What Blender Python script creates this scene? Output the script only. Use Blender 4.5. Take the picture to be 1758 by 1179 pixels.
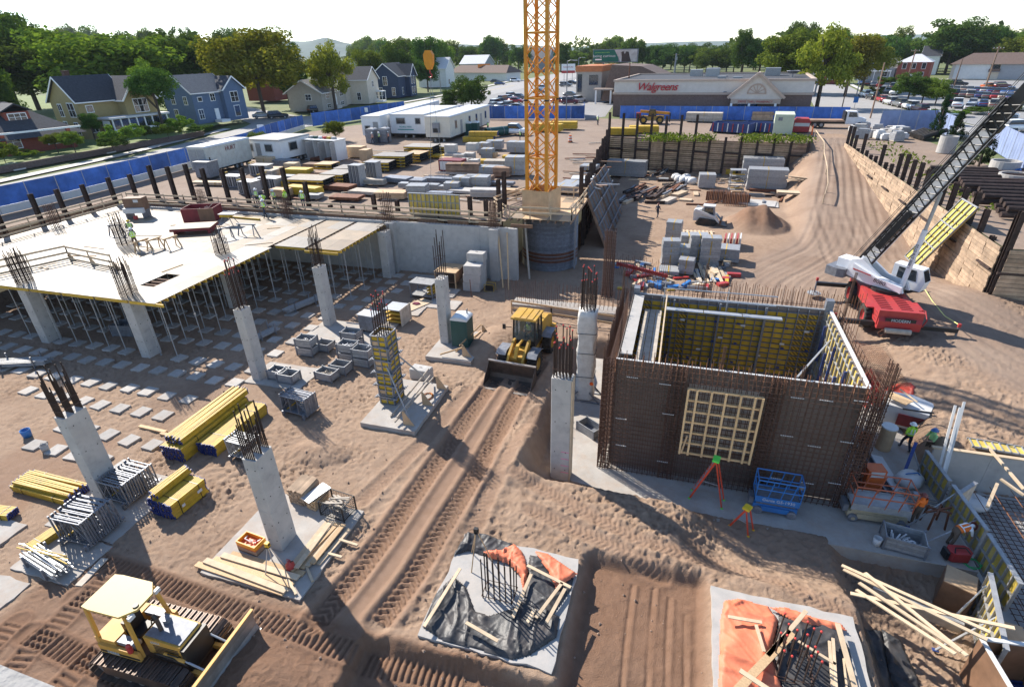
import bpy,math,random
import numpy as np
from mathutils import Vector,Matrix,geometry
R=math.radians
rnd=random.Random(7)
scene=bpy.context.scene
for o in list(bpy.data.objects):bpy.data.objects.remove(o)
C=bpy.context.scene.collection
# camera
CAM_H=18.0
_f,_cx,_cy=947.767,879.0,589.5
_d=Vector(((928-_cx)/_f,(2370-_cy)/_f,1)).normalized()
_fw=Vector((0,0,1));_fy=(_fw-_d*_fw.dot(_d)).normalized();_up=-_d
_rx=_fy.cross(_up)
YAW=R(-17.2)
def _site(v):
 c,s=math.cos(-YAW),math.sin(-YAW)
 return Vector((v.x*c-v.y*s,v.x*s+v.y*c,v.z))
def ray(px,py):
 v=Vector(((px-_cx)/_f,(py-_cy)/_f,1))
 return _site(Vector((_rx.dot(v),_fy.dot(v),_up.dot(v))))
def G(px,py,z=0.0):
 r=ray(px,py);t=(z-CAM_H)/r.z
 return Vector((r.x*t,r.y*t,z))
def GY(px,py,y):
 r=ray(px,py);t=y/r.y;return Vector((r.x*t,y,CAM_H+r.z*t))
def GX(px,py,x):
 r=ray(px,py);t=x/r.x;return Vector((x,r.y*t,CAM_H+r.z*t))
cam=bpy.data.cameras.new('camera');cam.sensor_width=36;cam.lens=_f/1758*36
cam.clip_start=0.2;cam.clip_end=9000
camo=bpy.data.objects.new('camera',cam);C.objects.link(camo)
ax=[_site(Vector((_rx[i],_fy[i],_up[i])))for i in range(3)]
m=Matrix.Identity(4)
for i in range(3):
 m[i][0]=ax[0][i];m[i][1]=-ax[1][i];m[i][2]=-ax[2][i]
m[2][3]=CAM_H
camo.matrix_world=m
scene.camera=camo
# light
SUN_EL,SUN_AZ=R(37),R(148)
world=bpy.data.worlds.new('World');scene.world=world;world.use_nodes=True
nt=world.node_tree;nt.nodes.clear()
sky=nt.nodes.new('ShaderNodeTexSky');sky.sky_type='NISHITA';sky.sun_disc=False
sky.sun_elevation=SUN_EL;sky.sun_rotation=R(90)-SUN_AZ
sky.air_density=1.0;sky.dust_density=0.3;sky.ozone_density=1.2;sky.altitude=1500
bg=nt.nodes.new('ShaderNodeBackground');bg.inputs['Strength'].default_value=0.135
wo=nt.nodes.new('ShaderNodeOutputWorld')
nt.links.new(sky.outputs[0],bg.inputs[0]);nt.links.new(bg.outputs[0],wo.inputs[0])
sl=bpy.data.lights.new('sun','SUN');sl.energy=5.0;sl.angle=R(0.53);sl.color=(1,0.93,0.83)
so=bpy.data.objects.new('sun',sl);C.objects.link(so)
sd=Vector((math.cos(SUN_EL)*math.cos(SUN_AZ),math.cos(SUN_EL)*math.sin(SUN_AZ),math.sin(SUN_EL)))
so.rotation_euler=sd.to_track_quat('Z','Y').to_euler()
vs=scene.view_settings
vs.view_transform='Standard';vs.look='None';vs.gamma=1;vs.exposure=0.95;vs.use_curve_mapping=False
scene.cycles.max_bounces=6;scene.cycles.diffuse_bounces=3;scene.cycles.glossy_bounces=3
scene.cycles.transparent_max_bounces=8;scene.cycles.volume_bounces=0
# materials
MATS={}
def mat(name,col,rough=0.75,metal=0.0,var=0.18,scale=2.0,bump=0.0,bscale=25.0,rand=0.0,spec=0.4,col2=None,stretch=None,dirt=0.0,dirtcol=(0.33,0.24,0.17),alpha=1.0,wave=None):
 if name in MATS:return MATS[name]
 mt=bpy.data.materials.new(name);mt.use_nodes=True;MATS[name]=mt
 n=mt.node_tree;N=n.nodes;Lk=n.links
 b=N['Principled BSDF'];b.inputs['Roughness'].default_value=rough;b.inputs['Metallic'].default_value=metal
 b.inputs['Specular IOR Level'].default_value=spec
 geo=N.new('ShaderNodeNewGeometry');mp=N.new('ShaderNodeMapping')
 tc=N.new('ShaderNodeTexCoord')
 Lk.new((tc.outputs['Object']if stretch else geo.outputs['Position']),mp.inputs['Vector'])
 if stretch:mp.inputs['Scale'].default_value=stretch
 nz=N.new('ShaderNodeTexNoise');nz.inputs['Scale'].default_value=scale;nz.inputs['Detail'].default_value=6
 nz.inputs['Roughness'].default_value=0.65
 Lk.new(mp.outputs[0],nz.inputs['Vector'])
 mix=N.new('ShaderNodeMix');mix.data_type='RGBA'
 mr=N.new('ShaderNodeMapRange');mr.inputs[1].default_value=0.3;mr.inputs[2].default_value=0.7
 Lk.new(nz.outputs['Fac'],mr.inputs[0]);Lk.new(mr.outputs[0],mix.inputs['Factor'])
 c2=col2 if col2 else tuple(min(1,c*(1+var))for c in col)
 c1=col if col2 else tuple(c*(1-var)for c in col)
 mix.inputs['A'].default_value=(*c1,1);mix.inputs['B'].default_value=(*c2,1)
 out=mix.outputs['Result']
 if wave:
  wv=N.new('ShaderNodeTexWave');wv.bands_direction=wave[0];wv.inputs['Scale'].default_value=wave[1]
  wv.inputs['Distortion'].default_value=wave[3]if len(wave)>3 else 0.0
  Lk.new(tc.outputs['Object'],wv.inputs['Vector'])
  mw=N.new('ShaderNodeMix');mw.data_type='RGBA';mw.blend_type='MULTIPLY';mw.inputs['Factor'].default_value=wave[2]
  Lk.new(out,mw.inputs['A']);Lk.new(wv.outputs['Color'],mw.inputs['B']);out=mw.outputs['Result']
 if dirt>0:
  nd=N.new('ShaderNodeTexNoise');nd.inputs['Scale'].default_value=1.1;nd.inputs['Detail'].default_value=8
  nd.inputs['Roughness'].default_value=0.72
  Lk.new(geo.outputs['Position'],nd.inputs['Vector'])
  rd=N.new('ShaderNodeMapRange');rd.inputs[1].default_value=0.45;rd.inputs[2].default_value=0.75;rd.inputs[4].default_value=dirt
  Lk.new(nd.outputs['Fac'],rd.inputs[0])
  md=N.new('ShaderNodeMix');md.data_type='RGBA';Lk.new(rd.outputs[0],md.inputs['Factor'])
  Lk.new(out,md.inputs['A']);md.inputs['B'].default_value=(*dirtcol,1);out=md.outputs['Result']
 if rand>0:
  oi=N.new('ShaderNodeObjectInfo');hs=N.new('ShaderNodeHueSaturation')
  rr=N.new('ShaderNodeMapRange');rr.inputs[3].default_value=1-rand;rr.inputs[4].default_value=1+rand
  Lk.new(oi.outputs['Random'],rr.inputs[0]);Lk.new(rr.outputs[0],hs.inputs['Value']);Lk.new(out,hs.inputs['Color']);out=hs.outputs['Color']
 Lk.new(out,b.inputs['Base Color'])
 if bump>0:
  bn=N.new('ShaderNodeTexNoise');bn.inputs['Scale'].default_value=bscale;bn.inputs['Detail'].default_value=5
  Lk.new(mp.outputs[0],bn.inputs['Vector'])
  bp=N.new('ShaderNodeBump');bp.inputs['Strength'].default_value=1.0;bp.inputs['Distance'].default_value=bump
  Lk.new(bn.outputs['Fac'],bp.inputs['Height']);Lk.new(bp.outputs[0],b.inputs['Normal'])
 if alpha<1:b.inputs['Alpha'].default_value=alpha
 return mt
def emit_flat(name,col,st):
 mt=bpy.data.materials.new(name);mt.use_nodes=True
 b=mt.node_tree.nodes['Principled BSDF'];b.inputs['Base Color'].default_value=(*col,1)
 b.inputs['Emission Color'].default_value=(*col,1);b.inputs['Emission Strength'].default_value=st
 return mt
m_conc=mat('concrete',(0.41,0.395,0.375),0.85,var=0.2,scale=2.2,bump=0.005,bscale=14,dirt=0.5,dirtcol=(0.30,0.27,0.24))
m_conc_l=mat('concrete_light',(0.36,0.345,0.325),0.85,var=0.12,scale=2.2,bump=0.004,bscale=14,dirt=0.3,dirtcol=(0.42,0.33,0.26))
m_conc_d=mat('concrete_dirty',(0.36,0.335,0.305),0.9,var=0.15,scale=1.2,bump=0.006,bscale=12,dirt=0.8,dirtcol=(0.34,0.26,0.20))
m_paver=mat('paver',(0.36,0.34,0.315),0.9,var=0.15,scale=4,bump=0.006,bscale=18,rand=0.15,dirt=0.5,dirtcol=(0.36,0.27,0.20))
m_rebar=mat('rebar',(0.105,0.055,0.038),0.8,0.2,var=0.35,scale=6)
m_rebar_d=mat('rebar_dark',(0.045,0.028,0.022),0.75,0.2,var=0.35,scale=6)
m_rebar_o=mat('rebar_orange',(0.20,0.085,0.04),0.85,0.1,var=0.35,scale=5)
m_pile=mat('pile_steel',(0.045,0.028,0.023),0.75,0.2,var=0.5,scale=2.5,rand=0.2)
m_rust=mat('rust_steel',(0.16,0.065,0.035),0.8,0.2,var=0.4,scale=3)
m_galv=mat('galvanised',(0.31,0.312,0.315),0.5,0.25,var=0.18,scale=5,rand=0.12)
m_galv_d=mat('galvanised_dark',(0.20,0.21,0.235),0.55,0.45,var=0.25,scale=4,rand=0.15)
m_alu=mat('aluminium',(0.45,0.46,0.47),0.4,0.5,var=0.12,scale=5)
m_wood=mat('timber',(0.50,0.34,0.19),0.8,var=0.2,scale=3,stretch=(6,6,1),rand=0.15)
m_wood_p=mat('timber_pale',(0.50,0.385,0.26),0.8,var=0.16,scale=3,rand=0.12)
m_wood_g=mat('timber_grey',(0.40,0.35,0.29),0.85,var=0.22,scale=3,rand=0.2)
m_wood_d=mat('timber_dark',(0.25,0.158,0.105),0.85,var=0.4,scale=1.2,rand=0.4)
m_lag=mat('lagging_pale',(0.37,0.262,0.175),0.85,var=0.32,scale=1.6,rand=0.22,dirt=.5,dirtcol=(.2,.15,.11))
m_ply=mat('plywood',(0.50,0.34,0.20),0.75,var=0.18,scale=1.5,rand=0.1,dirt=0.25,dirtcol=(0.35,0.24,0.15))
m_plydk=mat('plywood_brown',(0.19,0.105,0.062),0.7,var=0.25,scale=1.5,rand=0.1)
m_deck=mat('deck_ply',(0.235,0.18,0.122),0.6,var=0.16,scale=1.1,rand=0.2,dirt=0.5,dirtcol=(0.30,0.20,0.12))
m_deckg=mat('deck_ply_grey',(0.24,0.212,0.178),0.55,var=0.16,scale=1.2,rand=0.2,dirt=0.4,dirtcol=(0.31,0.255,0.19))
m_yel=mat('form_yellow',(0.50,0.32,0.02),0.55,var=0.18,scale=2.5,rand=0.12,dirt=0.25,dirtcol=(0.35,0.27,0.14))
m_yel2=mat('beam_yellow',(0.47,0.295,0.025),0.6,var=0.22,scale=3,rand=0.2,dirt=.2)
m_yelf=mat('film_yellow',(0.50,0.36,0.06),0.5,var=0.25,scale=1.5,rand=0.15,dirt=0.4,dirtcol=(0.45,0.42,0.36))
m_blue=mat('end_blue',(0.02,0.035,0.16),0.6,var=0.2)
m_blues=mat('steel_blue',(0.02,0.05,0.20),0.5,0.1,var=0.2,dirt=0.2)
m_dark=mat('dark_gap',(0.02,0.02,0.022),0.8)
m_black=mat('black_paint',(0.015,0.015,0.016),0.45,var=0.3)
m_rubber=mat('rubber',(0.022,0.021,0.02),0.85,var=0.3,dirt=0.55,dirtcol=(0.16,0.11,0.08))
m_glass=mat('glass_dark',(0.02,0.025,0.03),0.08,0.0,var=0.2,spec=0.9)
m_white=mat('white_paint',(0.56,0.56,0.55),0.5,var=0.06,scale=1.5,dirt=0.12)
m_red=mat('red_paint',(0.38,0.035,0.035),0.45,var=0.12,dirt=0.12,dirtcol=(0.35,0.2,0.15))
m_redd=mat('red_dark',(0.17,0.02,0.025),0.6,var=0.25)
m_capred=mat('rebar_cap_red',(0.55,0.05,0.04),0.6)
m_ory=mat('crane_orange',(0.60,0.24,0.015),0.5,var=0.12,scale=3)
m_cat=mat('machine_yellow',(0.46,0.265,0.03),0.55,var=0.15,dirt=0.6,dirtcol=(0.32,0.21,0.12))
m_deere=mat('dozer_yellow',(0.56,0.30,0.05),0.55,var=0.12,dirt=0.4,dirtcol=(0.42,0.29,0.17))
m_cream=mat('dozer_roof',(0.47,0.325,0.09),0.5,var=0.05,dirt=0.1)
m_steel_d=mat('steel_worn',(0.09,0.07,0.06),0.5,0.5,var=0.35,dirt=0.5,dirtcol=(0.22,0.14,0.09))
m_steel_b=mat('steel_bright',(0.33,0.31,0.29),0.45,0.6,var=0.3,dirt=0.4,dirtcol=(0.28,0.19,0.13))
m_orange=mat('orange_lift',(0.62,0.12,0.02),0.5,var=0.12,dirt=0.2)
m_liftb=mat('lift_blue',(0.03,0.16,0.42),0.45,var=0.12,dirt=0.1)
# mesh helpers
class MB:
 def __init__(s):s.v=[];s.f=[];s.m=[]
 def add(s,vs,fs,mi=0):
  k=len(s.v);s.v.extend([tuple(p)for p in vs])
  for f in fs:s.f.append(tuple(i+k for i in f));s.m.append(mi)
  return s
 def b6(s,x0,x1,y0,y1,z0,z1,mi=0):
  return s.add([(x0,y0,z0),(x1,y0,z0),(x1,y1,z0),(x0,y1,z0),(x0,y0,z1),(x1,y0,z1),(x1,y1,z1),(x0,y1,z1)],[(3,2,1,0),(4,5,6,7),(0,1,5,4),(1,2,6,5),(2,3,7,6),(3,0,4,7)],mi)
 def box(s,c,d,rz=0.0,mi=0):
  x,y,z=c;a,b,h=d[0]/2,d[1]/2,d[2]/2;co,si=math.cos(rz),math.sin(rz)
  P=[(x+u*co-v*si,y+u*si+v*co,z+w)for w in(-h,h)for u,v in((-a,-b),(a,-b),(a,b),(-a,b))]
  return s.add(P,[(3,2,1,0),(4,5,6,7),(0,1,5,4),(1,2,6,5),(2,3,7,6),(3,0,4,7)],mi)
 def bar(s,p,q,w,h,up=(0,0,1),mi=0):
  p=Vector(p);q=Vector(q);d=(q-p)
  if d.length<1e-6:return s
  d.normalize();u=Vector(up)
  if abs(d.dot(u))>0.98:u=Vector((1,0,0))if abs(d.x)<0.9 else Vector((0,1,0))
  sx=d.cross(u).normalized()*(w/2);sy=sx.cross(d).normalized()*(h/2)
  P=[b+e for b in(p,q)for e in(-sx-sy,sx-sy,sx+sy,-sx+sy)]
  return s.add(P,[(0,1,2,3),(7,6,5,4),(4,5,1,0),(5,6,2,1),(6,7,3,2),(7,4,0,3)],mi)
 def tube(s,p,q,r,n=6,r2=None,mi=0,caps=True):
  p=Vector(p);q=Vector(q);d=q-p
  if d.length<1e-6:return s
  d.normalize();u=Vector((0,0,1))if abs(d.z)<0.95 else Vector((1,0,0))
  a=d.cross(u).normalized();b=a.cross(d).normalized();r2=r if r2 is None else r2
  P=[p+(a*math.cos(2*math.pi*i/n)+b*math.sin(2*math.pi*i/n))*r for i in range(n)]
  P+=[q+(a*math.cos(2*math.pi*i/n)+b*math.sin(2*math.pi*i/n))*r2 for i in range(n)]
  F=[(i,i+n,(i+1)%n+n,(i+1)%n)for i in range(n)]
  if caps:F+=[tuple(range(n)),tuple(range(2*n-1,n-1,-1))]
  return s.add(P,F,mi)
 def path(s,pts,r,n=5,mi=0):
  for a,b in zip(pts,pts[1:]):s.tube(a,b,r,n,mi=mi)
  return s
 def prism(s,poly,z0,z1,mi=0):
  n=len(poly);P=[(x,y,z0)for x,y in poly]+[(x,y,z1)for x,y in poly]
  return s.add(P,[tuple(range(n-1,-1,-1)),tuple(range(n,2*n))]+[(i,(i+1)%n,(i+1)%n+n,i+n)for i in range(n)],mi)
 def prof(s,poly,axis,a0,a1,mi=0):
  n=len(poly)
  if axis=='y':P=[(u,a0,w)for u,w in poly]+[(u,a1,w)for u,w in poly]
  else:P=[(a0,u,w)for u,w in poly]+[(a1,u,w)for u,w in poly]
  return s.add(P,[tuple(range(n)),tuple(range(2*n-1,n-1,-1))]+[(i,i+n,(i+1)%n+n,(i+1)%n)for i in range(n)],mi)
 def quad(s,a,b,c,d,mi=0):return s.add([a,b,c,d],[(0,1,2,3)],mi)
 def lathe(s,prof,n=16,c=(0,0,0),mi=0,axis='z'):
  k=len(prof);P=[]
  for i in range(n):
   a=2*math.pi*i/n
   for r,h in prof:
    if axis=='z':P.append((c[0]+r*math.cos(a),c[1]+r*math.sin(a),c[2]+h))
    elif axis=='x':P.append((c[0]+h,c[1]+r*math.cos(a),c[2]+r*math.sin(a)))
    else:P.append((c[0]+r*math.cos(a),c[1]+h,c[2]+r*math.sin(a)))
  F=[(i*k+j,((i+1)%n)*k+j,((i+1)%n)*k+j+1,i*k+j+1)for i in range(n)for j in range(k-1)]
  return s.add(P,F,mi)
 def mesh(s,name,mats,smooth=False):
  me=bpy.data.meshes.new(name);me.from_pydata(s.v,[],s.f)
  for mt in(mats if isinstance(mats,(list,tuple))else[mats]):me.materials.append(mt)
  if isinstance(mats,(list,tuple))and len(mats)>1:me.polygons.foreach_set('material_index',s.m)
  if smooth:me.polygons.foreach_set('use_smooth',[True]*len(s.f))
  me.update();return me
 def build(s,name,mats,parent=None,loc=(0,0,0),rz=0.0,smooth=False):
  return inst(s.mesh(name,mats,smooth),name,parent,loc,rz)
def inst(me,name,parent=None,loc=(0,0,0),rz=0.0,rot=None,scale=None):
 o=bpy.data.objects.new(name,me);C.objects.link(o);o.location=loc
 o.rotation_euler=rot if rot else(0,0,rz)
 if scale:o.scale=scale if isinstance(scale,(tuple,list))else(scale,)*3
 if parent:o.parent=parent
 return o
def tag(o,label=None,cat=None,group=None,kind=None):
 if label:o['label']=label
 if cat:o['category']=cat
 if group:o['group']=group
 if kind or cat:o['kind']=kind or 'thing'
 return o
def thing(name,label,cat,loc=(0,0,0),rz=0.0,group=None):
 o=bpy.data.objects.new(name,None);C.objects.link(o);o.location=loc;o.rotation_euler=(0,0,rz)
 o.empty_display_size=0.2
 return tag(o,label,cat,group)
KIDS={}
def kids(o):return[c for c in bpy.data.objects if c.parent==o]
def copy_tree(o,loc,rz=0.0,label=None,group=None,scale=None,swap=None):
 def cp(src,parent):
  c=src.copy();C.objects.link(c);c.parent=parent
  if swap and src.type=='MESH' and src.data.name in swap:c.data=swap[src.data.name]
  for k in src.children:cp(k,c)
  return c
 r=cp(o,None);r.location=loc;r.rotation_euler=(0,0,rz)
 if scale:r.scale=scale if isinstance(scale,(tuple,list))else(scale,)*3
 if label:r['label']=label
 if group:r['group']=group
 return r
def text_mesh(txt,size,depth,material,name='lettering',shear=0.0,space=1.0):
 cu=bpy.data.curves.new(name,'FONT');cu.body=txt;cu.size=size;cu.extrude=depth;cu.align_x='CENTER';cu.align_y='CENTER'
 cu.shear=shear;cu.space_character=space;cu.resolution_u=3
 ob=bpy.data.objects.new(name,cu);C.objects.link(ob)
 dg=bpy.context.evaluated_depsgraph_get();me=bpy.data.meshes.new_from_object(ob.evaluated_get(dg))
 bpy.data.objects.remove(ob);me.materials.clear();me.materials.append(material);me.name=name
 return me
def ordw(n):
 if n<len(ORD):return ORD[n]
 t_,u_=divmod(n+1,10);T_={2:'twent',3:'thirt',4:'fort',5:'fift',6:'sixt',7:'sevent',8:'eight',9:'ninet'}[t_]
 return T_+'ieth' if u_==0 else T_+'y-'+ORD[u_-1]
ORD=['first','second','third','fourth','fifth','sixth','seventh','eighth','ninth','tenth','eleventh','twelfth','thirteenth','fourteenth','fifteenth','sixteenth','seventeenth','eighteenth','nineteenth','twentieth']
# noise (numpy)
def _h(ix,iy,seed):
 n=(ix.astype(np.int64)*374761393+iy.astype(np.int64)*668265263+seed*1274126177)&0x7fffffff
 n=((n^(n>>13))*1274126177)&0x7fffffff
 return((n^(n>>16))&0xffff)/65535.0
def vn(x,y,seed=0):
 ix=np.floor(x);iy=np.floor(y);fx=x-ix;fy=y-iy
 fx=fx*fx*(3-2*fx);fy=fy*fy*(3-2*fy)
 a=_h(ix,iy,seed);b=_h(ix+1,iy,seed);c=_h(ix,iy+1,seed);d=_h(ix+1,iy+1,seed)
 return(a+(b-a)*fx)*(1-fy)+(c+(d-c)*fx)*fy
def fbm(x,y,seed=0,o=4):
 s=0;a=0.5
 for i in range(o):s=s+a*(vn(x,y,seed+i*17)-0.5);x=x*2.03+5.1;y=y*2.03+1.7;a*=0.5
 return s
def pits(x,y,cell,rad,seed):
 X=x/cell;Y=y/cell;ix=np.floor(X);iy=np.floor(Y);best=np.full(x.shape,9.0)
 for dx in(-1,0,1):
  for dy in(-1,0,1):
   cx=ix+dx;cy=iy+dy
   px=cx+_h(cx,cy,seed);py=cy+_h(cx,cy,seed+3);an=_h(cx,cy,seed+5)*3.14;k=_h(cx,cy,seed+9)
   ux=X-px;uy=Y-py;co=np.cos(an);si=np.sin(an)
   q=np.hypot((ux*co+uy*si)*0.75,(-ux*si+uy*co)*1.35)*cell/(rad*(0.6+0.7*k))
   best=np.minimum(best,q)
 return-np.clip((1.05-best)*3.2,0,1)+0.55*np.exp(-((best-1.22)/0.2)**2)
def sst(a,b,x):t=np.clip((x-a)/(b-a),0,1);return t*t*(3-2*t)
def inrect(x,y,x0,x1,y0,y1,e=0.4):return sst(x0-e,x0,x)*(1-sst(x1,x1+e,x))*sst(y0-e,y0,y)*(1-sst(y1,y1+e,y))
def segd(x,y,pts):
 best=np.full(x.shape,1e9);arc=np.zeros(x.shape);sd=np.zeros(x.shape);acc=0
 for(ax_,ay),(bx,by)in zip(pts,pts[1:]):
  L=math.hypot(bx-ax_,by-ay);ux,uy=(bx-ax_)/L,(by-ay)/L
  t=np.clip((x-ax_)*ux+(y-ay)*uy,0,L);d=np.hypot(x-ax_-t*ux,y-ay-t*uy)
  c=d<best;sgn=(x-ax_)*uy-(y-ay)*ux
  best=np.where(c,d,best);arc=np.where(c,acc+t,arc);sd=np.where(c,sgn,sd);acc+=L
 return best,arc,sd
def smooth(p,n=5):
 out=[];q=[p[0]]+list(p)+[p[-1]]
 for i in range(1,len(q)-2):
  a,b,c,d=q[i-1:i+3]
  for j in range(n):
   t=j/n
   out.append(tuple(0.5*(2*b[k]+(c[k]-a[k])*t+(2*a[k]-5*b[k]+4*c[k]-d[k])*t*t+(3*b[k]-a[k]-3*c[k]+d[k])*t**3)for k in range(2)))
 return out+[tuple(p[-1])]
RUTL=[(-10.75,10.2),(-10.47,12.2),(-10.26,14.3),(-10.09,18.1),(-9.95,20.9),(-9.73,26.0),(-9.5,30)]
RUTR=[(-8.6,10.8),(-8.25,12.85),(-8.16,14.9),(-8.0,17.4),(-7.88,20),(-7.78,26),(-7.5,30)]
DOZ=[[(-21.5,10.15),(-17.6,10.0),(-13.3,9.75),(-9.1,9.5),(-7.58,9.61),(-5.0,9.9)],[(-19.4,4.5),(-19.8,6.5),(-19.95,9.6)],[(-21.2,3.9),(-21.4,7.2)],[(-20.5,7.0),(-16,6.75),(-12.6,6.6)],[(-20.3,8.65),(-16,8.6),(-12.6,8.6)],[(-17.8,4.2),(-17.4,7.4)]]
def terrain_h(x,y,detail=True):
 z=0.10*fbm(x*0.25,y*0.25,3)
 core=inrect(x,y,-5.2,13.0,20.6,33.6,1.1);z=z*(1-core)-1.22*core
 dip=inrect(x,y,3.5,13.6,18.2,20.2,2.4);z=np.minimum(z,-1.05*dip+z*(1-dip))
 pit=inrect(x,y,8.8,30,6,19.6,1.2);z=z*(1-pit)-1.95*pit
 pit2=inrect(x,y,13.6,24,14,26.2,0.5);z=z*(1-pit2)-1.95*pit2
 cut=inrect(x,y,-1.6,2.3,4,15.6,0.6)+inrect(x,y,-8.5,-1.9,4,9.9,0.5);cut=np.clip(cut,0,1);z=z-0.55*cut
 rim=inrect(x,y,-7.6,-1.6,9.6,10.4,0.5);z=z+0.12*rim
 z=z+0.35*np.exp(-(((x+11.5)/1.6)**2+((y-7.6)/1.5)**2))
 em=sst(12.8,16.2,x)*sst(25.6,27.6,y)*(1-sst(44,50,y));z=z+0.55*em*(1-core)
 lump=np.exp(-(((x-21.5)/5)**2+((y-45)/6)**2));z=z+1.15*lump
 rl=18.5-5.5*sst(95,52,y)
 prog=sst(50,101,y);prog=np.clip((y-58)/40,0,1)
 ramp=5.0*prog
 ramp_zone=sst(-9.0,0.0,x-rl-0.0)
 w=sst(rl-1.2-1.25*ramp,rl,x)*sst(46,56,y);z=z*(1-w)+(ramp+z*0.5)*w
 r=np.hypot((x-8.6)/3.6,(y-66.2)/4.4);z=z+np.clip(2.4*(1-r),0,3)*(1-0.12*np.cos(x*3))
 r=np.hypot((x+11.0)/2.2,(y-31.8)/3.2);z=z+np.clip(0.9*(1-r*r),0,1)
 r=np.hypot((x+16.2)/1.7,(y-18.6)/1.1);z=z+np.clip(0.35*(1-r*r),0,1)
 r=np.hypot((x+6.0)/1.6,(y-21.2)/2.6);z=z+np.clip(0.55*(1-r*r),0,1)
 if not detail:return z
 far=sst(70,40,y)
 firm=np.zeros_like(x);fresh=np.clip(cut,0,1)
 for pts,sg in((RUTL,1),(RUTR,-1)):
  d,a,s=segd(x,y,pts);inside=(a>0.02)&(a<18)
  z=z-0.13*np.exp(-(d/0.42)**4)+0.10*np.exp(-((d-0.62)/0.16)**2)
  lug=0.5+0.5*np.sin((a+np.abs(s)*0.75*1.0)*2*math.pi/0.30)
  fresh=np.maximum(fresh,.55*np.exp(-(d/.5)**4)*inside);z=z+0.09*np.where((d<0.36)&inside,(lug>0.5)*1.0,0)
  firm=np.maximum(firm,np.exp(-(d/0.75)**4)*inside)
 d,a,s=segd(x,y,[(-9.7,10),(-9.1,16),(-8.8,26)]);mid=np.exp(-(d/0.62)**6);firm=np.maximum(firm,mid)
 for pts in([(-12.3,16),(-11.3,21),(-10.8,26)],[(-6.6,12),(-6.9,18),(-6.2,25)],[(-6,19.5),(0,17),(6,16.5)],[(-4.8,17.5),(1,15.9)],[(2,17.8),(8,15.2)]):
  d,a,s=segd(x,y,pts);z=z-0.05*np.exp(-(d/0.35)**4)+0.05*np.exp(-((d-0.5)/0.14)**2)
  z=z+0.03*np.where(d<0.3,(np.sin((a+np.abs(s)*0.7)*2*math.pi/0.24)>0),0);firm=np.maximum(firm,0.7*np.exp(-(d/0.4)**4))
 dz=np.zeros_like(x)
 for pts in DOZ:
  d,a,s=segd(x,y,pts);L=sum(math.dist(p,q)for p,q in zip(pts,pts[1:]));ok=(d<0.36)&(a>0.02)&(a<L-0.02)
  z=np.where(ok,z-0.05+0.095*np.clip(np.abs(((a/0.235)%1)-0.5)*3.2-0.15,0,1),z+0.05*np.exp(-((d-0.46)/0.1)**2))
  dz=np.maximum(dz,np.exp(-(d/0.5)**6))
 area=inrect(x,y,-22,-10.5,3.8,9.9,0.6)
 fresh=np.maximum(fresh,np.clip(dz*0.9+0.75*area+inrect(x,y,-13,-4,4,10.2,.5)*.9,0,1))
 for gx,gy0 in((-0.05,15.2),(0.75,15.3),(1.35,15.0),(1.95,14.4)):
  d=np.abs(x-gx-0.04*np.sin(y*0.8));on_=(y<gy0)*(y>4)*(.25+1.3*vn(x*2+gx*7,y*.9,15));z=z-0.06*np.exp(-((d)/0.06)**2)*on_+0.035*np.exp(-((x-gx-.17)/0.07)**2)*on_
 heap_=np.clip(2.0*(1-np.hypot((x-8.6)/3.9,(y-66.2)/4.7)),0,1);fresh=np.maximum(fresh,heap_);z=z+heap_*.25*fbm(x*1.3,y*1.3,44,4)
 firm=np.maximum(firm,cut*0.92);firm=np.maximum(firm,dz);firm=np.maximum(firm,core*0.5)
 road=np.zeros_like(x);x0_,y0_=x,y
 for k,off in enumerate((-4.4,-3.7,-3.3,-2.6,-2.1,-1.5,-0.9,-.2,0.3,.9,1.5,2.1,2.6,3.1,3.6,4.2)):
  x=x0_+.5*fbm(x0_*.12,y0_*.12,90+k,2);y=y0_
  pts=[(22.0+off*.5,98),(20.5+off*.7,84),(18.2+off*.9,70),(16+off,60),(12.5+off*1.3,53),(9+off*1.2,47),(8+off,38)]if k%2 else[(22.0+off*.5,98),(20.3+off*.7,84),(18+off*.8,70),(17.5+off*.8,60),(17.6+off*.8,52),(19+off*.6,44),(24+off,34),(32+off,24)]
  d,a,s=segd(x,y,smooth(pts));z=z-0.035*np.exp(-(d/0.2)**4)*(.1+1.6*vn(x*.16,y*.16,5+k)**2)+0.018*np.exp(-((d-0.36)/0.12)**2);road=np.maximum(road,np.exp(-(d/1.2)**2))
 x,y=x0_,y0_;z=z+.07*road*fbm(x*1.4,y*.5,101,4);firm=np.maximum(firm,road*0.8)
 pav=inrect(x,y,-31.5,-27.6,11,16.3,0.9);firm=np.maximum(firm,pav*0.8)
 loose=(1-np.clip(firm,0,1))*(1-0.6*fresh)*far
 z=z+loose*((0.045*pits(x+.1*fbm(x*3,y*3,2,2),y,0.36,0.13,11)+0.045*pits(x+9.3,y+4.1,0.55,0.17,23))*(.1+1.6*vn(x*.42,y*.42,19)**2)+0.075*fbm(x*2.6,y*2.6,31,5))
 churn=inrect(x,y,-6.5,9,15.2,19.6,1.2)*(1-cut)+inrect(x,y,-11.2,-3.8,9.4,20.5,1.0)*.6+inrect(x,y,14,30,24,33,2)
 z=z+np.clip(churn,0,1)*(1-np.clip(firm,0,1))*(0.13*fbm(x*2.9,y*2.9,51,5)+0.06*pits(x,y,0.62,0.2,77)*vn(x*.5,y*.5,8))
 z=z+fresh*(1-dz)*0.05*fbm(x*3.5,y*3.5,61,4)+0.02*fbm(x*6,y*6,71,3)*far
 dark=np.clip(fresh,0,1)
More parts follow.
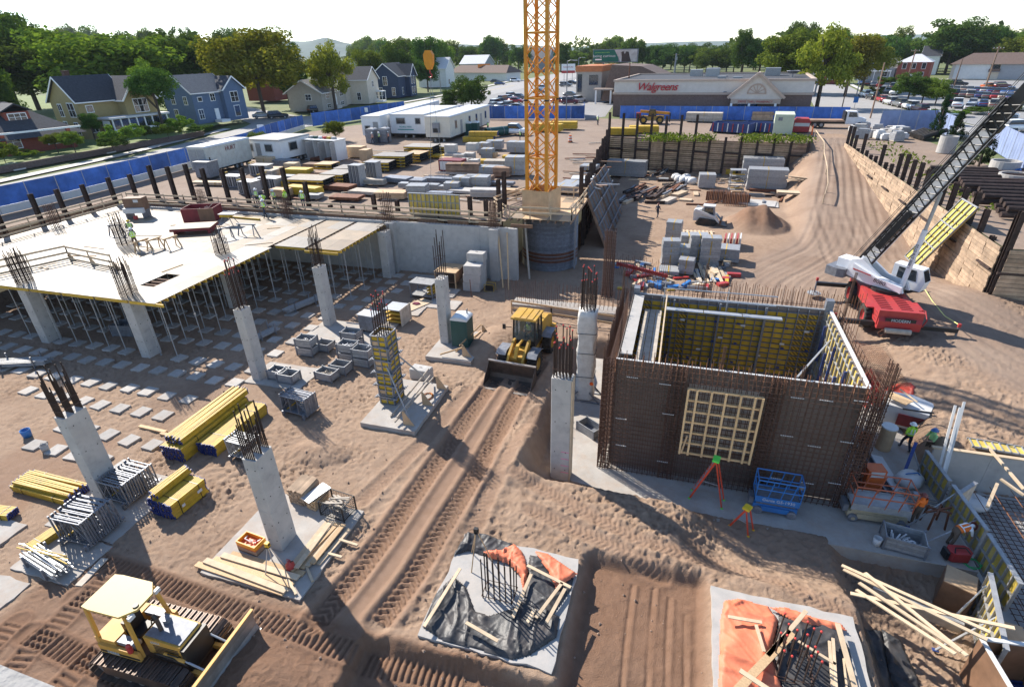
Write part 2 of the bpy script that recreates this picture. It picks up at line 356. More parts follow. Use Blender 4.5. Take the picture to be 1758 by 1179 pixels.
 return z,np.clip(dark,0,1),np.clip(firm,0,1),road
def TH(x,y):return float(terrain_h(np.array([float(x)]),np.array([float(y)]),False)[0])
NR,NC=860,1060
view=R(90)+math.radians(17.2)
dd=6.0*(150/6.0)**np.linspace(0,1,NR);hw=1.22*(0.883*dd+8.45)
UU=np.linspace(-1,1,NC);AA=UU[None,:]*hw[:,None];DD=np.repeat(dd[:,None],NC,1)
XX=DD*math.cos(view)+AA*math.sin(view);YY=DD*math.sin(view)-AA*math.cos(view)
ZZ,DK,FM,RD=terrain_h(XX,YY)
keep_out=(XX<-57.2)|((XX<-9.2)&(YY>45.5)&~((XX>-14)&(YY<53)))|(YY>104)
ZZ=np.where(keep_out,np.minimum(ZZ,-0.3),ZZ)
idx=np.arange(NR*NC).reshape(NR,NC)
F=np.stack([idx[:-1,:-1],idx[:-1,1:],idx[1:,1:],idx[1:,:-1]],-1).reshape(-1,4)
fx=XX.reshape(-1)[F].mean(1);fy_=YY.reshape(-1)[F].mean(1)
okf=(fx>-58)&(fx<60)&(fy_<103)&~((fx<-15)&(fy_>47))&~((fx<-11)&(fy_>55))&~((fx>23.5)&(fy_>44.5))&~((fy_>97)&(fx<17.5))
F=F[okf]
me=bpy.data.meshes.new('pit_floor');nv=NR*NC
me.vertices.add(nv);me.vertices.foreach_set('co',np.stack([XX,YY,ZZ],-1).astype(np.float32).ravel())
me.loops.add(len(F)*4);me.loops.foreach_set('vertex_index',F.astype(np.int32).ravel())
me.polygons.add(len(F));me.polygons.foreach_set('loop_start',np.arange(0,len(F)*4,4,dtype=np.int32))
me.update(calc_edges=True)
a1=me.attributes.new('soil','FLOAT_COLOR','POINT')
a1.data.foreach_set('color',np.stack([DK,FM,RD,np.ones_like(DK)],-1).astype(np.float32).ravel())
me.polygons.foreach_set('use_smooth',[True]*len(F))
def sand_material():
 mt=bpy.data.materials.new('sand');mt.use_nodes=True;n=mt.node_tree;N=n.nodes;L=n.links;b=N['Principled BSDF']
 b.inputs['Roughness'].default_value=0.95;b.inputs['Specular IOR Level'].default_value=0.15
 at=N.new('ShaderNodeAttribute');at.attribute_name='soil';sp=N.new('ShaderNodeSeparateColor');L.new(at.outputs['Color'],sp.inputs[0])
 geo=N.new('ShaderNodeNewGeometry')
 def noise(sc,det=8,ro=0.6):
  q=N.new('ShaderNodeTexNoise');q.inputs['Scale'].default_value=sc;q.inputs['Detail'].default_value=det;q.inputs['Roughness'].default_value=ro
  L.new(geo.outputs['Position'],q.inputs['Vector']);return q
 def mixc(fac,a,c,bl='MIX'):
  q=N.new('ShaderNodeMix');q.data_type='RGBA';q.blend_type=bl
  if isinstance(fac,float):q.inputs['Factor'].default_value=fac
  else:L.new(fac,q.inputs['Factor'])
  for k,v in(('A',a),('B',c)):
   if isinstance(v,tuple):q.inputs[k].default_value=(*v,1)
   else:L.new(v,q.inputs[k])
  return q.outputs['Result']
 def rng(src,a,c,lo=0,hi=1):
  q=N.new('ShaderNodeMapRange');q.inputs[1].default_value=a;q.inputs[2].default_value=c;q.inputs[3].default_value=lo;q.inputs[4].default_value=hi
  L.new(src,q.inputs[0]);return q.outputs[0]
 n1=noise(0.35);n2=noise(2.5);n3=noise(22,8,.7)
 sand=mixc(rng(n1.outputs['Fac'],.35,.65),(0.345,0.243,0.170),(0.265,0.178,0.120))
 sand=mixc(rng(n2.outputs['Fac'],.4,.7,0,.6),sand,(0.395,0.288,0.208))
 firm=mixc(rng(n2.outputs['Fac'],.35,.7),(0.255,0.160,0.105),(0.30,0.195,0.135))
 c=mixc(sp.outputs[1],sand,firm)
 dirt=mixc(rng(n2.outputs['Fac'],.3,.7),(0.165,0.090,0.054),(0.225,0.130,0.082))
 c=mixc(sp.outputs[0],c,dirt)
 roadc=mixc(rng(n1.outputs['Fac'],.35,.65),(0.22,0.165,0.13),(0.30,0.235,0.185))
 rf=N.new('ShaderNodeMath');rf.operation='MULTIPLY';rf.inputs[1].default_value=0.75;L.new(sp.outputs[2],rf.inputs[0])
 c=mixc(rf.outputs[0],c,roadc)
 c=mixc(rng(noise(.16,4).outputs['Fac'],.52,.66,0,.55),c,(0.19,0.125,0.088))
 c=mixc(rng(n3.outputs['Fac'],.3,.7,0,.35),c,(0.24,0.165,0.12))
 L.new(c,b.inputs['Base Color'])
 bp=N.new('ShaderNodeBump');bp.inputs['Distance'].default_value=0.06;bp.inputs['Strength'].default_value=0.9
 L.new(n3.outputs['Fac'],bp.inputs['Height']);L.new(bp.outputs[0],b.inputs['Normal'])
 return mt
m_sand=sand_material();me.materials.append(m_sand)
tag(inst(me,'pit_floor'),kind='structure')
# street-level ground round the pit
PIT=[(-57.4,-40),(-57.4,44.8),(-14.2,44.8),(-14.2,54.5),(-9.3,54.5),(-12.2,96.3),(17.2,92.2),(19.0,101),(26,101),(22.3,93),(22.2,45.2),(70,45.2),(70,-40)]
OUT=[(-3000,-200),(3000,-200),(3000,4600),(-3000,4600)]
tri=geometry.tessellate_polygon([[Vector((*p,0))for p in OUT],[Vector((*p,0))for p in PIT]])
mb=MB();P=OUT+PIT;mb.v=[(x,y,4.9)for x,y in P];mb.f=[tuple(t)for t in tri];mb.m=[0]*len(tri)
m_grass=mat('grass_ground',(0.085,0.115,0.035),0.95,var=0.35,scale=0.25,col2=(0.15,0.16,0.06),bump=0.05,bscale=6)
gnd=mb.build('ground',m_grass);tag(gnd,kind='structure')
for p in gnd.data.polygons:
 if p.normal.z<0:p.flip()
m_yard=mat('yard_dirt',(0.25,0.185,0.14),0.95,var=0.2,scale=0.25,col2=(0.19,0.135,0.10),bump=0.06,bscale=3,dirt=0.5,dirtcol=(0.30,0.23,0.175))
m_asph=mat('asphalt_pale',(0.30,0.29,0.28),0.9,var=0.08,scale=0.4,dirt=0.35,dirtcol=(0.24,0.235,0.23))
m_asph2=mat('asphalt_lot',(0.24,0.235,0.23),0.9,var=0.1,scale=0.3,dirt=0.4,dirtcol=(0.19,0.185,0.18))
m_walk=mat('pavement',(0.52,0.49,0.45),0.9,var=0.08,scale=0.8)
m_linew=mat('road_line',(0.75,0.75,0.73),0.7,var=0.1)
m_liney=mat('road_line_yellow',(0.65,0.45,0.06),0.7,var=0.1)
def sheet(name,pts,z,mt,hole=None):
 loops=[[Vector((p[0],p[1],0))for p in pts]]
 if hole:loops.append([Vector((p[0],p[1],0))for p in hole])
 t=geometry.tessellate_polygon(loops);q=MB();q.v=[(p.x,p.y,z)for l in loops for p in l];q.f=[tuple(i)for i in t];q.m=[0]*len(t)
 o=q.build(name,mt)
 for p in o.data.polygons:
  if p.normal.z<0:p.flip()
 return tag(o,kind='structure')
YARD=[(-63.6,-30),(-63.6,64),(-66.5,76),(-72,90),(-66,108),(-50,124),(-30,126),(-13.5,122),(29,119.5),(33,108),(34,60),(60,46),(70,45.3)]
sheet('yard_dirt',YARD+[(70,45.2),(22.2,45.2),(22.3,93),(26,101),(19,101),(17.2,92.2),(-12.2,96.3),(-9.3,54.5),(-14.2,54.5),(-14.2,44.8),(-57.4,44.8),(-57.4,-30)],4.93,m_yard)
gc=np.random.default_rng(9);n_=5200
cx_=gc.uniform(-26,20,n_);cy_=9+(gc.uniform(0,1,n_)**1.6)*34;kp=~((cx_>-3.6)&(cx_<13.3)&(cy_>20)&(cy_<33.7))&~((cx_>13.4)&(cy_<26.5))&~((cx_>-7.2)&(cx_<-1.9)&(cy_>10.4)&(cy_<15.5))&~((cx_>2.6)&(cx_<7.8)&(cy_>10)&(cy_<15.6))&~((cx_>-16.7)&(cx_<-11.7)&(cy_>10.6)&(cy_<15.6))&(vn(cx_*.5,cy_*.5,66)>.42)
cx_,cy_=cx_[kp],cy_[kp];cz_=terrain_h(cx_,cy_)[0];n_=len(cx_);sz=.012+.06*gc.uniform(0,1,n_)**4
oc=np.array([(1,0,0),(0,1,0),(-1,0,0),(0,-1,0),(0,0,.8),(0,0,-.8)]);of=np.array([(0,1,4),(1,2,4),(2,3,4),(3,0,4),(1,0,5),(2,1,5),(3,2,5),(0,3,5)])
Vc=oc[None]*sz[:,None,None]*gc.uniform(.6,1.4,(n_,6,1))+np.stack([cx_,cy_,cz_+sz*.35],-1)[:,None];Fc=(of[None]+(np.arange(n_)*6)[:,None,None]).reshape(-1,3)
mc=bpy.data.meshes.new('clods');mc.from_pydata(Vc.reshape(-1,3).tolist(),[],Fc.tolist());mc.materials.append(mat('clod',(.27,.19,.14),.95,var=.35,scale=9));tag(inst(mc,'clods'),'loose clods and stones scattered over the sand','clods',kind='stuff')
# footings, pavers, columns
def rebar_cage(parent,x0,x1,y0,y1,z0,heights,nx,ny,cap=None,hoops=(),r=0.027,jit=0.0):
 rr_=random.Random(int((x0+99)*131+y0*17))
 k=0;pts=[(x0+(x1-x0)*i/(nx-1),y)for i in range(nx)for y in(y0,y1)]+[(x,y0+(y1-y0)*j/(ny-1))for j in range(1,ny-1)for x in(x0,x1)]+([(x0+(x1-x0)*(i+.5)/(nx-1),(y0+y1)/2)for i in range(nx-1)]if nx>4 else[])
 for x,y in pts:
  h=heights[k%len(heights)]*1.15+rr_.uniform(-.08,.08);k+=1;dx,dy=rr_.uniform(-jit,jit),rr_.uniform(-jit,jit)
  b=MB().tube((x,y,z0),(x+dx,y+dy,z0+h),r,5).build('rebar',m_rebar_d,parent)
  if cap:MB().lathe([(0,-.01),(.036,-.005),(.04,.03),(.02,.055),(0,.06)],7,(x+dx,y+dy,z0+h)).build('cap',cap,b)
 for hz in hoops:
  q=MB();e=r*1.4
  q.path([(x0-e,y0-e,z0+hz),(x1+e,y0-e,z0+hz),(x1+e,y1+e,z0+hz),(x0-e,y1+e,z0+hz),(x0-e,y0-e,z0+hz)],0.016,4)
  q.build('tie',m_rebar,parent)
def chamfer_prism(q,x0,x1,y0,y1,z0,z1,c=0.03,mi=0):
 q.prism([(x0+c,y0),(x1-c,y0),(x1,y0+c),(x1,y1-c),(x1-c,y1),(x0+c,y1),(x0,y1-c),(x0,y0+c)],z0,z1,mi)
def column(label,cx,cy,w,d,z0,z1,heights,nx,ny,cap=None,hoops=(0.9,),group=None,jit=0.02):
 t=thing('concrete_column',label,'column',(cx,cy,z0),0,group);H=z1-z0
 cuts=[0,H*0.45,H*0.78,H]
 q=MB()
 for a,b in zip(cuts,cuts[1:]):
  chamfer_prism(q,-w/2,w/2,-d/2,d/2,a,b-(0.012 if b<H else 0))
  if b<H:chamfer_prism(q,-w/2+.006,w/2-.006,-d/2+.006,d/2-.006,b-.012,b)
 q.build('shaft',m_conc,t)
 for hz in(H*.12,H*.3,H*.6,H*.9):
  for u in(-.28,.28):MB().lathe([(0,0),(.028,0),(.028,-.004),(0,-.004)],8,(u*w,-d/2-.001,hz),axis='y').build('tie_hole',m_dark,t);MB().lathe([(0,0),(.028,0),(.028,.004),(0,.004)],8,(w/2+.001,u*d,hz),axis='x').build('tie_hole',m_dark,t)
 rebar_cage(t,-w/2+.09,w/2-.09,-d/2+.09,d/2-.09,H-0.02,heights,nx,ny,cap,hoops,jit=jit)
 return t
def footing(label,x0,x1,y0,y1,z0,z1,mt=None,rag=0.0,seed=1):
 q=MB();rr_=random.Random(seed);poly=[]
 cs=[(x0,y0),(x1,y0),(x1,y1),(x0,y1)]
 for(ax_,ay),(bx,by)in zip(cs,cs[1:]+cs[:1]):
  n=10
  for i in range(n):
   t=i/n;poly.append((ax_+(bx-ax_)*t+rr_.uniform(-rag,rag),ay+(by-ay)*t+rr_.uniform(-rag,rag)))
 q.prism(poly,z0,z1);return tag(q.build('footing',mt or m_conc_d),label,'footing')
footing('large concrete footing carrying the boards, red can and tripod',-16.5,-11.87,10.76,15.4,-0.5,0.10,m_conc_d,0.02,2)
footing('concrete footing under the yellow formed column',-15.3,-12.05,21.05,25.75,-0.5,0.28,m_conc_d,0.01,3)
footing('concrete footing under the portable toilet and ply brackets',-14.9,-11.7,28.72,32.9,-0.5,0.30,m_conc_d,0.01,4)
footing('concrete footing half under the steel frame racks',-25.2,-21.3,11.0,15.0,-0.5,0.04,m_conc_d,0.03,5)
footing('concrete footing under the open crates by the tall column',-24.9,-20.9,23.3,25.9,-0.5,0.06,m_conc_d,0.03,6)
footing('concrete footing under the slim column beside the deck',-25.0,-19.6,29.4,32.6,-0.5,0.05,m_conc_d,0.03,7)
footing('concrete footing at the lower left picture edge',-30.5,-25.9,6.5,10.8,-0.5,0.08,m_conc_d,0.03,8)
footing('concrete footing left of the bulldozer',-26.6,-22.6,5.4,8.6,-0.5,0.05,m_conc_d,0.04,9)
footing('concrete footing holding the pile of props',-24.2,-21.1,8.9,10.9,-0.45,0.07,m_conc_d,0.03,10)
footing('concrete footing under the wrapped rebar near the centre',-7.0,-2.2,10.6,15.3,-0.7,0.16,m_conc_l,0.06,11)
footing('concrete footing under the orange blanket at the right',2.8,7.5,10.4,15.35,-0.7,0.16,m_conc_l,0.05,12)
for i,(x,y,w,d)in enumerate([(-19.6,35.6,2.6,1.7),(-20.4,33.4,2.6,1.6),(-17.2,37.3,2.6,1.7),(-18.6,39.6,3.2,1.8),(-20.2,42.4,3.6,1.2)]):
 footing(['flat grey slab beside the slim column','flat grey slab touching the shadow edge','flat grey slab with a sun stripe','flat grey slab behind the rebar tops','flat grey slab along the foot of the concrete wall'][i],x-w/2,x+w/2,y-d/2,y+d/2,-0.1,0.10,m_conc_d,0.02,20+i)
mp_=MB();mp_.prism([(-.42,-.40),(.40,-.42),(.43,.39),(-.39,.42)],-0.03,0.10);me_paver=mp_.mesh('paver',m_paver)
rows=[15.05,16.8,19.0,20.8,23.05,24.75,27.0,28.8,31.0,32.8,35.0,36.8,39.0,40.8,42.4]
rp=random.Random(5);npv=0
COLS_=[(-43,24.4),(-33.7,24.5),(-24.2,13.3),(-24.2,24.0),(-24.2,32.0),(-43,33.4),(-33.7,33.4)]
PAV=[]
for ri,t_ in enumerate(rows):
 for k in range(-18,8):
  s_=-25.3+1.52*k+(0.05 if ri%2 else 0)
  if s_>(-16.5 if ri>9 else-18.6 if ri>7 else-25.0):continue
  if ri in(0,1,2)and s_<-31.8-6*(ri==2):continue
  if ri==2 and s_>-25.6:continue
  if any(abs(s_-a)<0.9 and abs(t_-b)<0.8 for a,b in COLS_):continue
  if-22.9<s_<-19.5 and 22.6<t_<26.2:continue
  if-25.2<s_<-19.4 and 29<t_<33:continue
  if-22<s_<-16 and 32.5<t_<43:continue
  if ri==3 and-26.3<s_:continue
  PAV.append((s_+rp.uniform(-.07,.07),t_+rp.uniform(-.07,.07),rp.uniform(-.09,.09),ri))
PAV.sort(key=lambda p:math.hypot(p[0],p[1]))
extra=PAV[300:];PAV=PAV[:300]
_cnt={}
_rank={id(p):0 for p in PAV}
for ri in range(len(rows)):
 for n_,p in enumerate(sorted([p for p in PAV if p[3]==ri])):_rank[id(p)]=n_
for i,pv_ in enumerate(PAV):
 a,b,c,ri=pv_
 o=inst(me_paver,'paver',None,(a,b,TH(a,b)+rp.uniform(-.015,.01)),c,scale=(rp.uniform(.93,1.05),rp.uniform(.93,1.06),1))
 tag(o,'square grey paver, '+ordw(_rank[id(pv_)])+' from the left in the '+ordw(ri)+' paver row from the front','paver','pavers set out in rows on the sand')
if extra:
 q=MB()
 for a,b,c,ri in extra:q.box((a,b,TH(a,b)+.04),(.84,.82,.12),c)
 tag(q.build('paver_rows',m_paver),'far rows of concrete pavers in the dark under the deck','pavers',kind='stuff')
colA=column('leaning-looking concrete column behind the left steel frame racks',-24.2,13.35,0.62,1.0,0,4.65,[1.35,1.9,1.6,1.2,2.0],6,3,None,(0.35,0.75))
colB=column('concrete column standing on the footing with the boards and the red can',-14.25,13.0,0.62,0.95,0.1,4.78,[1.1,1.7,1.4,0.9,1.9],6,3,None,(0.4,0.8))
colC=column('concrete column rising between the open crates and the yellow beams',-24.2,24.05,0.60,0.80,0,4.85,[1.9,2.6,2.2],5,3,m_capred,(0.3,0.9,1.5))
colE=column('slim concrete column at the outer corner of the deck extension',-24.25,32.0,0.60,0.90,0,4.62,[1.8,2.5,2.1],5,3,None,(0.4,1.2))
colF=column('concrete column beside the portable toilet',-14.35,31.1,0.62,0.85,0.3,4.95,[2.0,2.7,2.3],4,3,None,(0.5,1.4))
colH=column('concrete column just left of the dark rebar wall',-4.2,21.3,0.95,0.62,-1.2,4.75,[1.5,2.1,1.8,1.2],6,3,m_capred,(0.5,))
MB().b6(.476,.52,-.32,.3,.02,5.9).build('edge_board',m_wood_p,colH)
rows_=[(-.1,5.05)]
q=MB()
for k in range(4):q.b6(.05,.44,-.312,-.305,.55+.42*k,.58+.42*k)
q.build('paint_mark',mat('pink_paint',(0.75,0.12,0.3),0.7),colH)
for cx_,cy_,lab in((-43.0,24.75,'concrete column under the front deck edge at far left'),(-33.75,24.8,'concrete column under the front deck edge near the deck corner')):
 column(lab,cx_,cy_,0.75,1.0,0,4.22,[2.1,2.4,1.9],6,3,None,(0.5,1.6))
for cx_,cy_,lab,hh_ in((-43.6,33.2,'concrete column whose rebar sticks up beside the two workers',[2.2,2.6,2.0]),(-33.75,33.2,'concrete column whose rebar sticks up near the deck saw horses',[1.5,2.1,1.2]),(-24.6,42.2,'wall pilaster where the deck meets the concrete wall',[.3,.4])):
 column(lab,cx_,cy_,0.8,1.0,0,4.22,hh_,6,3,None,(0.5,1.4))
t=thing('wrapped_column','concrete column wrapped in whitish plastic sheeting with rebar on top','column',(-4.25,28.6,-1.15))
q=MB();rr_=random.Random(3);lv=[]
for i in range(15):
 z=i*0.42;n=20;ring=[]
 for k in range(n):
  a=2*math.pi*k/n;e=4
  w_=0.53+rr_.uniform(-.025,.03)+0.05*math.sin(i*1.3+k);d_=0.40+rr_.uniform(-.025,.03)
  c_,s_=math.cos(a),math.sin(a);ring.append((math.copysign(abs(c_)**.45,c_)*w_,math.copysign(abs(s_)**.45,s_)*d_,z+.1))
 lv.append(ring)
q.v=[p for r_ in lv for p in r_];n=20
for i in range(14):
 for k in range(n):q.f.append((i*n+k,i*n+(k+1)%n,(i+1)*n+(k+1)%n,(i+1)*n+k));q.m.append(0)
q.f.append(tuple(range(14*n,15*n)));q.m.append(0)
m_wrap=mat('plastic_wrap',(0.62,0.59,0.54),0.45,var=0.15,scale=3,bump=0.03,bscale=5,dirt=0.3)
q.build('sheeting',m_wrap,t,smooth=True)
q=MB();chamfer_prism(q,-.47,.47,-.34,.34,-.1,.8);q.build('shaft',m_conc,t)
for z in(1.7,3.3,4.6):MB().path([(-.56,-.44,z),(.56,-.44,z+.05),(.56,.44,z+.1),(-.56,.44,z+.05),(-.56,-.44,z)],.018,4).build('strap',m_black,t)
rebar_cage(t,-.38,.38,-.26,.26,5.9,[1.6,2.3,2.0],5,3,m_capred,(.6,))
q=MB()
for sx in(-1,1):
 for yy_ in(-.55,.5):q.bar((sx*.95,yy_,.08),(sx*.35,yy_,.75),.05,.09)
q.bar((-1.0,-.55,.06),(1.0,-.55,.06),.09,.09);q.bar((-1.0,.5,.06),(1.0,.5,.06),.09,.09)
q.build('brace',m_galv_d,t)
MB().lathe([(0,0),(.12,0),(.12,.02),(0,.02)],12,(0.45,-0.46,1.35),axis='y').build('marker',mat('marker_orange',(0.9,0.13,0.02),0.6),t)
t=thing('formed_column','column still inside its yellow and blue steel formwork on a footing','column formwork',(-14.65,23.6,0.28),0)
Wf,Df,Hf=0.86,1.02,4.35
MB().b6(-.36,.36,-.44,.44,0,Hf-.12).build('shaft',m_conc,t)
rf_=random.Random(8)
for side in range(4):
 a=side*math.pi/2;w_=Wf if side%2==0 else Df;off=(Df if side%2==0 else Wf)/2
 p=bpy.data.objects.new('form_side',None);C.objects.link(p);p.parent=t;p.rotation_euler=(0,0,a)
 for r_ in range(14):
  for c_ in range(2):
   z0=r_*Hf/14;x0=-w_/2+c_*w_/2
   MB().b6(x0+.03,x0+w_/2-.03,-off-.03,-off+.02,z0+.03,z0+Hf/14-.03).build('panel',m_yel if rf_.random()>.15 else m_ply,p)
 q=MB()
 for r_ in range(15):q.b6(-w_/2-.04,w_/2+.04,-off-.09,-off-.032,r_*Hf/14-.025,r_*Hf/14+.025)
 for c_ in range(3):q.b6(-w_/2+c_*w_/2-.03,-w_/2+c_*w_/2+.03,-off-.085,-off-.028,0,Hf)
 q.build('frame',m_galv_d,p)
 q=MB()
 for z in(.5,1.3,2.1,2.9,3.7):
  q.bar((-w_/2-.22,-off-.12,z),(w_/2+.22,-off-.12,z),.06,.09);q.tube((-w_/2-.2,-off-.3,z),(-w_/2-.2,-off+.1,z),.03,6)
 q.build('clamp',m_galv_d,p)
rebar_cage(t,-.28,.28,-.36,.36,Hf-.14,[1.4,2.0,1.7],5,4,m_capred,(.4,.9))
q=MB();q.tube((-.2,.3,3.4),(1.7,1.9,.15),.05,6);q.tube((.2,-.5,2.6),(1.9,-1.7,.1),.04,6);q.build('push_pull_prop',m_galv,t)
# slab deck on props
DZ=4.45
deck=thing('formwork_deck','pale plywood slab deck on props with workers standing on it','formwork deck',(0,0,0))
q1={}
rk=random.Random(11)
def deck_panels(x0,x1,y0,y1,pw,pl,skip=()):
 nx=max(1,round((x1-x0)/pw));ny=max(1,round((y1-y0)/pl));dx=(x1-x0)/nx;dy=(y1-y0)/ny
 for i in range(nx):
  for j in range(ny):
   a,b=x0+i*dx,y0+j*dy
   if any(s0<a+dx/2<s1 and t0<b+dy/2<t1 for s0,s1,t0,t1 in skip):continue
   key=(round(dx,3),round(dy,3),rk.random()<.55)
   if key not in q1:q1[key]=MB().b6(0.004,dx-.004,0.004,dy-.004,-.03,0).mesh('deck_sheet',m_deckg if key[2]else m_deck)
   inst(q1[key],'deck_sheet',deck,(a,b,DZ+rk.uniform(-.003,.004)))
deck_panels(-56.6,-30.9,24.05,35.4,1.22,2.44,skip=[(-34.6,-33.4,25.4,28.2)])
deck_panels(-56.6,-31.35,35.42,43.9,1.22,2.44)
deck_panels(-31.05,-28.2,35.9,43.7,1.22,2.44);deck_panels(-27.85,-25.0,35.9,43.7,1.22,2.44)
bj=MB().b6(0,.08,0,1,-.23,-.19).b6(.025,.055,0,1,-.19,-.07).b6(0,.08,0,1,-.07,-.033)
def joist(x,y0,y1):
 q=MB().b6(0,.08,0,y1-y0,-.23,-.19).b6(.025,.055,0,y1-y0,-.19,-.07).b6(0,.08,0,y1-y0,-.07,-.033)
 q.build('joist',m_yel2,deck,(x,y0,DZ))
x=-44.6
while x<-31.2:
 L_=2.9;q=MB().b6(0,L_-.18,0,.08,-.23,-.033);q.build('edge_beam',m_yel2,deck,(x,24.06,DZ));x+=L_
for a,b,yy_ in((-31.0,-28.25,35.92),(-27.85,-25.05,35.92)):
 MB().b6(0,b-a,0,.08,-.23,-.033).build('edge_beam',m_yel2,deck,(a,yy_,DZ))
for y in np.arange(24.4,43.5,.55):
 for(xa,xb)in([(-33.2,-30.82)]if y<35.4 else[(-27.9,-24.9)]):
  MB().b6(0,xb-xa,0,.08,-.23,-.033).build('joist',m_yel2,deck,(xa,float(y),DZ-.002))
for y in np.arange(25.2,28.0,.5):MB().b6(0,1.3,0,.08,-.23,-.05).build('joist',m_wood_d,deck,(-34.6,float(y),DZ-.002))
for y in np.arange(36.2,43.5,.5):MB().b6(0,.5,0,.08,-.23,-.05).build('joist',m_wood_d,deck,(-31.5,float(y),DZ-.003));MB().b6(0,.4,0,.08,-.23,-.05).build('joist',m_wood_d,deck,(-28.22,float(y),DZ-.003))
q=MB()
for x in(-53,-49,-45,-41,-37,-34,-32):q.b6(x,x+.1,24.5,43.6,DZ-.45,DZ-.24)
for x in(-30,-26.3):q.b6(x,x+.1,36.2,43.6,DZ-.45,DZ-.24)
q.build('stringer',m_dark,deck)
qp=MB();qp.tube((0,0,.1),(0,0,2.3),.038,7);qp.tube((0,0,2.3),(0,0,DZ-.46),.03,7);qp.tube((0,0,2.22),(0,0,2.36),.055,7);qp.b6(-.07,.07,-.07,.07,.085,.1);qp.b6(-.09,.09,-.07,.07,DZ-.47,DZ-.455)
me_prop=qp.mesh('prop',m_galv)
pr=[]
for t_ in rows:
 if t_<24.5:continue
 for k in range(-14,2):
  s_=-25.3+1.52*k
  lim=-31 if t_<35.5 else-25.3
  if s_>lim or s_<-46.5+(t_-24)*.0:continue
  if any(abs(s_-a)<0.7 and abs(t_-b)<0.7 for a,b in COLS_):continue
  if t_>33 and s_<-40:continue
  pr.append((s_,t_))
for s_,t_ in pr:
 o=inst(me_prop,'prop',None,(s_,t_+rk.uniform(-.05,.05),0));tag(o,'slender steel deck prop, '+ordw(sorted(a for a,b in pr if b==t_).index(s_))+' from the left in the '+ordw(rows.index(t_)-5)+' prop row','prop','props under the deck')
def guardrail(label,pts,h=1.07,post=2.4,rails=(0.12,0.58,1.05),ply=False,mt=None,lean=0.0):
 t=thing('guardrail',label,'guardrail');mt=mt or m_wood_p
 for(a,b)in zip(pts,pts[1:]):
  a=Vector(a);b=Vector(b);L_=(b-a).length;n=max(1,round(L_/post))
  for i in range(n+1):
   p=a.lerp(b,i/n);MB().bar((p.x,p.y,p.z),(p.x,p.y,p.z+h+.06),.05,.1).build('post',mt,t)
  for z in rails:
   MB().bar((a.x,a.y-.06,a.z+z),(b.x,b.y-.06,b.z+z+rk.uniform(-.02,.02)),.045,.15).build('rail',mt,t)
 return t
guardrail('timber guardrail along the left end of the deck',[(-55.6,24.5,4.75),(-55.6,31.7,4.75),(-55.5,37,4.75),(-55.3,43.7,4.75)],rails=(.12,.55,1.0))
guardrail('long timber guardrail along the back of the deck',[(-55.3,44.2,4.75),(-48,44.3,4.75),(-39.5,44.35,4.75),(-30,44.5,4.75),(-20.2,44.4,4.75),(-14.4,44.3,4.75)],rails=(.12,.55,1.0))
guardrail('low timber rail round the deck opening at front left',[(-46.9,24.9,DZ),(-44.8,29.4,DZ),(-39.3,28.5,DZ)],post=2.8)
for k,(x,y)in enumerate(((-44.8,29.4),(-42.0,28.9),(-39.3,28.5))):
 q=MB();q.prism([(0,-.02),(.8,-.02),(.8,.02),(0,.02)],0,.02);q.add([(0,-.02,.02),(.8,-.02,.02),(0,-.02,.6),(0,.02,.02),(.8,.02,.02),(0,.02,.6)],[(0,1,2),(5,4,3),(0,3,4,1),(1,4,5,2),(2,5,3,0)])
 tag(q.build('rail_bracket',m_ply,None,(x+.05,y,DZ+.01),R(-10)),['plywood gusset bracket at the bend of the deck rail','plywood gusset bracket in the middle of the deck rail','plywood gusset bracket at the free end of the deck rail'][k],'bracket','gussets of the deck rail')
 # soldier pile walls
qh=MB();qh.b6(-.15,.15,-.15,-.13,0,1);qh.b6(-.15,.15,.13,.15,0,1);qh.b6(-.01,.01,-.13,.13,0,1)
me_pile=qh.mesh('soldier_pile',m_pile)
def pile(parent,x,y,z0,z1,rz=0):return inst(me_pile,'soldier_pile',parent,(x,y,z0),rz,scale=(1.15,1.15,z1-z0))
_bd={}
def lag_wall(label,piles,z0f,ztop,tops,mt,facing,bh=0.30,rz=0.0,waler=(),front=0.0):
 """piles: list of (x,y); boards between neighbours as separate planks"""
 t=thing('retaining_wall',label,'retaining wall')
 for i,(x,y)in enumerate(piles):pile(t,x,y,min(z0f(x,y),ztop)-.3,tops[i%len(tops)]if isinstance(tops,list)else tops(i),rz)
 n=0
 for(ax_,ay),(bx,by)in zip(piles,piles[1:]):
  zb=min(z0f(ax_,ay),z0f(bx,by))-.2;L_=math.hypot(bx-ax_,by-ay);an=math.atan2(by-ay,bx-ax_);z=ztop-bh
  while z>zb:
   key=(round(L_,1),bh,mt.name)
   if key not in _bd:_bd[key]=MB().b6(-round(L_,1)/2+.02,round(L_,1)/2-.02,-.04,.04,.014,bh-.014).mesh('lagging_board',mt)
   o=inst(_bd[key],'lagging_board',t,((ax_+bx)/2+facing[0]*(rk.uniform(-.05,.05)-front),(ay+by)/2+facing[1]*(rk.uniform(-.03,.03)-front),z),an);z-=bh;n+=1
 return t
flat0=lambda x,y:0.0
thf=lambda x,y:max(0,TH(x,y))
LP=[(-57.6,y)for y in(26,28.4,30.9,33.4,36.7,39.1,41.7,44.6)]
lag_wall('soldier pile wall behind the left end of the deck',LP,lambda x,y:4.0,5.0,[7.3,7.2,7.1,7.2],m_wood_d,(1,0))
BP=[(-55.7,45.6)]+[(x,46.0)for x in(-53.2,-50.8,-48.4,-46.4,-44,-41.6,-39.2,-36.8,-34.6,-32.2,-29.8,-27.4,-25,-22.6,-20.2,-17.8,-16.3,-15.0)]
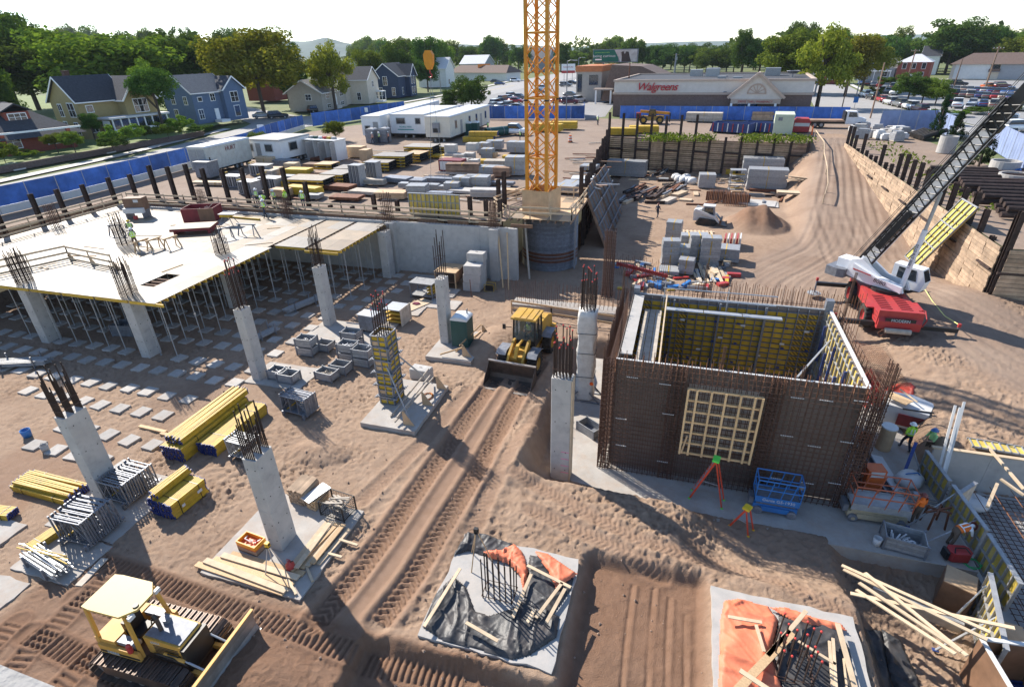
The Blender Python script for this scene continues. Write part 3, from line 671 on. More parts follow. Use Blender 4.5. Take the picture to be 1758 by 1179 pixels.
BT=[7.4,8.3,8.25,8.55,8.2,8.2,8.35,8.65,8.55,7.3,5.2,5.2,6.4,6.0,5.1,5.1,6.6,6.4,6.5]
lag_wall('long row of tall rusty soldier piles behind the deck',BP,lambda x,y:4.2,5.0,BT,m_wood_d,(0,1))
for x,y,zt,lab in((-15.6,49.3,8.2,'tall rusty pile standing left of the tower crane box'),(-16.6,50.6,7.2,'short rusty pile behind the platform railing'),(-8.9,51.9,8.3,'rusty pile just right of the tower crane box')):
 o=inst(me_pile,'steel_pile',None,(x,y,4.7),0,scale=(1.15,1.15,zt-4.7));tag(o,lab,'steel pile')
SP=[(-9.1-(y-55)*.074,y)for y in np.arange(55,96.5,2.3)]
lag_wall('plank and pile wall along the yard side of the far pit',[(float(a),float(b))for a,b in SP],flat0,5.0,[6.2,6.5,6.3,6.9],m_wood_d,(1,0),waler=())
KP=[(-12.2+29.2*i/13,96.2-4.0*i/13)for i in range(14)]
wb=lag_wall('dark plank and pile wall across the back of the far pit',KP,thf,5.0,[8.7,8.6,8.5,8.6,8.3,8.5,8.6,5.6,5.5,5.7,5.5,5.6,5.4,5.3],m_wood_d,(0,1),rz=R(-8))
for i in range(0,13,2):MB().bar((KP[i][0],KP[i][1]-.3,3.3),(KP[i+1][0],KP[i+1][1]-.3,3.25),.2,.2).build('waler',m_pile,wb)
RP=[(22.2,float(y))for y in np.arange(45.2,95,2.1)]
wr=lag_wall('pale plank retaining wall with soldier piles along the haul ramp',RP,thf,5.0,[7.3,5.2,6.6,7.4,7.3,7.2,7.4,7.3,7.2,7.4,7.3,7.5,7.2,5.8,5.6,7.2,5.6,5.4,5.6],m_lag,(1,0),front=.27)
for i in range(0,18,3):MB().bar((21.75,RP[i][1],3.4),(21.75,RP[i+1][1],3.35),.14,.14).build('waler',m_pile,wr)
FP=[(22.2+2.2*i,44.9)for i in range(8)]
wf=lag_wall('shadowed plank wall turning the corner at the right picture edge',FP,lambda x,y:1.0,5.0,[7.6,5.1,5.2,5.1],m_lag,(0,1),front=.27)
MB().bar((22,44.65,3.3),(34,44.65,3.3),.14,.14).build('waler',m_pile,wf)
# concrete wall behind
t=thing('concrete_wall','grey poured concrete wall with pilasters at the back of the deck','wall')
for i in range(13):
 x0=-56.4+i*3.35;x1=x0+3.35
 if x1>-12.6:x1=-12.6
 if x0>-13:break
 for z0,z1 in((-.1,2.35),(2.35,4.62)):
  MB().b6(x0+.006,x1-.006,43.75,44.15,z0+.004,z1-.004).build('wall_panel',m_conc,t)
for x in(-24.6,-14.8):MB().b6(x-.4,x+.4,43.2,43.76,-.1,4.60).build('pilaster',m_conc,t)
q=MB()
for x in np.arange(-56,-12.7,.3):
 for y in(43.85,44.05):q.tube((float(x),y,4.6),(float(x)+.02,y,4.6+.28),.014,4)
tag(q.build('starter_bar',m_rebar,t),kind='stuff')
for x in np.arange(-22.2,-13,2.9):MB().b6(float(x),float(x)+1.9,44.2,44.3,4.62,4.9).build('kicker_board',m_plydk,t)
for x in np.arange(-55,-26,3.2):MB().b6(float(x),float(x)+3.1,44.2,44.28,4.5,4.85).build('kicker_board',m_plydk,t)
# tower crane
tw=thing('tower_crane','orange lattice tower crane mast rising out of a plywood box','tower crane',(-11.75,48.05,0),R(-13))
hw_=0.93
for sx in(-1,1):
 for sy in(-1,1):MB().b6(sx*hw_-.12,sx*hw_+.12,sy*hw_-.12,sy*hw_+.12,0.2,44).build('mast_chord',m_ory,tw)
zz0=7.6;ph=1.55;k=0;z=0.5
faces_=[((-1,-1),(1,-1)),((1,-1),(1,1)),((1,1),(-1,1)),((-1,1),(-1,-1))]
while z<43:
 for fi,(a,b)in enumerate(faces_):
  ax_,ay,bx,by=a[0]*hw_,a[1]*hw_,b[0]*hw_,b[1]*hw_
  MB().tube((ax_,ay,z),(bx,by,z+ph),.05,6).build('diagonal',m_ory,tw)
  MB().tube((bx,by,z),(ax_,ay,z+ph),.05,6).build('diagonal',m_ory,tw)
  if k%3==0:MB().tube((ax_,ay,z),(bx,by,z),.085,6).build('girt',m_ory,tw)
 z+=ph;k+=1
for z in(5.4+8.9,5.4+18):
 for sx in(-1,1):
  for sy in(-1,1):MB().b6(sx*hw_-.14,sx*hw_+.14,sy*hw_-.14,sy*hw_+.14,z-.06,z+.06).build('joint_collar',m_black,tw)
q=MB()
for dx in(-.2,.2):q.b6(.35+dx-.02,.35+dx+.02,.3,.33,4.5,43)
for z in np.arange(4.6,43,.3):q.b6(.15,.55,.3,.32,float(z),float(z)+.03)
q.build('ladder',m_ory,tw)
bx_=thing('plywood_box','plywood box built round the foot of the tower crane','plywood box',(-11.75,48.05,5.0),R(-13))
for i in range(5):MB().b6(-1.28+i*.512+.003,-1.28+(i+1)*.512-.003,-1.28,-1.25,.03,2.15).build('ply_board',m_ply,bx_);MB().b6(-1.28+i*.512+.003,-1.28+(i+1)*.512-.003,1.25,1.28,.03,2.15).build('ply_board',m_ply,bx_)
for i in range(5):MB().b6(1.25,1.28,-1.24+i*.496+.003,-1.24+(i+1)*.496-.003,.03,2.15).build('ply_board',m_ply,bx_);MB().b6(-1.28,-1.25,-1.24+i*.496+.003,-1.24+(i+1)*.496-.003,.03,2.15).build('ply_board',m_ply,bx_)
MB().b6(-1.31,1.31,-1.32,-1.285,2.05,2.17).b6(1.285,1.32,-1.285,1.31,2.05,2.17).build('top_rail',m_wood,bx_)
q=MB();jd=Vector((-20.5+11.75,45.6-48.05,0)).normalized()
j0=Vector((-11.75,48.05,44));j1=j0+jd*34;nrm=jd.cross(Vector((0,0,1)))
jb=bpy.data.objects.new('jib',None);C.objects.link(jb);tag(jb,None)
jq=MB()
for off,dz_ in((nrm*.6,0),(nrm*-.6,0),(Vector((0,0,0)),1.1)):jq.tube(j0+off+Vector((0,0,dz_)),j1+off+Vector((0,0,dz_)),.07,6)
for i in range(22):
 a=j0.lerp(j1,i/22);b=j0.lerp(j1,(i+.5)/22)+Vector((0,0,1.1));c=j0.lerp(j1,(i+1)/22)
 for off in(nrm*.6,nrm*-.6):jq.tube(a+off,b,.04,5);jq.tube(b,c+off,.04,5)
jq.b6(-12.9,-10.6,46.9,49.2,43.6,44.4)
o=jq.build('jib_lattice',m_ory);bpy.data.objects.remove(jb)
o.parent=tw;o.matrix_parent_inverse=(Matrix.Translation((-11.75,48.05,0))@Matrix.Rotation(R(-13),4,'Z')).inverted();o.name='jib'
hk=thing('hook_block','orange crane hook block hanging on cables above the yard','crane hook',(-20.4,45.6,16.4));hk.scale=(.85,.85,.72)
q=MB();q.prof([(-.42,1.0),(-.48,1.9),(-.25,2.35),(.25,2.35),(.48,1.9),(.42,1.0),(.18,.45),(-.18,.45)],'y',-.22,.22);q.build('block',m_ory,hk)
q=MB();q.path([(0,0,.45),(0,0,.1),(.16,0,-.05),(.14,0,-.28),(-.02,0,-.36),(-.16,0,-.25)],.06,7);q.build('hook',m_red,hk)
for sx in(-.28,.28):MB().tube((sx,0,2.2),(sx*2.0,0,38),.022,5).build('cable',m_black,hk)
for sx in(-.06,.06):MB().lathe([(0.0,-.05),(.3,-.05),(.33,0),(.3,.05),(0,.05)],14,(sx,0,1.75),axis='y').build('sheave',m_black,hk)
for sx in(-.9,.9):MB().tube((-.0,0,-.3),(sx,-.35,-13.1),.018,5).build('sling_chain',m_galv_d,hk)
pl=thing('crane_platform','plywood working platform round the tower crane box','platform')
for i in range(5):
 for j in range(4):
  x0=-14.0+i*1.09;y0=45.7+j*2.1
  if-13.1<x0+.5<-10.4 and 46.9<y0+1.0<49.2:continue
  MB().b6(x0+.005,x0+1.085,y0+.005,y0+2.095,4.95,5.0).build('deck_sheet',m_ply if(i+j)%3 else m_deck,pl)
q=MB()
for i in range(9):q.b6(-14+i*.67,-13.92+i*.67,45.5,53.9,4.75,4.945)
q.build('joist',m_wood_d,pl)
guardrail('timber guardrail round the tower crane platform',[(-14.0,45.6,5.0),(-8.6,45.9,5.0),(-8.6,53.8,5.0),(-11.3,54,5.0)],post=1.8,rails=(.55,1.0))
guardrail('timber guardrail behind the platform on the yard side',[(-14.3,45.6,5.0),(-16.4,48.6,5.0),(-14.6,53.4,5.0)],post=1.8,rails=(.3,.65,1.0))
rs=thing('ribbed_shaft','round dark ribbed steel shaft below the tower crane platform','shaft',(-11.15,49.0,0))
for i in range(42):
 z=.05+i*.112;q=MB();n=40;prv=None;pts=[]
 for k in range(n+1):
  a=R(178+184*k/n);pts.append((2.55*math.cos(a),2.55*math.sin(a),z))
 q.path(pts,.045,5);q.build('rib',m_rust if 6<i<16 and i%3 else m_galv_d,rs)
q=MB();n=40
P=[(2.52*math.cos(R(360*k/n)),2.52*math.sin(R(360*k/n)),z)for z in(0,4.72)for k in range(n)]
q.add(P,[(k,(k+1)%n,(k+1)%n+n,k+n)for k in range(n)]);q.build('liner',m_pile,rs)
MB().b6(2.5,2.62,-1.3,-1.1,0,4.9).build('corner_post',m_galv_d,rs)
# stair core under construction
ZC=-1.1
o=MB().prism([(-3.6,21.0),(-0.6,20.6),(2.5,20.0),(13.3,19.95),(13.3,33.6),(-5.0,33.6),(-5.0,21.9)],-1.95,ZC).build('core_slab',m_conc_d);tag(o,kind='structure')
MB().b6(9.0,12.6,19.92,19.95,-1.10,-1.06).build('form_strip',m_wood_g,o)
core=thing('core_rebar_wall','tall dark rebar cage wall around the square stair core','rebar wall')
X0,X1,Y0,Y1,ZT=-2.5,9.0,22.35,31.2,5.35
qv=MB().tube((0,0,0),(0,0,1),.016,5).mesh('rebar',m_rebar)
rc=random.Random(4)
n=46
for i in range(n+1):
 x=X0+(X1-X0)*i/n;inst(qv,'vertical_bar',core,(x,Y0,ZC),rot=(rc.uniform(-.003,.003),rc.uniform(-.003,.003),0),scale=(1,1,ZT-ZC+rc.choice((.1,.15,.55,.6))))
for k in range(25):
 z=ZC+.12+k*.255;inst(qv,'horizontal_bar',core,(X0,Y0-.03,z),rot=(0,R(90),0),scale=(1,1,X1-X0))
for k in range(25):
 z=ZC+.12+k*.255;inst(qv,'horizontal_bar',core,(X0-.03,Y0,z),rot=(R(-90),0,0),scale=(1,1,Y1-Y0));inst(qv,'horizontal_bar',core,(X1+.03,Y0,z),rot=(R(-90),0,0),scale=(1,1,Y1-Y0))
for i in range(35):
 y=Y0+(Y1-Y0)*(i+.5)/35
 inst(qv,'vertical_bar',core,(X0,y,ZC),scale=(1,1,ZT-ZC+rc.choice((.1,.5,.6))))
 if i%2:inst(qv,'vertical_bar',core,(X1,y,ZC),scale=(1,1,ZT-ZC-.15))
q=MB()
for i in range(n):
 x=X0+(X1-X0)*(i+.45)/n
 q.tube((x,Y0+.22,ZC),(x,Y0+.22,ZT+.05),.014,4);q.tube((x,Y1,ZC),(x,Y1,ZT+rc.choice((.1,.6,.9))),.014,4);q.tube((x,Y1-.2,ZC),(x,Y1-.2,ZT+.1),.014,4)
for i in range(34):
 y=Y0+(Y1-Y0)*i/34
 q.tube((X0+.25,y,ZC),(X0+.25,y,ZT),.014,4);q.tube((X1-.25,y,ZC),(X1-.25,y,ZT-.2),.014,4)if i%2 else None
for k in range(25):
 z=ZC+.2+k*.255;q.tube((X0,Y0+.25,z),(X1,Y0+.25,z),.014,4);q.tube((X0,Y1,z),(X1,Y1,z),.014,4);q.tube((X0+.28,Y0,z),(X0+.28,Y1,z),.014,4)
tag(q.build('inner_mat',m_rebar,core),kind='stuff')
q=MB()
for xa,xb in((X0-.02,X0+.55),(X1-.55,X1+.05),(.55,1.15),(4.75,5.3)):
 for i in range(4):
  for y in(Y0+.02,Y0+.26):q.tube((xa+(xb-xa)*i/3,y,ZC),(xa+(xb-xa)*i/3,y,ZT-.1),.024,5)
 for k in range(40):
  z=ZC+.1+k*.16;q.path([(xa,Y0-.05,z),(xb,Y0-.05,z),(xb,Y0+.3,z),(xa,Y0+.3,z),(xa,Y0-.05,z)],.011,4)
tag(q.build('boundary_cage',m_rebar,core),kind='stuff')
for i in range(42):
 x=X0+.6+i*.26+rc.uniform(-.05,.05);z=ZT-.15
 a=rc.uniform(-.12,.12)
 MB().path([(x,Y0-.35,z-.35),(x+a,Y0+.05,z+.25),(x+a,Y0+.12,z+.45)],.016,4).build('hooked_bar',m_rebar_o,core)
qs=MB()
for i in range(6):qs.b6(i*.09,i*.09+.065,0,.03,0,.03)
me_sp=qs.mesh('spacer_strip',m_white)
for x in(-1.6,.2,2.6,5.4,6.7,7.9):
 for z in(.3,2.4,4.4):
  if 1.1<x<4.7 and z<4.6:continue
  inst(me_sp,'spacer_strip',core,(x+rc.uniform(-.2,.2),Y0-.07,z+rc.uniform(-.4,.4)))
fw_=thing('core_formwork','yellow framed formwork box standing inside the core rebar','formwork')
IX0,IX1,IY0,IY1=-1.95,8.45,22.85,30.75
m_formdark=mat('form_face_dark',(0.165,0.13,0.11),0.65,var=0.25,scale=.7,dirt=0.4,dirtcol=(0.17,0.15,0.14))
for i in range(4):
 w_=(IX1-IX0)/4
 for z0,z1 in((ZC+.02,1.6),(1.6,5.15)):
  MB().b6(IX0+i*w_+.004,IX0+(i+1)*w_-.004,IY0,IY0+.03,z0+.004,z1-.004).build('face_sheet',m_formdark,fw_)
  MB().b6(IX0+i*w_+.004,IX0+(i+1)*w_-.004,IY1-.03,IY1,z0+.004,z1-.004).build('face_sheet',m_formdark,fw_)
for i in range(3):
 w_=(IY1-IY0-.06)/3
 for x in(IX0,IX1-.03):MB().b6(x,x+.03,IY0+.03+i*w_+.004,IY0+.03+(i+1)*w_-.004,ZC+.02,5.15).build('face_sheet',m_formdark,fw_)
pw,phh=1.04,0.66
m_hatch=mat('yellow_hatched',(0.55,0.34,0.03),0.55,var=0.2,rand=.1,wave=('DIAGONAL',3.0,.8))
def yel_panel(a,b,z,plane,mt):
 key=(plane,mt.name)
 if key not in _bd:
  _bd[key]=(MB().b6(.03,pw/2-.03,0,.02,.03,phh/2-.03)if plane=='y' else MB().b6(0,.02,.03,pw/2-.03,.03,phh/2-.03)).mesh('infill_panel',mt)
 return inst(_bd[key],'infill_panel',fw_,(a,b,z))
ni=int((IX1-IX0)/(pw/2));nk=int((5.1-ZC)/(phh/2))
for i in range(ni):
 for k in range(nk):
  z=ZC+.05+k*phh/2
  if k<6:continue
  hat=(i in(0,1,ni-1,ni-2,5))
  yel_panel(IX0+.05+i*pw/2,IY1-.06,z,'y',m_hatch if hat else m_yel)
q=MB()
for i in range(ni+1):q.b6(IX0+.05+i*pw/2-.02,IX0+.05+i*pw/2+.02,IY1-.16,IY1-.035,ZC,5.12)
for k in range(nk+1):q.b6(IX0,IX1,IY1-.15,IY1-.04,ZC+.05+k*phh/2-.015,ZC+.05+k*phh/2+.015)
for x in(IX0+2.3,IX0+4.8,IX0+7.2):q.b6(x,x+.1,IY1-.3,IY1-.16,ZC,5.1)
q.build('steel_frame',m_galv_d,fw_)
for i in range(0,8):
 for k in range(3):
  x=IX0+.9+i*1.25;z=1.4+k*1.25;MB().b6(x,x+.16,IY1-.22,IY1-.16,z,z+.1).build('clamp',m_blues,fw_)
for i in range(9):MB().b6(IX0+.6+i*1.1,IX0+.85+i*1.1,IY1-.165,IY1-.155,2.0+(i%3)*.9,2.12+(i%3)*.9).build('sticker',m_white,fw_)
for i in range(14):
 for k in range(5):
  y=IY0+.15+i*.545;z=ZC+.2+k*1.2
  if k<1:continue
  key='rp'
  if key not in _bd:_bd[key]=MB().b6(-.02,0,.04,.46,.03,1.12).mesh('infill_panel',m_yelf)
  inst(_bd[key],'infill_panel',fw_,(IX1-.05,y,z))
q=MB()
for i in range(15):q.b6(IX1-.16,IX1-.03,IY0+.15+i*.545-.03,IY0+.15+i*.545+.03,ZC,5.12)
for k in range(8):q.b6(IX1-.15,IX1-.04,IY0,IY1,ZC+.2+k*.8-.02,ZC+.2+k*.8+.02)
q.build('steel_frame',m_galv,fw_)
q=MB()
for i in range(6):q.b6(IX1-.3,IX1-.17,IY0+1+i*1.2,IY0+1.08+i*1.2,1.5+(i%2),3.6+(i%2))
q.build('waler',m_blues,fw_)
MB().b6(IX0-.05,IX1+.05,IY0-.12,IY0-.02,5.14,5.2).build('top_strip',m_white,fw_)
MB().b6(IX1-.03,IX1+.12,IY0,IY1,5.16,5.22).build('top_strip',m_white,fw_)
MB().b6(IX0+.02,IX1,IY1-.03,IY1+.1,5.16,5.21).build('top_strip',m_galv,fw_)
MB().b6(IX1-.25,IX1+.12,IY1-.1,IY1+.3,ZC,5.75).build('corner_post',m_galv_d,fw_)
MB().b6(IX0+.02,IX0+.35,IY1-.2,IY1+.3,3.2,5.6).build('corner_post',m_galv_d,fw_)
MB().bar((IX1-.3,IY1-2.5,4.6),(IX1-2.7,IY0+.1,5.2),.07,.07).build('stay',m_galv,fw_)
q=MB();q.b6(-1.85,-1.3,23.2,30.4,5.2,5.26);q.build('walkway_plank',m_conc_l,fw_)
for i in range(3):MB().b6(-1.2+i*.33,-.9+i*.33,23.0,30.3,4.42+i*.004,4.47+i*.004).build('walkway_plank',m_wood_g,fw_)
MB().bar((-.05,22.9,5.05),(-.05,30.0,5.5),.07,.16).build('guard_board',m_wood_p,fw_)
for z in(5.35,5.9):MB().tube((-.3,30.2,z),(5.7,30.25,z),.03,6).build('guard_rail',m_alu,fw_)
for i in range(3):MB().b6(.0+i*2.02,1.98+i*2.02,29.5,29.9,4.85,4.9).build('walkway_plank',m_alu,fw_)
for x in(-.2,3.2):MB().tube((x,30.3,4.6),(x,30.3,6.1),.03,6).build('guard_post',m_alu,fw_)
t=thing('timber_lattice','square lattice of pale timber fixed on the dark rebar wall','timber lattice',(1.32,Y0-.12,.75))
LW,LH=3.2,3.65;m_lat=mat('lattice_pine',(.62,.42,.22),.75,var=.12,rand=.1)
for i in range(7):
 x=[0,.38,1.0,1.6,2.22,2.8,LW-.09][i]
 MB().b6(x,x+.09,-.12,-.03,0,LH).build('stile',m_lat,t)
for k in range(7):
 z=k*(LH-.09)/6
 MB().b6(.0,LW,-.03+.002,.06,z,z+.09).build('batten',m_lat,t)
MB().bar((.12,-.075,.05),(.28,-.075,1.1),.07,.07).build('brace',m_wood,t)
o=MB().b6(1.4,4.4,Y0+.45,Y0+.47,.8,4.3).build('block_out_sheet',m_conc_d,core)
def bundle(label,x,y,z0,h,w,n,mt=m_rebar):
 t=thing('rebar_column',label,'rebar cage',(x,y,z0))
 for i in range(n):
  for yy_ in(-w/2,0,w/2):MB().tube((-w/2+w*i/(n-1),yy_,0),(-w/2+w*i/(n-1)+rc.uniform(-.02,.02),yy_,h+rc.uniform(-.3,.1)),.022,5).build('rebar',mt,t)
 q=MB()
 for k in range(int(h/.3)):z=.2+k*.3;q.path([(-w/2-.04,-w/2-.04,z),(w/2+.04,-w/2-.04,z),(w/2+.04,w/2+.04,z),(-w/2-.04,w/2+.04,z),(-w/2-.04,-w/2-.04,z)],.014,4)
 tag(q.build('ties',mt,t),kind='stuff')
bundle('tall slender rebar cage standing between the ribbed shaft and the core',-4.75,41.9,-.05,5.7,.75,6)
bundle('upright rebar cage at the right end of the core wall',9.35,23.4,ZC,7.4,.35,3)
for x,y,h,lab in((-2.65,30.9,7.6,'single tall bar rising at the back left corner of the core'),(1.9,31.4,8.2,'single tall bar rising behind the core back wall'),(9.4,31.6,8.2,'tall bar rising at the back right corner of the core'),(5.9,23.0,6.9,'bundle of bars rising from the front core wall right of the lattice'),(2.6,22.95,7.4,'bundle of bars rising from the front core wall above the lattice')):
 q=MB()
 for k in range(3):q.tube((x+k*.05,y,ZC),(x+k*.05+.02,y,ZC+h),.02,5)
 tag(q.build('rebar_bundle',m_rebar,None),lab,'rebar')
o=footing('low concrete strip wall with starter bars in front of the ribbed shaft',-11.6,-3.0,37.6,38.9,-1.2,0.55,m_conc_d,.02,31)
q=MB()
for x in np.arange(-12.2,-2.6,.32):
 for y in(38.1,38.7):q.tube((float(x),y,.5),(float(x)+rc.uniform(-.05,.05),y,2.1+rc.uniform(-.1,.3)),.018,4)
o2=q.build('starter_bars',m_rebar,o);tag(o2,kind='stuff')
guardrail('timber guardrail beside the loader in front of the low wall',[(-11.4,37.0,.0),(-8.2,36.6,.0),(-3.2,36.4,-.2)],post=3.0,rails=(.55,1.1),mt=m_wood)
q=MB()
for i in range(30):q.tube((-5.0+i*.17,47.0-i*.05,.1),(-5.0+i*.17,47.0-i*.05,1.7+(i%3)*.2),.016,4)
tag(q.build('starter_bars',m_rebar),'row of upright starter bars in front of the red beam','starter bars')
q=MB();q.bar((-4.8,48.4,.6),(-.2,46.1,.6),.12,.3)
for i in range(16):q.bar((-4.7+i*.29,48.3-i*.145,.3),(-4.7+i*.29,48.3-i*.145,.9),.05,.05)
tag(q.build('red_truss',m_red),'red steel truss beam lying behind the core','steel beam')
q=MB()
for i in range(40):q.tube((9.6+i*.11,32.0,.4),(9.6+i*.11-.3,38.0-i*.03,.42),.012,4)
for i in range(20):q.tube((9.4,32.3+i*.28,.42),(13.9,32.3+i*.27,.42),.012,4)
tag(q.build('rebar_mat',m_rebar_o),'rusty mat of bars standing out between core and mobile crane','rebar mat')
for i in range(30):
 pass
q=MB()
for i in range(60):
 x=1.5+i*.15;q.tube((x,31.6,.0),(x+rc.uniform(-.05,.05),32.0,6.0 if False else 5.7+rc.uniform(-.1,.2)),.014,4)
tag(q.build('back_bars',m_rebar_o,core),kind='stuff')
# raft pit on the right: form panels, rebar floor
raft=thing('raft_rebar','dense rebar floor mat in the dark pit at the right','rebar mat',(14.0,14.0,-1.9))
for i in range(34):MB().tube((.1+i*.28,0,.28),(.1+i*.28,11.6,.28),.022,4).build('bar',m_rebar,raft)
for i in range(42):MB().tube((0,.1+i*.28,.32),(9.5,.1+i*.28,.32),.022,4).build('bar',m_rebar,raft)
q=MB()
for i in range(34):q.tube((.1+i*.28,0,.9),(.1+i*.28,11.6,.9),.018,4)if i%3==0 else None
tag(q.build('upper_bars',m_rebar_o,raft),kind='stuff')
o=MB().b6(13.7,24,14,26.4,-2.3,-1.85).build('raft_blinding',m_conc);tag(o,kind='structure')
def form_panel(label,p,q_,z0,h,thick=.12,group=None,yellow=True):
 """upright framed panel from p to q_ (plan), yellow back in grey frame on the -normal side"""
 p=Vector((*p,0));q_=Vector((*q_,0));L_=(q_-p).length;an=math.atan2(q_.y-p.y,q_.x-p.x)
 t=thing('wall_form',label,'form panel',(p.x,p.y,z0),an,group)
 n=max(2,round(L_/.4));m_=max(2,round(h/.7))
 MB().b6(0,L_,-.02,0,0,h).build('face_sheet',m_ply if not yellow else m_wood_g,t)
 for i in range(n):
  for k in range(m_):
   MB().b6(i*L_/n+.03,(i+1)*L_/n-.03,.005,.03,k*h/m_+.03,(k+1)*h/m_-.03).build('infill_panel',m_yelf,t)
 f=MB()
 for i in range(n+1):f.b6(i*L_/n-.025,i*L_/n+.025,.002,thick,0,h)
 for k in range(m_+1):f.b6(-.02,L_+.02,.004,thick-.002,k*h/m_-.03,k*h/m_+.03)
 f.b6(-.04,L_+.04,-.03,thick+.02,h,h+.05)
 f.build('frame',m_galv,t)
 return t
form_panel('form panel beside the bundle of white pipes',(13.25,23.9),(13.0,26.0),ZC,1.35)
form_panel('form panel near the kneeling worker in orange',(13.6,21.0),(13.3,23.6),ZC,1.35)
form_panel('form panel the green shirt worker leans over',(13.7,18.4),(13.6,20.8),-1.3,1.5)
form_panel('form panel propped behind the crossing white boards',(12.1,15.4),(12.9,18.7),-1.9,2.0)
form_panel('form panel at the lower right picture corner',(13.7,13.2),(14.6,16.6),-1.9,2.0)
form_panel('short form panel standing square to its neighbour in the raft pit',(13.5,23.3),(14.4,24.2),-1.9,2.0)
form_panel('form panel lying on the sand left of the timber boxes',(9.2,18.2),(11.9,17.3),-1.75,.45)
t=thing('form_box','open timber shutter box in the bottom right corner','form box',(11.6,13.6,-1.9),R(6))
for a,b,c,d in((0,1.9,2.0,2.06),(0,.06,0,2.0),(1.84,1.9,0,2.0)):MB().b6(a,b,c,d,0,2.0).build('side',m_plydk,t)
MB().b6(-.03,1.93,1.96,2.1,2.0,2.06).b6(-.03,.1,0,1.96,2.0,2.06).build('rim',m_white,t)
for i,(x,y,h,r_,lab)in enumerate(((12.2,18.9,1.25,-24,'brown plywood box with a black glove heap on top'),(13.0,16.9,1.1,-10,'brown plywood box with a grey tool on top'))):
 t=thing('plywood_box',lab,'plywood box',(x,y,-1.9),R(r_))
 for a in range(4):
  MB().b6(-.5,.5,-.52,-.49,0,h).build('side',m_plydk,t).rotation_euler=(0,0,a*math.pi/2)
 MB().b6(-.5,.5,-.5,.5,h,h+.03).build('lid',m_ply,t)
t=thing('grey_form_wall','smooth grey shutter wall closing the back of the raft pit','form wall')
for i in range(4):MB().b6(13.3+i*2.4,13.3+(i+1)*2.4-.01,26.2,26.3,-1.9,.35).build('sheet',m_conc,t)
MB().b6(13.2,23,26.15,26.35,.36,.42).build('capping',m_wood_p,t)
q=MB();
for i in range(8):q.b6(i*.3,i*.3+.05,0,.75,0,.1)
q.b6(-.05,2.2,0,.05,0,.1);q.b6(-.05,2.2,.7,.75,0,.1)
t=thing('wall_form','small framed panel lying on the sand above the grey shutter wall','form panel',(15.0,26.6,.42),R(-4));q.build('frame',m_galv,t);MB().b6(0,2.1,.05,.7,.02,.05).build('infill_panel',m_yelf,t)
def prop_stay(label,a,b):
 t=thing('push_pull_prop',label,'prop',a);d=Vector(b)-Vector(a)
 MB().tube((0,0,0),d*.55,.045,7).build('outer_tube',m_galv,t);MB().tube(d*.5,d,.032,7).build('inner_tube',m_alu,t);MB().box((0,0,.02),(.2,.14,.04)).build('foot',m_blues,t)
prop_stay('grey push-pull prop right of the steel bin',(10.9,20.4,ZC+.03),(13.5,21.7,0.1))
prop_stay('grey push-pull prop behind the kneeling worker',(11.3,21.9,ZC+.03),(13.4,23.4,0.1))
prop_stay('grey push-pull prop below the crossing boards',(10.9,16.4,-1.88),(12.5,17.0,-.2))
prop_stay('grey push-pull prop at the lower right corner',(12.9,14.8,-1.88),(14.2,15.6,-.2))
prop_stay('grey push-pull prop next to the upper plywood box',(11.7,17.7,-1.88),(12.7,18.4,-.2))
t=thing('blue_waler','dark blue steel waler lying on the ground in the raft pit','steel beam',(12.9,15.6,-1.86),R(8));MB().b6(-1.2,1.2,-.1,-.04,0,.2).b6(-1.2,1.2,.04,.1,0,.2).build('channel',m_blues,t)
t=thing('blue_waler','dark blue steel waler standing askew beside the white bag','steel beam',(12.0,25.2,ZC));MB().bar((0,0,.1),(.75,1.6,1.2),.14,.2).build('channel',m_blues,t);MB().bar((-.1,-.1,.08),(1.3,.1,.08),.12,.16).build('foot',m_blues,t);MB().tube((.6,1.2,1.0),(.9,.1,.1),.04,6).build('stay',m_galv,t)
for i,(a,b,za,zb)in enumerate((((1445,970),(1700,1085),-.25,.5),((1448,977),(1695,1098),-.28,.45),((1460,1018),(1742,1078),-.2,.55),((1475,1000),(1650,1118),-.15,.6),((1485,983),(1660,1125),-.1,.62),((1470,1012),(1640,1122),-.2,.58))):
 p=G(*a,za);q_=G(*b,zb)
 o=MB().bar(p,q_,.14,.05).build('long_board',m_wood_p);tag(o,'long pale board in the crossing heap over the raft pit','board','crossing pale boards')
for i,(a,b)in enumerate((((1615,800),(1640,755)),((1622,808),(1652,758)),((1628,800),(1658,762)))):
 p=G(*a,.3);q_=G(*b,2.0)
 o=MB().bar((p.x,p.y,-.1),(p.x+.6,p.y+2.0,2.5+.1*i),.1,.1).build('white_post',m_white);tag(o,'white timber post in the leaning bundle beside the form panels','post','leaning white posts')
for i,(a,b)in enumerate((((1695,765),(1758,840)),((1718,822),(1758,850)),((1695,870),(1712,830)))):
 o=MB().bar(G(*a,.5),G(*b,.4),.12,.08).build('timber_beam',m_wood_p);tag(o,['long timber spanning over the shutter wall at the right edge','short timber crossing the rebar at the right edge','timber balanced across the rebar beside the white bag'][i],'beam')
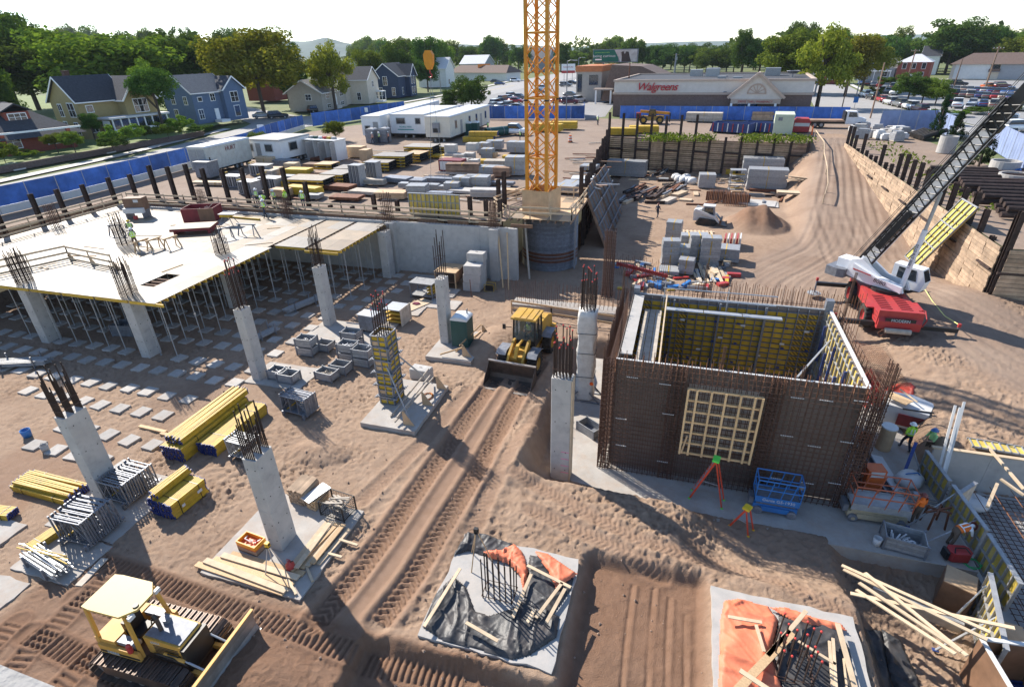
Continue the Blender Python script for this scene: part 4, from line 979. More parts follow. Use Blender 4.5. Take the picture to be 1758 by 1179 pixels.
 # small things on the core slab
def bin_(label,x,y,z,rz=0,L_=1.2,W_=.8,H_=.62,mt=None,fill=None,group=None):
 t=thing('steel_crate',label,'crate',(x,y,z),rz,group);mt=mt or m_galv
 for k in range(4):
  z0=.1+k*(H_-.1)/4;z1=z0+(H_-.1)/4-.015
  for a,b,c,d in((-L_/2,L_/2,-W_/2,-W_/2+.04),(-L_/2,L_/2,W_/2-.04,W_/2),(-L_/2,-L_/2+.04,-W_/2+.04,W_/2-.04),(L_/2-.04,L_/2,-W_/2+.04,W_/2-.04)):
   MB().b6(a,b,c,d,z0,z1).build('slat',mt,t)
 MB().b6(-L_/2+.03,L_/2-.03,-W_/2+.03,W_/2-.03,.1,.13).build('floor',m_galv_d,t)
 for sx in(-1,1):
  for sy in(-1,1):MB().b6(sx*(L_/2+.0)-.04,sx*(L_/2)+.04,sy*(W_/2)-.04,sy*(W_/2)+.04,0,H_+.02).build('corner_post',m_galv_d,t)
 f=MB();f.b6(-L_/2,L_/2,-W_/2-.01,-W_/2+.06,.04,.1);f.b6(-L_/2,L_/2,W_/2-.06,W_/2+.01,.04,.1);f.build('runner',m_galv_d,t)
 if fill:
  g=MB();r2=random.Random(int(x*77))
  for k in range(26):a=r2.uniform(0,3.14);px,py=r2.uniform(-L_*.3,L_*.3),r2.uniform(-W_*.28,W_*.28);g.bar((px-.16*math.cos(a),py-.12*math.sin(a),r2.uniform(.15,H_*.75)),(px+.16*math.cos(a),py+.12*math.sin(a),r2.uniform(.15,H_*.75)),.06,.05)
  g.build('contents',fill,t)
 return t
bin_('open steel crate with clutter on the slab behind the bucket',10.75,20.65,ZC,R(-8),1.5,.95,.7,m_galv,m_white)
bin_('open steel crate half hidden behind the bare column',-3.35,25.2,ZC-.05,R(-35),1.3,.8,.6,m_galv)
def bucket(label,x,y,z,r_=.15,h=.36,mt=m_white,tip=None):
 t=thing('bucket',label,'bucket',(x,y,z));MB().lathe([(0,.01),(r_*.85,.01),(r_,h),(r_*.93,h),(r_*.8,.04),(0,.04)],16).build('pail',mt,t,smooth=True)
 MB().path([(r_*math.cos(a),0,h+.0+r_*.7*math.sin(a))for a in np.linspace(0,math.pi,9)],.008,4).build('handle',m_galv_d,t);return t
bucket('white plastic bucket beside the steel crate on the slab',9.75,20.45,ZC,.17,.4)
bucket('white bucket on the smooth sand patch at the left edge',-30.3,14.9,TH(-30.3,14.9),.19,.42,m_conc_l)
bucket('blue bucket cut by the left picture edge',-32.6,15.6,TH(-32.6,15.6),.24,.45,m_liftb)
bucket('dark red bucket in the bottom right corner',13.7,14.7,-1.85,.3,.3,m_redd)
def stepladder(label,x,y,z,h,spread,rz,topc,w=.55,top2=None):
 t=thing('step_ladder',label,'step ladder',(x,y,z),rz);m_or=mat('ladder_red',(0.60,0.07,0.03),0.5,var=.1)
 for sx in(-1,1):
  MB().bar((-spread,sx*w/2,0),(0,sx*w*.32,h),.035,.08).build('front_rail',m_or,t);MB().bar((spread*.75,sx*w/2,0),(0.04,sx*w*.32,h-.05),.035,.06).build('rear_rail',m_or,t)
  for xx in(-spread,spread*.75):MB().box((xx,sx*w/2,.03),(.1,.06,.07)).build('foot',topc,t)
 n=int(h/.3)
 for k in range(1,n):u=k/n;MB().b6(-spread*(1-u)-.05,-spread*(1-u)+.05,-w/2+u*w*.18,w/2-u*w*.18,h*u-.015,h*u+.015).build('tread',m_alu,t)
 MB().box((0,0,h+.03),(.3,w*.72,.1)).build('top_cap',topc,t)
 MB().bar((-spread*.5,-w*.4,h*.5),(spread*.38,-w*.4,h*.5),.02,.03).build('spreader',m_alu,t);return t
m_lime=mat('lime_plastic',(0.12,0.72,0.10),0.5,var=.05);m_ly=mat('ladder_yellow',(0.75,0.5,0.03),0.5)
stepladder('tall red step ladder with lime green cap below the lattice',2.95,21.35,ZC+.005,2.45,.85,R(-12),m_lime,.6)
stepladder('short red step ladder with yellow cap in front of the blue lift',4.35,19.85,ZC+.03,1.25,.5,R(-30),m_ly,.5)
def scissor(label,x,y,z,rz,body,rail,L_,W_,base,hrail,bed,writing=None,zb=.95):
 t=thing('scissor_lift',label,'scissor lift',(x,y,z),rz)
 MB().b6(-L_/2,L_/2,-W_/2+.12,W_/2-.12,.18,.52).b6(-L_/2+.35,L_/2-.35,-W_/2+.03,W_/2-.03,.2,.46).build('chassis',body,t)
 for sx in(-1,1):
  for sy in(-1,1):
   w=MB().lathe([(0,-.09),(.15,-.09),(.2,-.07),(.2,.07),(.15,.09),(0,.09)],16,(sx*(L_/2-.22),sy*(W_/2-.07),.2),axis='y').build('wheel',m_rubber if False else m_galv_d,t)
   MB().lathe([(0,-.095),(.09,-.095),(.09,.095),(0,.095)],10,(sx*(L_/2-.22),sy*(W_/2-.07),.2),axis='y').build('hub',base,w)
 q=MB()
 for k in range(3):
  for sy in(-1,1):q.bar((-L_/2+.12,sy*(W_/2-.15),.56+k*.12),(L_/2-.12,sy*(W_/2-.15),.60+k*.12),.05,.09)
 q.build('scissor_arms',base,t)
 MB().b6(-L_/2,L_/2,-W_/2,W_/2,zb,zb+.06).build('platform',bed,t)
 pn=MB();pn.b6(-L_/2,L_/2,-W_/2-.012,-W_/2,zb-.22,zb+.12).b6(-L_/2,L_/2,W_/2,W_/2+.012,zb-.22,zb+.12).b6(-L_/2-.012,-L_/2,-W_/2,W_/2,zb-.02,zb+.1).b6(L_/2,L_/2+.012,-W_/2,W_/2,zb-.02,zb+.1);pn=pn.build('toe_board',body if writing else bed,t)
 if writing:
  tm=text_mesh(writing,.22,.004,m_white);inst(tm,'lettering',pn,(0.05,-W_/2-.016,zb-.05),rot=(R(90),0,0))
 zt=zb+hrail
 for z_ in(zt,zb+hrail*.52):
  q=MB();q.path([(-L_/2,-W_/2,z_),(L_/2,-W_/2,z_),(L_/2,W_/2,z_),(-L_/2,W_/2,z_),(-L_/2,-W_/2,z_)],.03,6);q.build('guard_rail',rail,t)
 for u in(-1,-.45,.1,.55,1):
  for sy in(-1,1):MB().tube((u*L_/2,sy*W_/2,zb),(u*L_/2+(.14 if abs(u)<1 else 0),sy*W_/2,zt),.024,6).build('rail_post',rail,t)
 MB().box((L_/2-.1,-W_/2+.12,zt-.08),(.18,.2,.2)).build('control_box',m_galv_d,t)
 MB().box((-L_/2-.1,0,zb-.35),(.2,W_*.6,.4)).build('ladder_step',m_galv_d,t);return t
m_orange2=mat('orange_worn',(.40,.095,.04),.6,var=.2,dirt=.35)
m_tan=mat('lift_tan',(0.42,0.34,0.22),.6,var=.15)
scissor('blue scissor lift with white lettering parked by the rebar wall',5.75,21.45,ZC,R(0),m_liftb,m_liftb,1.86,.82,m_galv_d,1.0,m_galv_d,'Genie GS-1930')
scissor('orange railed scissor lift with a grey bed at the core corner',10.0,22.15,ZC,R(2),m_tan,m_orange2,2.35,1.0,m_tan,1.05,m_galv,None,.95)
t=thing('white_tank','white plastic tank with a dark frame between the core and the sand bank','tank',(13.3,30.4,-.9),R(-15));MB().prism([(-1.2,-.7),(1.0,-.9),(1.3,.5),(.3,1.0),(-1.0,.8)],.0,1.2).build('shell',m_white,t);MB().b6(-.3,1.1,-.93,-.9,.2,.9).build('opening',m_redd,t);MB().bar((-.2,-.95,1.25),(1.2,-.6,1.25),.06,.06).build('bar',m_black,t)
t=thing('cardboard_tube','brown cardboard tube standing upright with a white lid','tube',(11.8,27.7,ZC));MB().tube((0,0,0),(0,0,1.35),.36,18).build('barrel',m_ply,t);MB().tube((0,0,1.35),(0,0,1.42),.38,18).build('lid',m_white,t)
t=thing('orange_drum','small orange water drum beside the rebar wall','drum',(11.0,27.9,ZC));MB().lathe([(0,0),(.28,0),(.3,.1),(.28,.5),(.3,.6),(.2,.68),(0,.68)],16).build('body',m_orange,t,smooth=True);MB().tube((0,0,.68),(0,0,.76),.12,10).build('cap',m_wood_g,t)
t=thing('white_bag','white and blue woven bulk bag slumped on the slab','bag',(12.2,25.0,ZC));q=MB();q.lathe([(0,0),(.5,.02),(.62,.25),(.5,.5),(.3,.62),(0,.6)],12);
q.v=[(x*(1+.15*math.sin(7*i)),y*(1+.12*math.cos(5*i)),z*(1+.1*math.sin(3*i)))for i,(x,y,z)in enumerate(q.v)];q.build('sack',m_white,t,smooth=True);MB().path([(-.6,0,.3),(-.2,-.1,.66),(.3,.1,.66),(.62,.1,.3)],.03,5).build('strap',m_liftb,t)
t=thing('white_bag','white and grey woven bag lying on the rebar floor','bag',(14.9,24.7,-1.55));o=MB();o.v=list(q.v);o.f=list(q.f);o.m=list(q.m);o=o.build('sack',m_white,t,smooth=True);o.scale=(1.1,1.0,.7)
t=thing('red_generator','small red generator with a grey side on the slab','generator',(12.7,20.5,ZC),R(10));q=MB();chamfer_prism(q,-.42,.42,-.26,.26,.05,.5,.12);q.build('housing',m_red,t);q=MB();chamfer_prism(q,-.55,-.42,-.22,.22,.08,.46,.05);q.build('end_panel',m_black,t);MB().path([(-.3,-.2,.5),(-.2,0,.6),(.2,0,.6),(.3,-.2,.5)],.025,5).build('handle',m_black,t)
q=MB();r2=random.Random(2);pts=[]
for i in range(60):a=i*.45;pts.append((13.15+(.3+.05*math.sin(i*1.7))*math.cos(a)+.1*r2.random(),20.3+(.28+.06*math.cos(i))*math.sin(a)+.1*r2.random(),ZC+.02+.02*(i%3)))
q.path(pts,.014,4);tag(q.build('green_rope',mat('green_cord',(0.02,0.35,0.10),.6)),'tangled green cord beside the red generator','cord')
t=thing('orange_cabinet','tall orange gang box behind the orange lift','cabinet',(10.2,23.9,ZC),R(10));MB().b6(-.4,.4,-.3,.3,0,1.5).build('body',m_orange,t);MB().b6(-.36,.36,-.315,-.302,.1,1.1).build('door',m_orange,t);MB().b6(-.3,.3,-.33,-.303,1.15,1.45).build('label_plate',m_white,t)
t=thing('sawhorse_bars','rusty steel trestle of crossed bars right of the orange shirt worker','trestle',(12.35,22.3,ZC),R(20))
for a,b in(((-.3,-.3,.9),(.4,.3,.9)),((-.3,.3,.85),(.4,-.3,.95)),((-.5,0,.8),(.6,0,1.0))):MB().bar(a,b,.07,.07).build('crossbar',m_rust,t)
for x,y in((-.25,-.2),(.35,.2),(.3,-.25),(-.2,.25)):MB().bar((x*1.3,y*1.3,0),(x,y,.95),.06,.06).build('leg',m_rust,t)
for i in range(8):
 o=MB().bar((11.6+r2.uniform(-.2,.2),23.5+i*.13,ZC+.03),(13.0+r2.uniform(-.2,.2),23.3+i*.14,ZC+.03),.05,.04).build('loose_bar',m_galv if i%2 else m_wood_g);tag(o,'thin loose bar scattered between lift and form panels','bar','loose bars on the slab')
t=thing('grey_channel','long dark steel channel lying along the foot of the core side','steel beam',(10.8,25.6,ZC),R(98));MB().b6(-2,2,-.2,-.15,0,.35).b6(-2,2,.15,.2,0,.35).b6(-2,2,-.15,.15,0,.05).build('channel',m_galv_d,t)
o=sheet('plastic_sheet',[(11.3,24.3),(11.9,24.2),(11.6,26.9),(11.1,27)],ZC+.006,m_white);tag(o,'strip of white plastic sheet lying on the slab','plastic sheet',kind='thing')
# wheel helper
def wheel(parent,x,y,z,r,w,axis='y',rimc=None,lugs=0,n=22,name='wheel'):
 e=bpy.data.objects.new(name,None);C.objects.link(e);e.parent=parent;e.location=(x,y,z);e.empty_display_size=.1
 h=w/2
 q=MB().lathe([(r*.55,-h*.85),(r*.86,-h),(r*.97,-h*.8),(r,-h*.5),(r,h*.5),(r*.97,h*.8),(r*.86,h),(r*.55,h*.85)],n,axis=axis)
 if lugs:
  for i in range(lugs):
   a=2*math.pi*i/lugs
   for sgn in(-1,1):
    p0=Vector((math.cos(a)*r,0,math.sin(a)*r));a2=a+sgn*.0+.16
    p1=Vector((math.cos(a2)*r,sgn*h*.95,math.sin(a2)*r))
    if axis=='x':p0=Vector((0,p0.x,p0.z));p1=Vector((p1.y,p1.x,p1.z))
    q.bar(p0,p1,.09,.07,up=p0)
 q.build('tyre',m_rubber,e,smooth=not lugs)
 MB().lathe([(0,-h*.5),(r*.2,-h*.55),(r*.25,-h*.35),(r*.5,-h*.3),(r*.57,-h*.8),(r*.57,h*.8),(r*.5,h*.3),(r*.25,h*.35),(r*.2,h*.55),(0,h*.5)],16,axis=axis).build('rim',rimc or m_cat,e)
 return e
 # bulldozer (faces +x)
zb_=TH(-15,7.75)
dz_=thing('bulldozer','yellow bulldozer with cream canopy roof in the lower left corner','bulldozer',(-14.9,7.72,zb_+.02),R(2))
me_shoe=MB().b6(-.105,.105,-.3,.3,0,.05).b6(-.03,.0,-.3,.3,.05,.10).mesh('track_shoe',m_steel_d)
for sy in(-1,1):
 tr=bpy.data.objects.new('track',None);C.objects.link(tr);tr.parent=dz_;tr.location=(0,sy*.90,0)
 ra,L0,L1=.40,-1.45,1.25;per=2*(L1-L0)+2*math.pi*ra;n=int(per/.22)
 for i in range(n):
  s_=i*per/n
  if s_<L1-L0:p,a=(L0+s_,2*ra+.0),0
  elif s_<L1-L0+math.pi*ra:th=(s_-(L1-L0))/ra;p,a=(L1+ra*math.sin(th),ra+ra*math.cos(th)),th
  elif s_<2*(L1-L0)+math.pi*ra:p,a=(L1-(s_-(L1-L0)-math.pi*ra),0),math.pi
  else:th=(s_-2*(L1-L0)-math.pi*ra)/ra;p,a=(L0-ra*math.sin(th),ra-ra*math.cos(th)),math.pi+th
  inst(me_shoe,'track_shoe',tr,(p[0],0,p[1]+.05),rot=(0,a,0))
 MB().b6(L0,L1,-.2,.2,.22,.62).build('track_frame',m_steel_d,tr)
 for x in(L0,L1):MB().lathe([(0,-.12),(.36,-.12),(.36,.12),(0,.12)],18,(x,0,.45),axis='y').build('idler',m_steel_b,tr)
MB().b6(-1.6,1.5,-.55,.55,.35,.95).build('main_frame',m_steel_d,dz_)
hd=MB();hd.prof([(.0,.9),(1.42,.85),(1.5,1.25),(1.38,1.62),(.0,1.72)],'y',-.46,.46);hd=hd.build('hood',m_deere,dz_)
MB().prof([(.05,1.722),(1.36,1.624),(1.36,1.665),(.05,1.765)],'y',-.40,.40).build('hood_top',m_galv_d,hd)
MB().b6(1.40,1.56,-.5,.5,.55,1.55).build('grille',m_black,hd)
for k in range(6):MB().b6(.3,1.25,-.475,-.462,1.0+k*.08,1.03+k*.08).build('louvre',m_steel_d,hd)
tm=text_mesh('650H',.16,.004,m_white);inst(tm,'lettering',hd,(.42,-.468,1.55),rot=(R(90),0,0))
st_=MB().tube((.42,-.12,1.7),(.42,-.12,2.3),.065,10).build('exhaust_stack',m_steel_d,dz_);MB().tube((.42,-.12,2.28),(.34,-.12,2.42),.065,10).build('stack_tip',m_black,st_)
MB().tube((.35,.2,1.7),(.35,.2,1.86),.13,12).build('air_cleaner',m_galv_d,dz_)
MB().b6(-1.75,-.95,-.72,.72,.9,1.5).build('fuel_tank',m_deere,dz_)
bb=MB().b6(-1.6,-.0,-.82,-.72,.95,1.32).b6(-1.6,0,.72,.82,.95,1.32).build('side_console',m_deere,dz_)
MB().b6(-1.58,.0,-.824,-.821,1.0,1.10).build('stripe',m_black,bb)
tm=text_mesh('DEERE',.17,.004,m_white);inst(tm,'lettering',bb,(-1.05,-.828,1.06),rot=(R(90),0,0))
MB().b6(-.95,.0,-.72,.72,.9,.96).build('floor_plate',m_steel_d,dz_)
MB().b6(-.95,-.45,-.3,.3,1.1,1.3).b6(-1.0,-.85,-.3,.3,1.3,1.85).build('seat',m_black,dz_)
for sy in(-1,1):MB().b6(-.9,-.2,sy*.55-.13,sy*.55+.13,1.32,1.48).build('armrest',m_galv_d,dz_)
rfp=[(-1.75,-.62),(-1.45,-.66),(-.25,-.66),(.1,-.3),(.1,.3),(-.25,.66),(-1.45,.66),(-1.75,.62)]
MB().prism(rfp,2.78,2.86).build('canopy_roof',m_cream,dz_)
MB().lathe([(0,0),(.09,0),(.09,.04),(0,.04)],12,(-.05,-.2,2.86)).build('roof_cap',m_black,dz_)
for x,y in((-1.62,-.6),(-1.62,.6),(-.02,-.55),(-.02,.55)):MB().bar((x-(.05 if x>-1 else 0),y*1.2,.95),(x-(.15 if x>-1 else 0),y,2.79),.09,.11).build('canopy_post',m_deere,dz_)
fe=MB().lathe([(0,0),(.07,0),(.08,.05),(.08,.32),(.03,.4),(0,.4)],10,(-.25,-.8,1.34)).build('fire_extinguisher',m_red,dz_)
for sy in(-1,1):
 MB().bar((-.2,sy*.42,.55),(2.15,sy*.5,.45),.12,.18).build('push_arm',m_deere,dz_)
 cy=MB().tube((.75,sy*.55,1.25),(1.45,sy*.5,1.05),.07,8).build('lift_cylinder',m_deere,dz_);MB().tube((1.4,sy*.5,1.06),(2.15,sy*.5,.8),.035,8).build('rod',m_alu,cy)
bl=MB();prof=[(2.32,.02),(2.2,.3),(2.18,.65),(2.28,1.02),(2.35,1.02),(2.27,.65),(2.29,.3),(2.42,.02)]
bl.prof(prof,'y',-1.6,1.6);bl=bl.build('blade',m_steel_b,dz_)
MB().b6(2.30,2.46,-1.6,1.6,0,.1).build('cutting_edge',m_steel_b,bl)
MB().b6(2.25,2.36,-1.62,1.62,1.02,1.06).build('blade_top',m_deere,bl);MB().b6(2.08,2.17,-1.5,1.5,.55,.75).build('blade_rib',m_deere,bl)
for sy in(-1,1):
 MB().path([(.2,sy*.5,1.0),(.6,sy*.62,1.3),(1.1,sy*.6,1.2),(1.5,sy*.52,.9)],.028,6).build('hydraulic_hose',m_black,dz_);MB().box((.02,sy*.5,2.72),(.1,.2,.14)).build('work_lamp',m_white,dz_);MB().box((-1.72,sy*.5,2.72),(.1,.2,.14)).build('work_lamp',m_white,dz_);MB().path([(.9,sy*.47,1.2),(.9,sy*.56,1.3),(1.3,sy*.56,1.28),(1.3,sy*.47,1.18)],.02,5).build('grab_handle',m_black,dz_)
 for k in range(5):MB().lathe([(0,-.16),(.13,-.16),(.13,.16),(0,.16)],10,(-1.1+k*.5,sy*.9,.17),axis='y').build('track_roller',m_steel_b,dz_)
MB().tube((-.35,.1,1.3),(-.2,.1,1.75),.02,5).build('control_lever',m_black,dz_)
# wheel loader (faces +x, placed facing -t)
ld=thing('wheel_loader','yellow wheel loader with lowered bucket on the sand track','wheel loader',(-8.4,30.3,TH(-8.4,30)-.05),R(-94))
for x,y in((1.3,-.98),(1.3,.98),(-1.75,-.98),(-1.75,.98)):wheel(ld,x,y,.74,.74,.62,'y',m_cat,18)
MB().b6(.5,2.0,-.42,.42,.55,1.35).build('front_frame',m_cat,ld)
MB().b6(-3.0,.5,-.5,.5,.6,1.3).build('rear_frame',m_cat,ld)
hd=MB();hd.prof([(-3.5,1.2),(-.75,1.2),(-.75,2.45),(-2.6,2.35),(-3.45,2.0)],'y',-.68,.68);hd=hd.build('engine_hood',m_cat,ld)
MB().b6(-3.6,-3.1,-.95,.95,.55,1.25).build('counterweight',m_cat,ld)
MB().tube((-1.9,.3,2.35),(-1.9,.3,2.9),.07,10).build('exhaust',m_black,hd)
for x,y in((1.3,-1),(1.3,1),(-1.75,-1),(-1.75,1)):MB().prof([(x-.75,1.45),(x-.45,1.62),(x+.45,1.62),(x+.75,1.42),(x+.72,1.38),(x+.43,1.57),(x-.43,1.57),(x-.72,1.4)],'y',y-.32,y+.32).build('mudguard',m_galv_d,ld)
cb=MB();cb.b6(-.95,.45,-.72,.72,1.3,1.75);cb=cb.build('cab_base',m_black,ld)
for a,b in(((.45,-.72),(.35,-.7)),((.45,.72),(.35,.7)),((-.95,-.72),(-.9,-.7)),((-.95,.72),(-.9,.7)),((-.25,-.73),(-.25,-.72)),((-.25,.73),(-.25,.72))):MB().bar((a[0],a[1],1.7),(b[0],b[1],3.2),.09,.09).build('cab_pillar',m_black,ld)
m_cabglass=mat('cab_glass',(0.10,0.13,0.13),0.05,var=.1,spec=.8,alpha=.55)
MB().quad((.44,-.68,1.72),(.44,.68,1.72),(.35,.66,3.18),(.35,-.66,3.18)).build('windscreen',m_cabglass,ld)
for sy in(-1,1):MB().quad((-.92,sy*.72,1.72),(.43,sy*.72,1.72),(.34,sy*.70,3.18),(-.88,sy*.70,3.18)).build('side_window',m_cabglass,ld)
MB().quad((-.93,.68,1.72),(-.93,-.68,1.72),(-.88,-.66,3.18),(-.88,.66,3.18)).build('rear_window',m_cabglass,ld)
rf=MB();rf.b6(-1.05,.62,-.82,.82,3.2,3.32);rf=rf.build('cab_roof',m_cat,ld)
for y in(-.42,0,.42):MB().b6(-1.0,.58,y-.18,y+.18,3.32,3.36).build('roof_rib',m_cat,rf)
MB().b6(-.7,-.25,-.28,.28,1.75,2.1).b6(-.75,-.62,-.28,.28,2.1,2.7).build('seat',m_black,ld)
for sy in(-1,1):e=MB().bar((.5,sy*.8,2.6),(.75,sy*1.15,2.7),.04,.04).build('mirror_arm',m_black,ld);MB().box((.78,sy*1.2,2.72),(.06,.2,.34)).build('mirror',m_black,e)
for sy in(-1,1):
 MB().prof([(.75,2.0),(1.0,2.05),(2.0,1.45),(2.56,.75),(2.42,.55),(1.8,1.15),(.8,1.75)],'y',sy*.48-.07,sy*.48+.07).build('lift_arm',m_cat,ld)
 c_=MB().tube((.6,sy*.48,1.0),(1.2,sy*.48,1.25),.08,8).build('lift_cylinder',m_cat,ld);MB().tube((1.2,sy*.48,1.25),(1.8,sy*.48,1.35),.045,8).build('rod',m_alu,c_)
MB().prof([(1.5,2.05),(1.75,2.0),(2.2,1.35),(2.05,.9),(1.85,.95),(1.95,1.3)],'y',-.1,.1).build('tilt_lever',m_cat,ld)
MB().tube((.7,0,1.9),(1.6,0,1.95),.08,8).build('tilt_cylinder',m_cat,ld)
bk=MB();P=[(2.62,.75),(2.55,.4),(2.65,.12),(2.95,.02),(3.85,.02)]
for i in range(len(P)-1):
 (xa,za),(xb,zb2)=P[i],P[i+1];bk.quad((xa,-1.5,za),(xa,1.5,za),(xb,1.5,zb2),(xb,-1.5,zb2));d=.04;bk.quad((xa-d,1.5,za-d),(xa-d,-1.5,za-d),(xb,-1.5,zb2-d),(xb,1.5,zb2-d))
bk.quad((2.62,-1.5,.75),(2.72,-1.5,1.3),(2.72,1.5,1.3),(2.62,1.5,.75));bk.quad((2.58,1.5,.75),(2.68,1.5,1.3),(2.68,-1.5,1.3),(2.58,-1.5,.75))
for sy in(-1,1):bk.prof([(2.62,.75),(2.55,.4),(2.65,.12),(2.95,.02),(3.8,.02),(3.5,.5),(2.74,1.3)],'y',sy*1.5-.02,sy*1.5+.02)
bk=bk.build('bucket',m_steel_d,ld);MB().b6(3.75,3.95,-1.53,1.53,-.0,.035).build('bucket_lip',m_steel_b,bk);MB().b6(2.64,2.78,-1.53,1.53,1.28,1.36).build('bucket_spill_guard',m_steel_b,bk)
# rough-terrain mobile crane (faces -y in plan: rear with lettering towards the camera)
zg=.32
rt=thing('mobile_crane','red and white rough terrain crane with raised boom and outriggers','mobile crane',(14.7,42.4,zg))
body=MB();body.prism([(-1.25,-3.7),(1.35,-3.7),(1.35,3.6),(-1.25,3.6)],1.0,1.75);body=body.build('carrier_body',m_red,rt)
MB().b6(-1.25,1.35,-4.0,-3.7,1.0,2.0).build('rear_bumper',m_red,body)
MB().prof([(-4.0,1.55),(-4.2,1.3),(-4.15,.75),(-3.7,.75),(-3.7,1.55)],'x',-1.2,1.3).build('rear_face',m_red,body)
tm=text_mesh('MODERN',.26,.005,m_white);o=inst(tm,'lettering',body,(.05,-4.215,1.42),rot=(R(68),0,0))
MB().box((.05,-4.16,1.41),(1.75,.03,.3)).build('name_plate',m_black,body).rotation_euler=(0,0,0)
for i in range(3):MB().box((-1.0+.02,-3.55-i*.0,1.2+i*.25),(.55,.5,.06)).build('step',m_redd,body);MB().box((1.08,-3.55,1.2+i*.25),(.5,.5,.06)).build('step',m_redd,body)
for i in range(9):MB().b6(-.9,-.2,-3.4+i*.32,-3.3+i*.32,1.76,1.785).build('deck_grille',m_redd,body);MB().b6(.3,1.0,-3.4+i*.32,-3.3+i*.32,1.76,1.785).build('deck_grille',m_redd,body)
MB().path([(1.45,-3.9,1.0),(1.6,-3.9,1.5),(1.6,-3.3,1.9),(1.4,-3.2,1.9)],.035,6).build('hand_rail',m_red,body)
for x in(-1.35,1.4):
 for y in(-2.2,1.9):wheel(rt,x,y,.80,.82,.62,'x',m_red,18)
for sx in(-1,1):MB().b6(sx*1.3-.38,sx*1.3+.38,-2.9,-1.5,1.66,1.74).build('mudguard',m_red,body)
MB().tube((-.75,-4.35,.75),(.75,-4.35,.75),.18,12).build('winch',m_wood_g,body);MB().path([(-.9,-4.35,.3),(-1.1,-4.4,.55),(-.9,-4.4,.8),(-.65,-4.4,.55),(-.9,-4.35,.3)],.03,5).build('hook_ring',m_rust,body)
for y in(-3.55,3.2):
 MB().b6(-3.6,3.6,y-.14,y+.14,.72,1.0).build('outrigger_beam',m_black,rt)
 for sx in(-1,1):
  j=MB().tube((sx*3.6,y,.15),(sx*3.6,y,1.25),.07,8).build('outrigger_jack',m_galv_d,rt);MB().box((sx*3.6,y,1.22),(.16,.16,.24)).build('jack_cap',m_red,j)
  MB().lathe([(0,.12),(.1,.12),(.32,.05),(.5,.04),(.5,-.02),(0,-.02)],18,(sx*3.6,y,.03)).build('float_pad',m_galv,j)
q=MB();q.path([(3.5,3.0,1.3),(3.6,1.0,.95),(3.75,-1.0,.75),(3.65,-3.4,1.2)],.03,5);q.build('safety_rope',mat('rope_yellow',(0.75,0.75,0.25),.7),rt)
AZ=R(-40);EL=R(64.5)
up_=bpy.data.objects.new('superstructure',None);C.objects.link(up_);up_.parent=rt;up_.location=(.35,.55,1.75);up_.rotation_euler=(0,0,AZ)
m_wcr=mat('crane_white',(0.70,0.71,0.73),.45,var=.06,dirt=.15)
MB().lathe([(0,0),(1.05,0),(1.05,.22),(0,.22)],24).build('turntable',m_black,up_)
MB().prof([(-2.9,.55),(-2.6,1.7),(-1.9,1.95),(-.4,1.0),(1.0,.75),(1.25,.25),(-1.2,.25)],'y',-.62,-.38).build('side_plate',m_wcr,up_)
sp_=MB().prof([(-2.9,.55),(-2.6,1.7),(-1.9,1.95),(-.4,1.0),(1.0,.75),(1.25,.25),(-1.2,.25)],'y',.38,.62).build('side_plate',m_wcr,up_)
MB().b6(-2.7,1.0,-.38,.38,.25,.5).build('floor',m_galv_d,up_)
pn=MB().prof([(-2.3,1.0),(-.9,.95),(1.2,.3),(1.2,.75),(-.6,1.0),(-2.25,1.55)],'y',-.9,-.62).build('side_panel',m_wcr,up_)
tm=text_mesh('8080',.42,.005,m_black);inst(tm,'lettering',pn,(-.25,-.91,.72),rot=(R(90),R(8),0))
MB().prof([(-2.2,1.12),(-.9,.98),(-.9,1.06),(-2.2,1.22)],'y',-.915,-.9).build('red_stripe',m_red,pn)
cwm=MB();cwm.prism([(-4.1,-1.0),(-3.2,-1.15),(-2.7,-1.0),(-2.7,1.0),(-3.2,1.15),(-4.1,1.0)],.3,.95);cwm.build('counterweight',m_galv_d,up_)
MB().b6(-3.6,-2.5,-.55,.55,.95,1.6).build('winch_house',m_wcr,up_);MB().lathe([(0,-.5),(.3,-.5),(.3,.5),(0,.5)],16,(-2.2,0,1.5),axis='y').build('winch_drum',m_black,up_)
cb=MB();cb.prof([(-.3,.2),(1.75,.2),(1.9,.9),(1.55,1.75),(-.3,1.8)],'y',.75,1.65);cb=cb.build('cab',m_wcr,up_)
MB().prof([(.05,.85),(1.35,.85),(1.2,1.62),(.05,1.65)],'y',.735,.75).build('side_window',m_glass,cb);MB().quad((1.9,.8,.93),(1.9,1.6,.93),(1.57,1.58,1.7),(1.57,.82,1.7)).build('windscreen',m_glass,cb);MB().prof([(.05,.85),(1.35,.85),(1.2,1.62),(.05,1.65)],'y',1.65,1.665).build('side_window',m_glass,cb)
piv=Vector((-1.75,0,1.75));bd=Vector((math.cos(EL),0,math.sin(EL)));nb=Vector((-math.sin(EL),0,math.cos(EL)))
bm=MB();bm.bar(piv-bd*.6,piv+bd*10.5,.62,.78,up=nb);bm=bm.build('boom_base',m_wcr,up_)
MB().bar(piv+bd*1.2,piv+bd*10.3,.64,.03,up=nb).build('boom_top_plate',m_black,bm).location=nb*.41;MB().bar(piv+bd*10.5,piv+bd*17,.52,.66,up=nb).build('boom_section',m_black,up_);MB().bar(piv+bd*17,piv+bd*26,.42,.54,up=nb).build('boom_section',m_black,up_)
MB().bar(piv+bd*10.3,piv+bd*10.8,.74,.92,up=nb).build('boom_collar',m_black,bm)
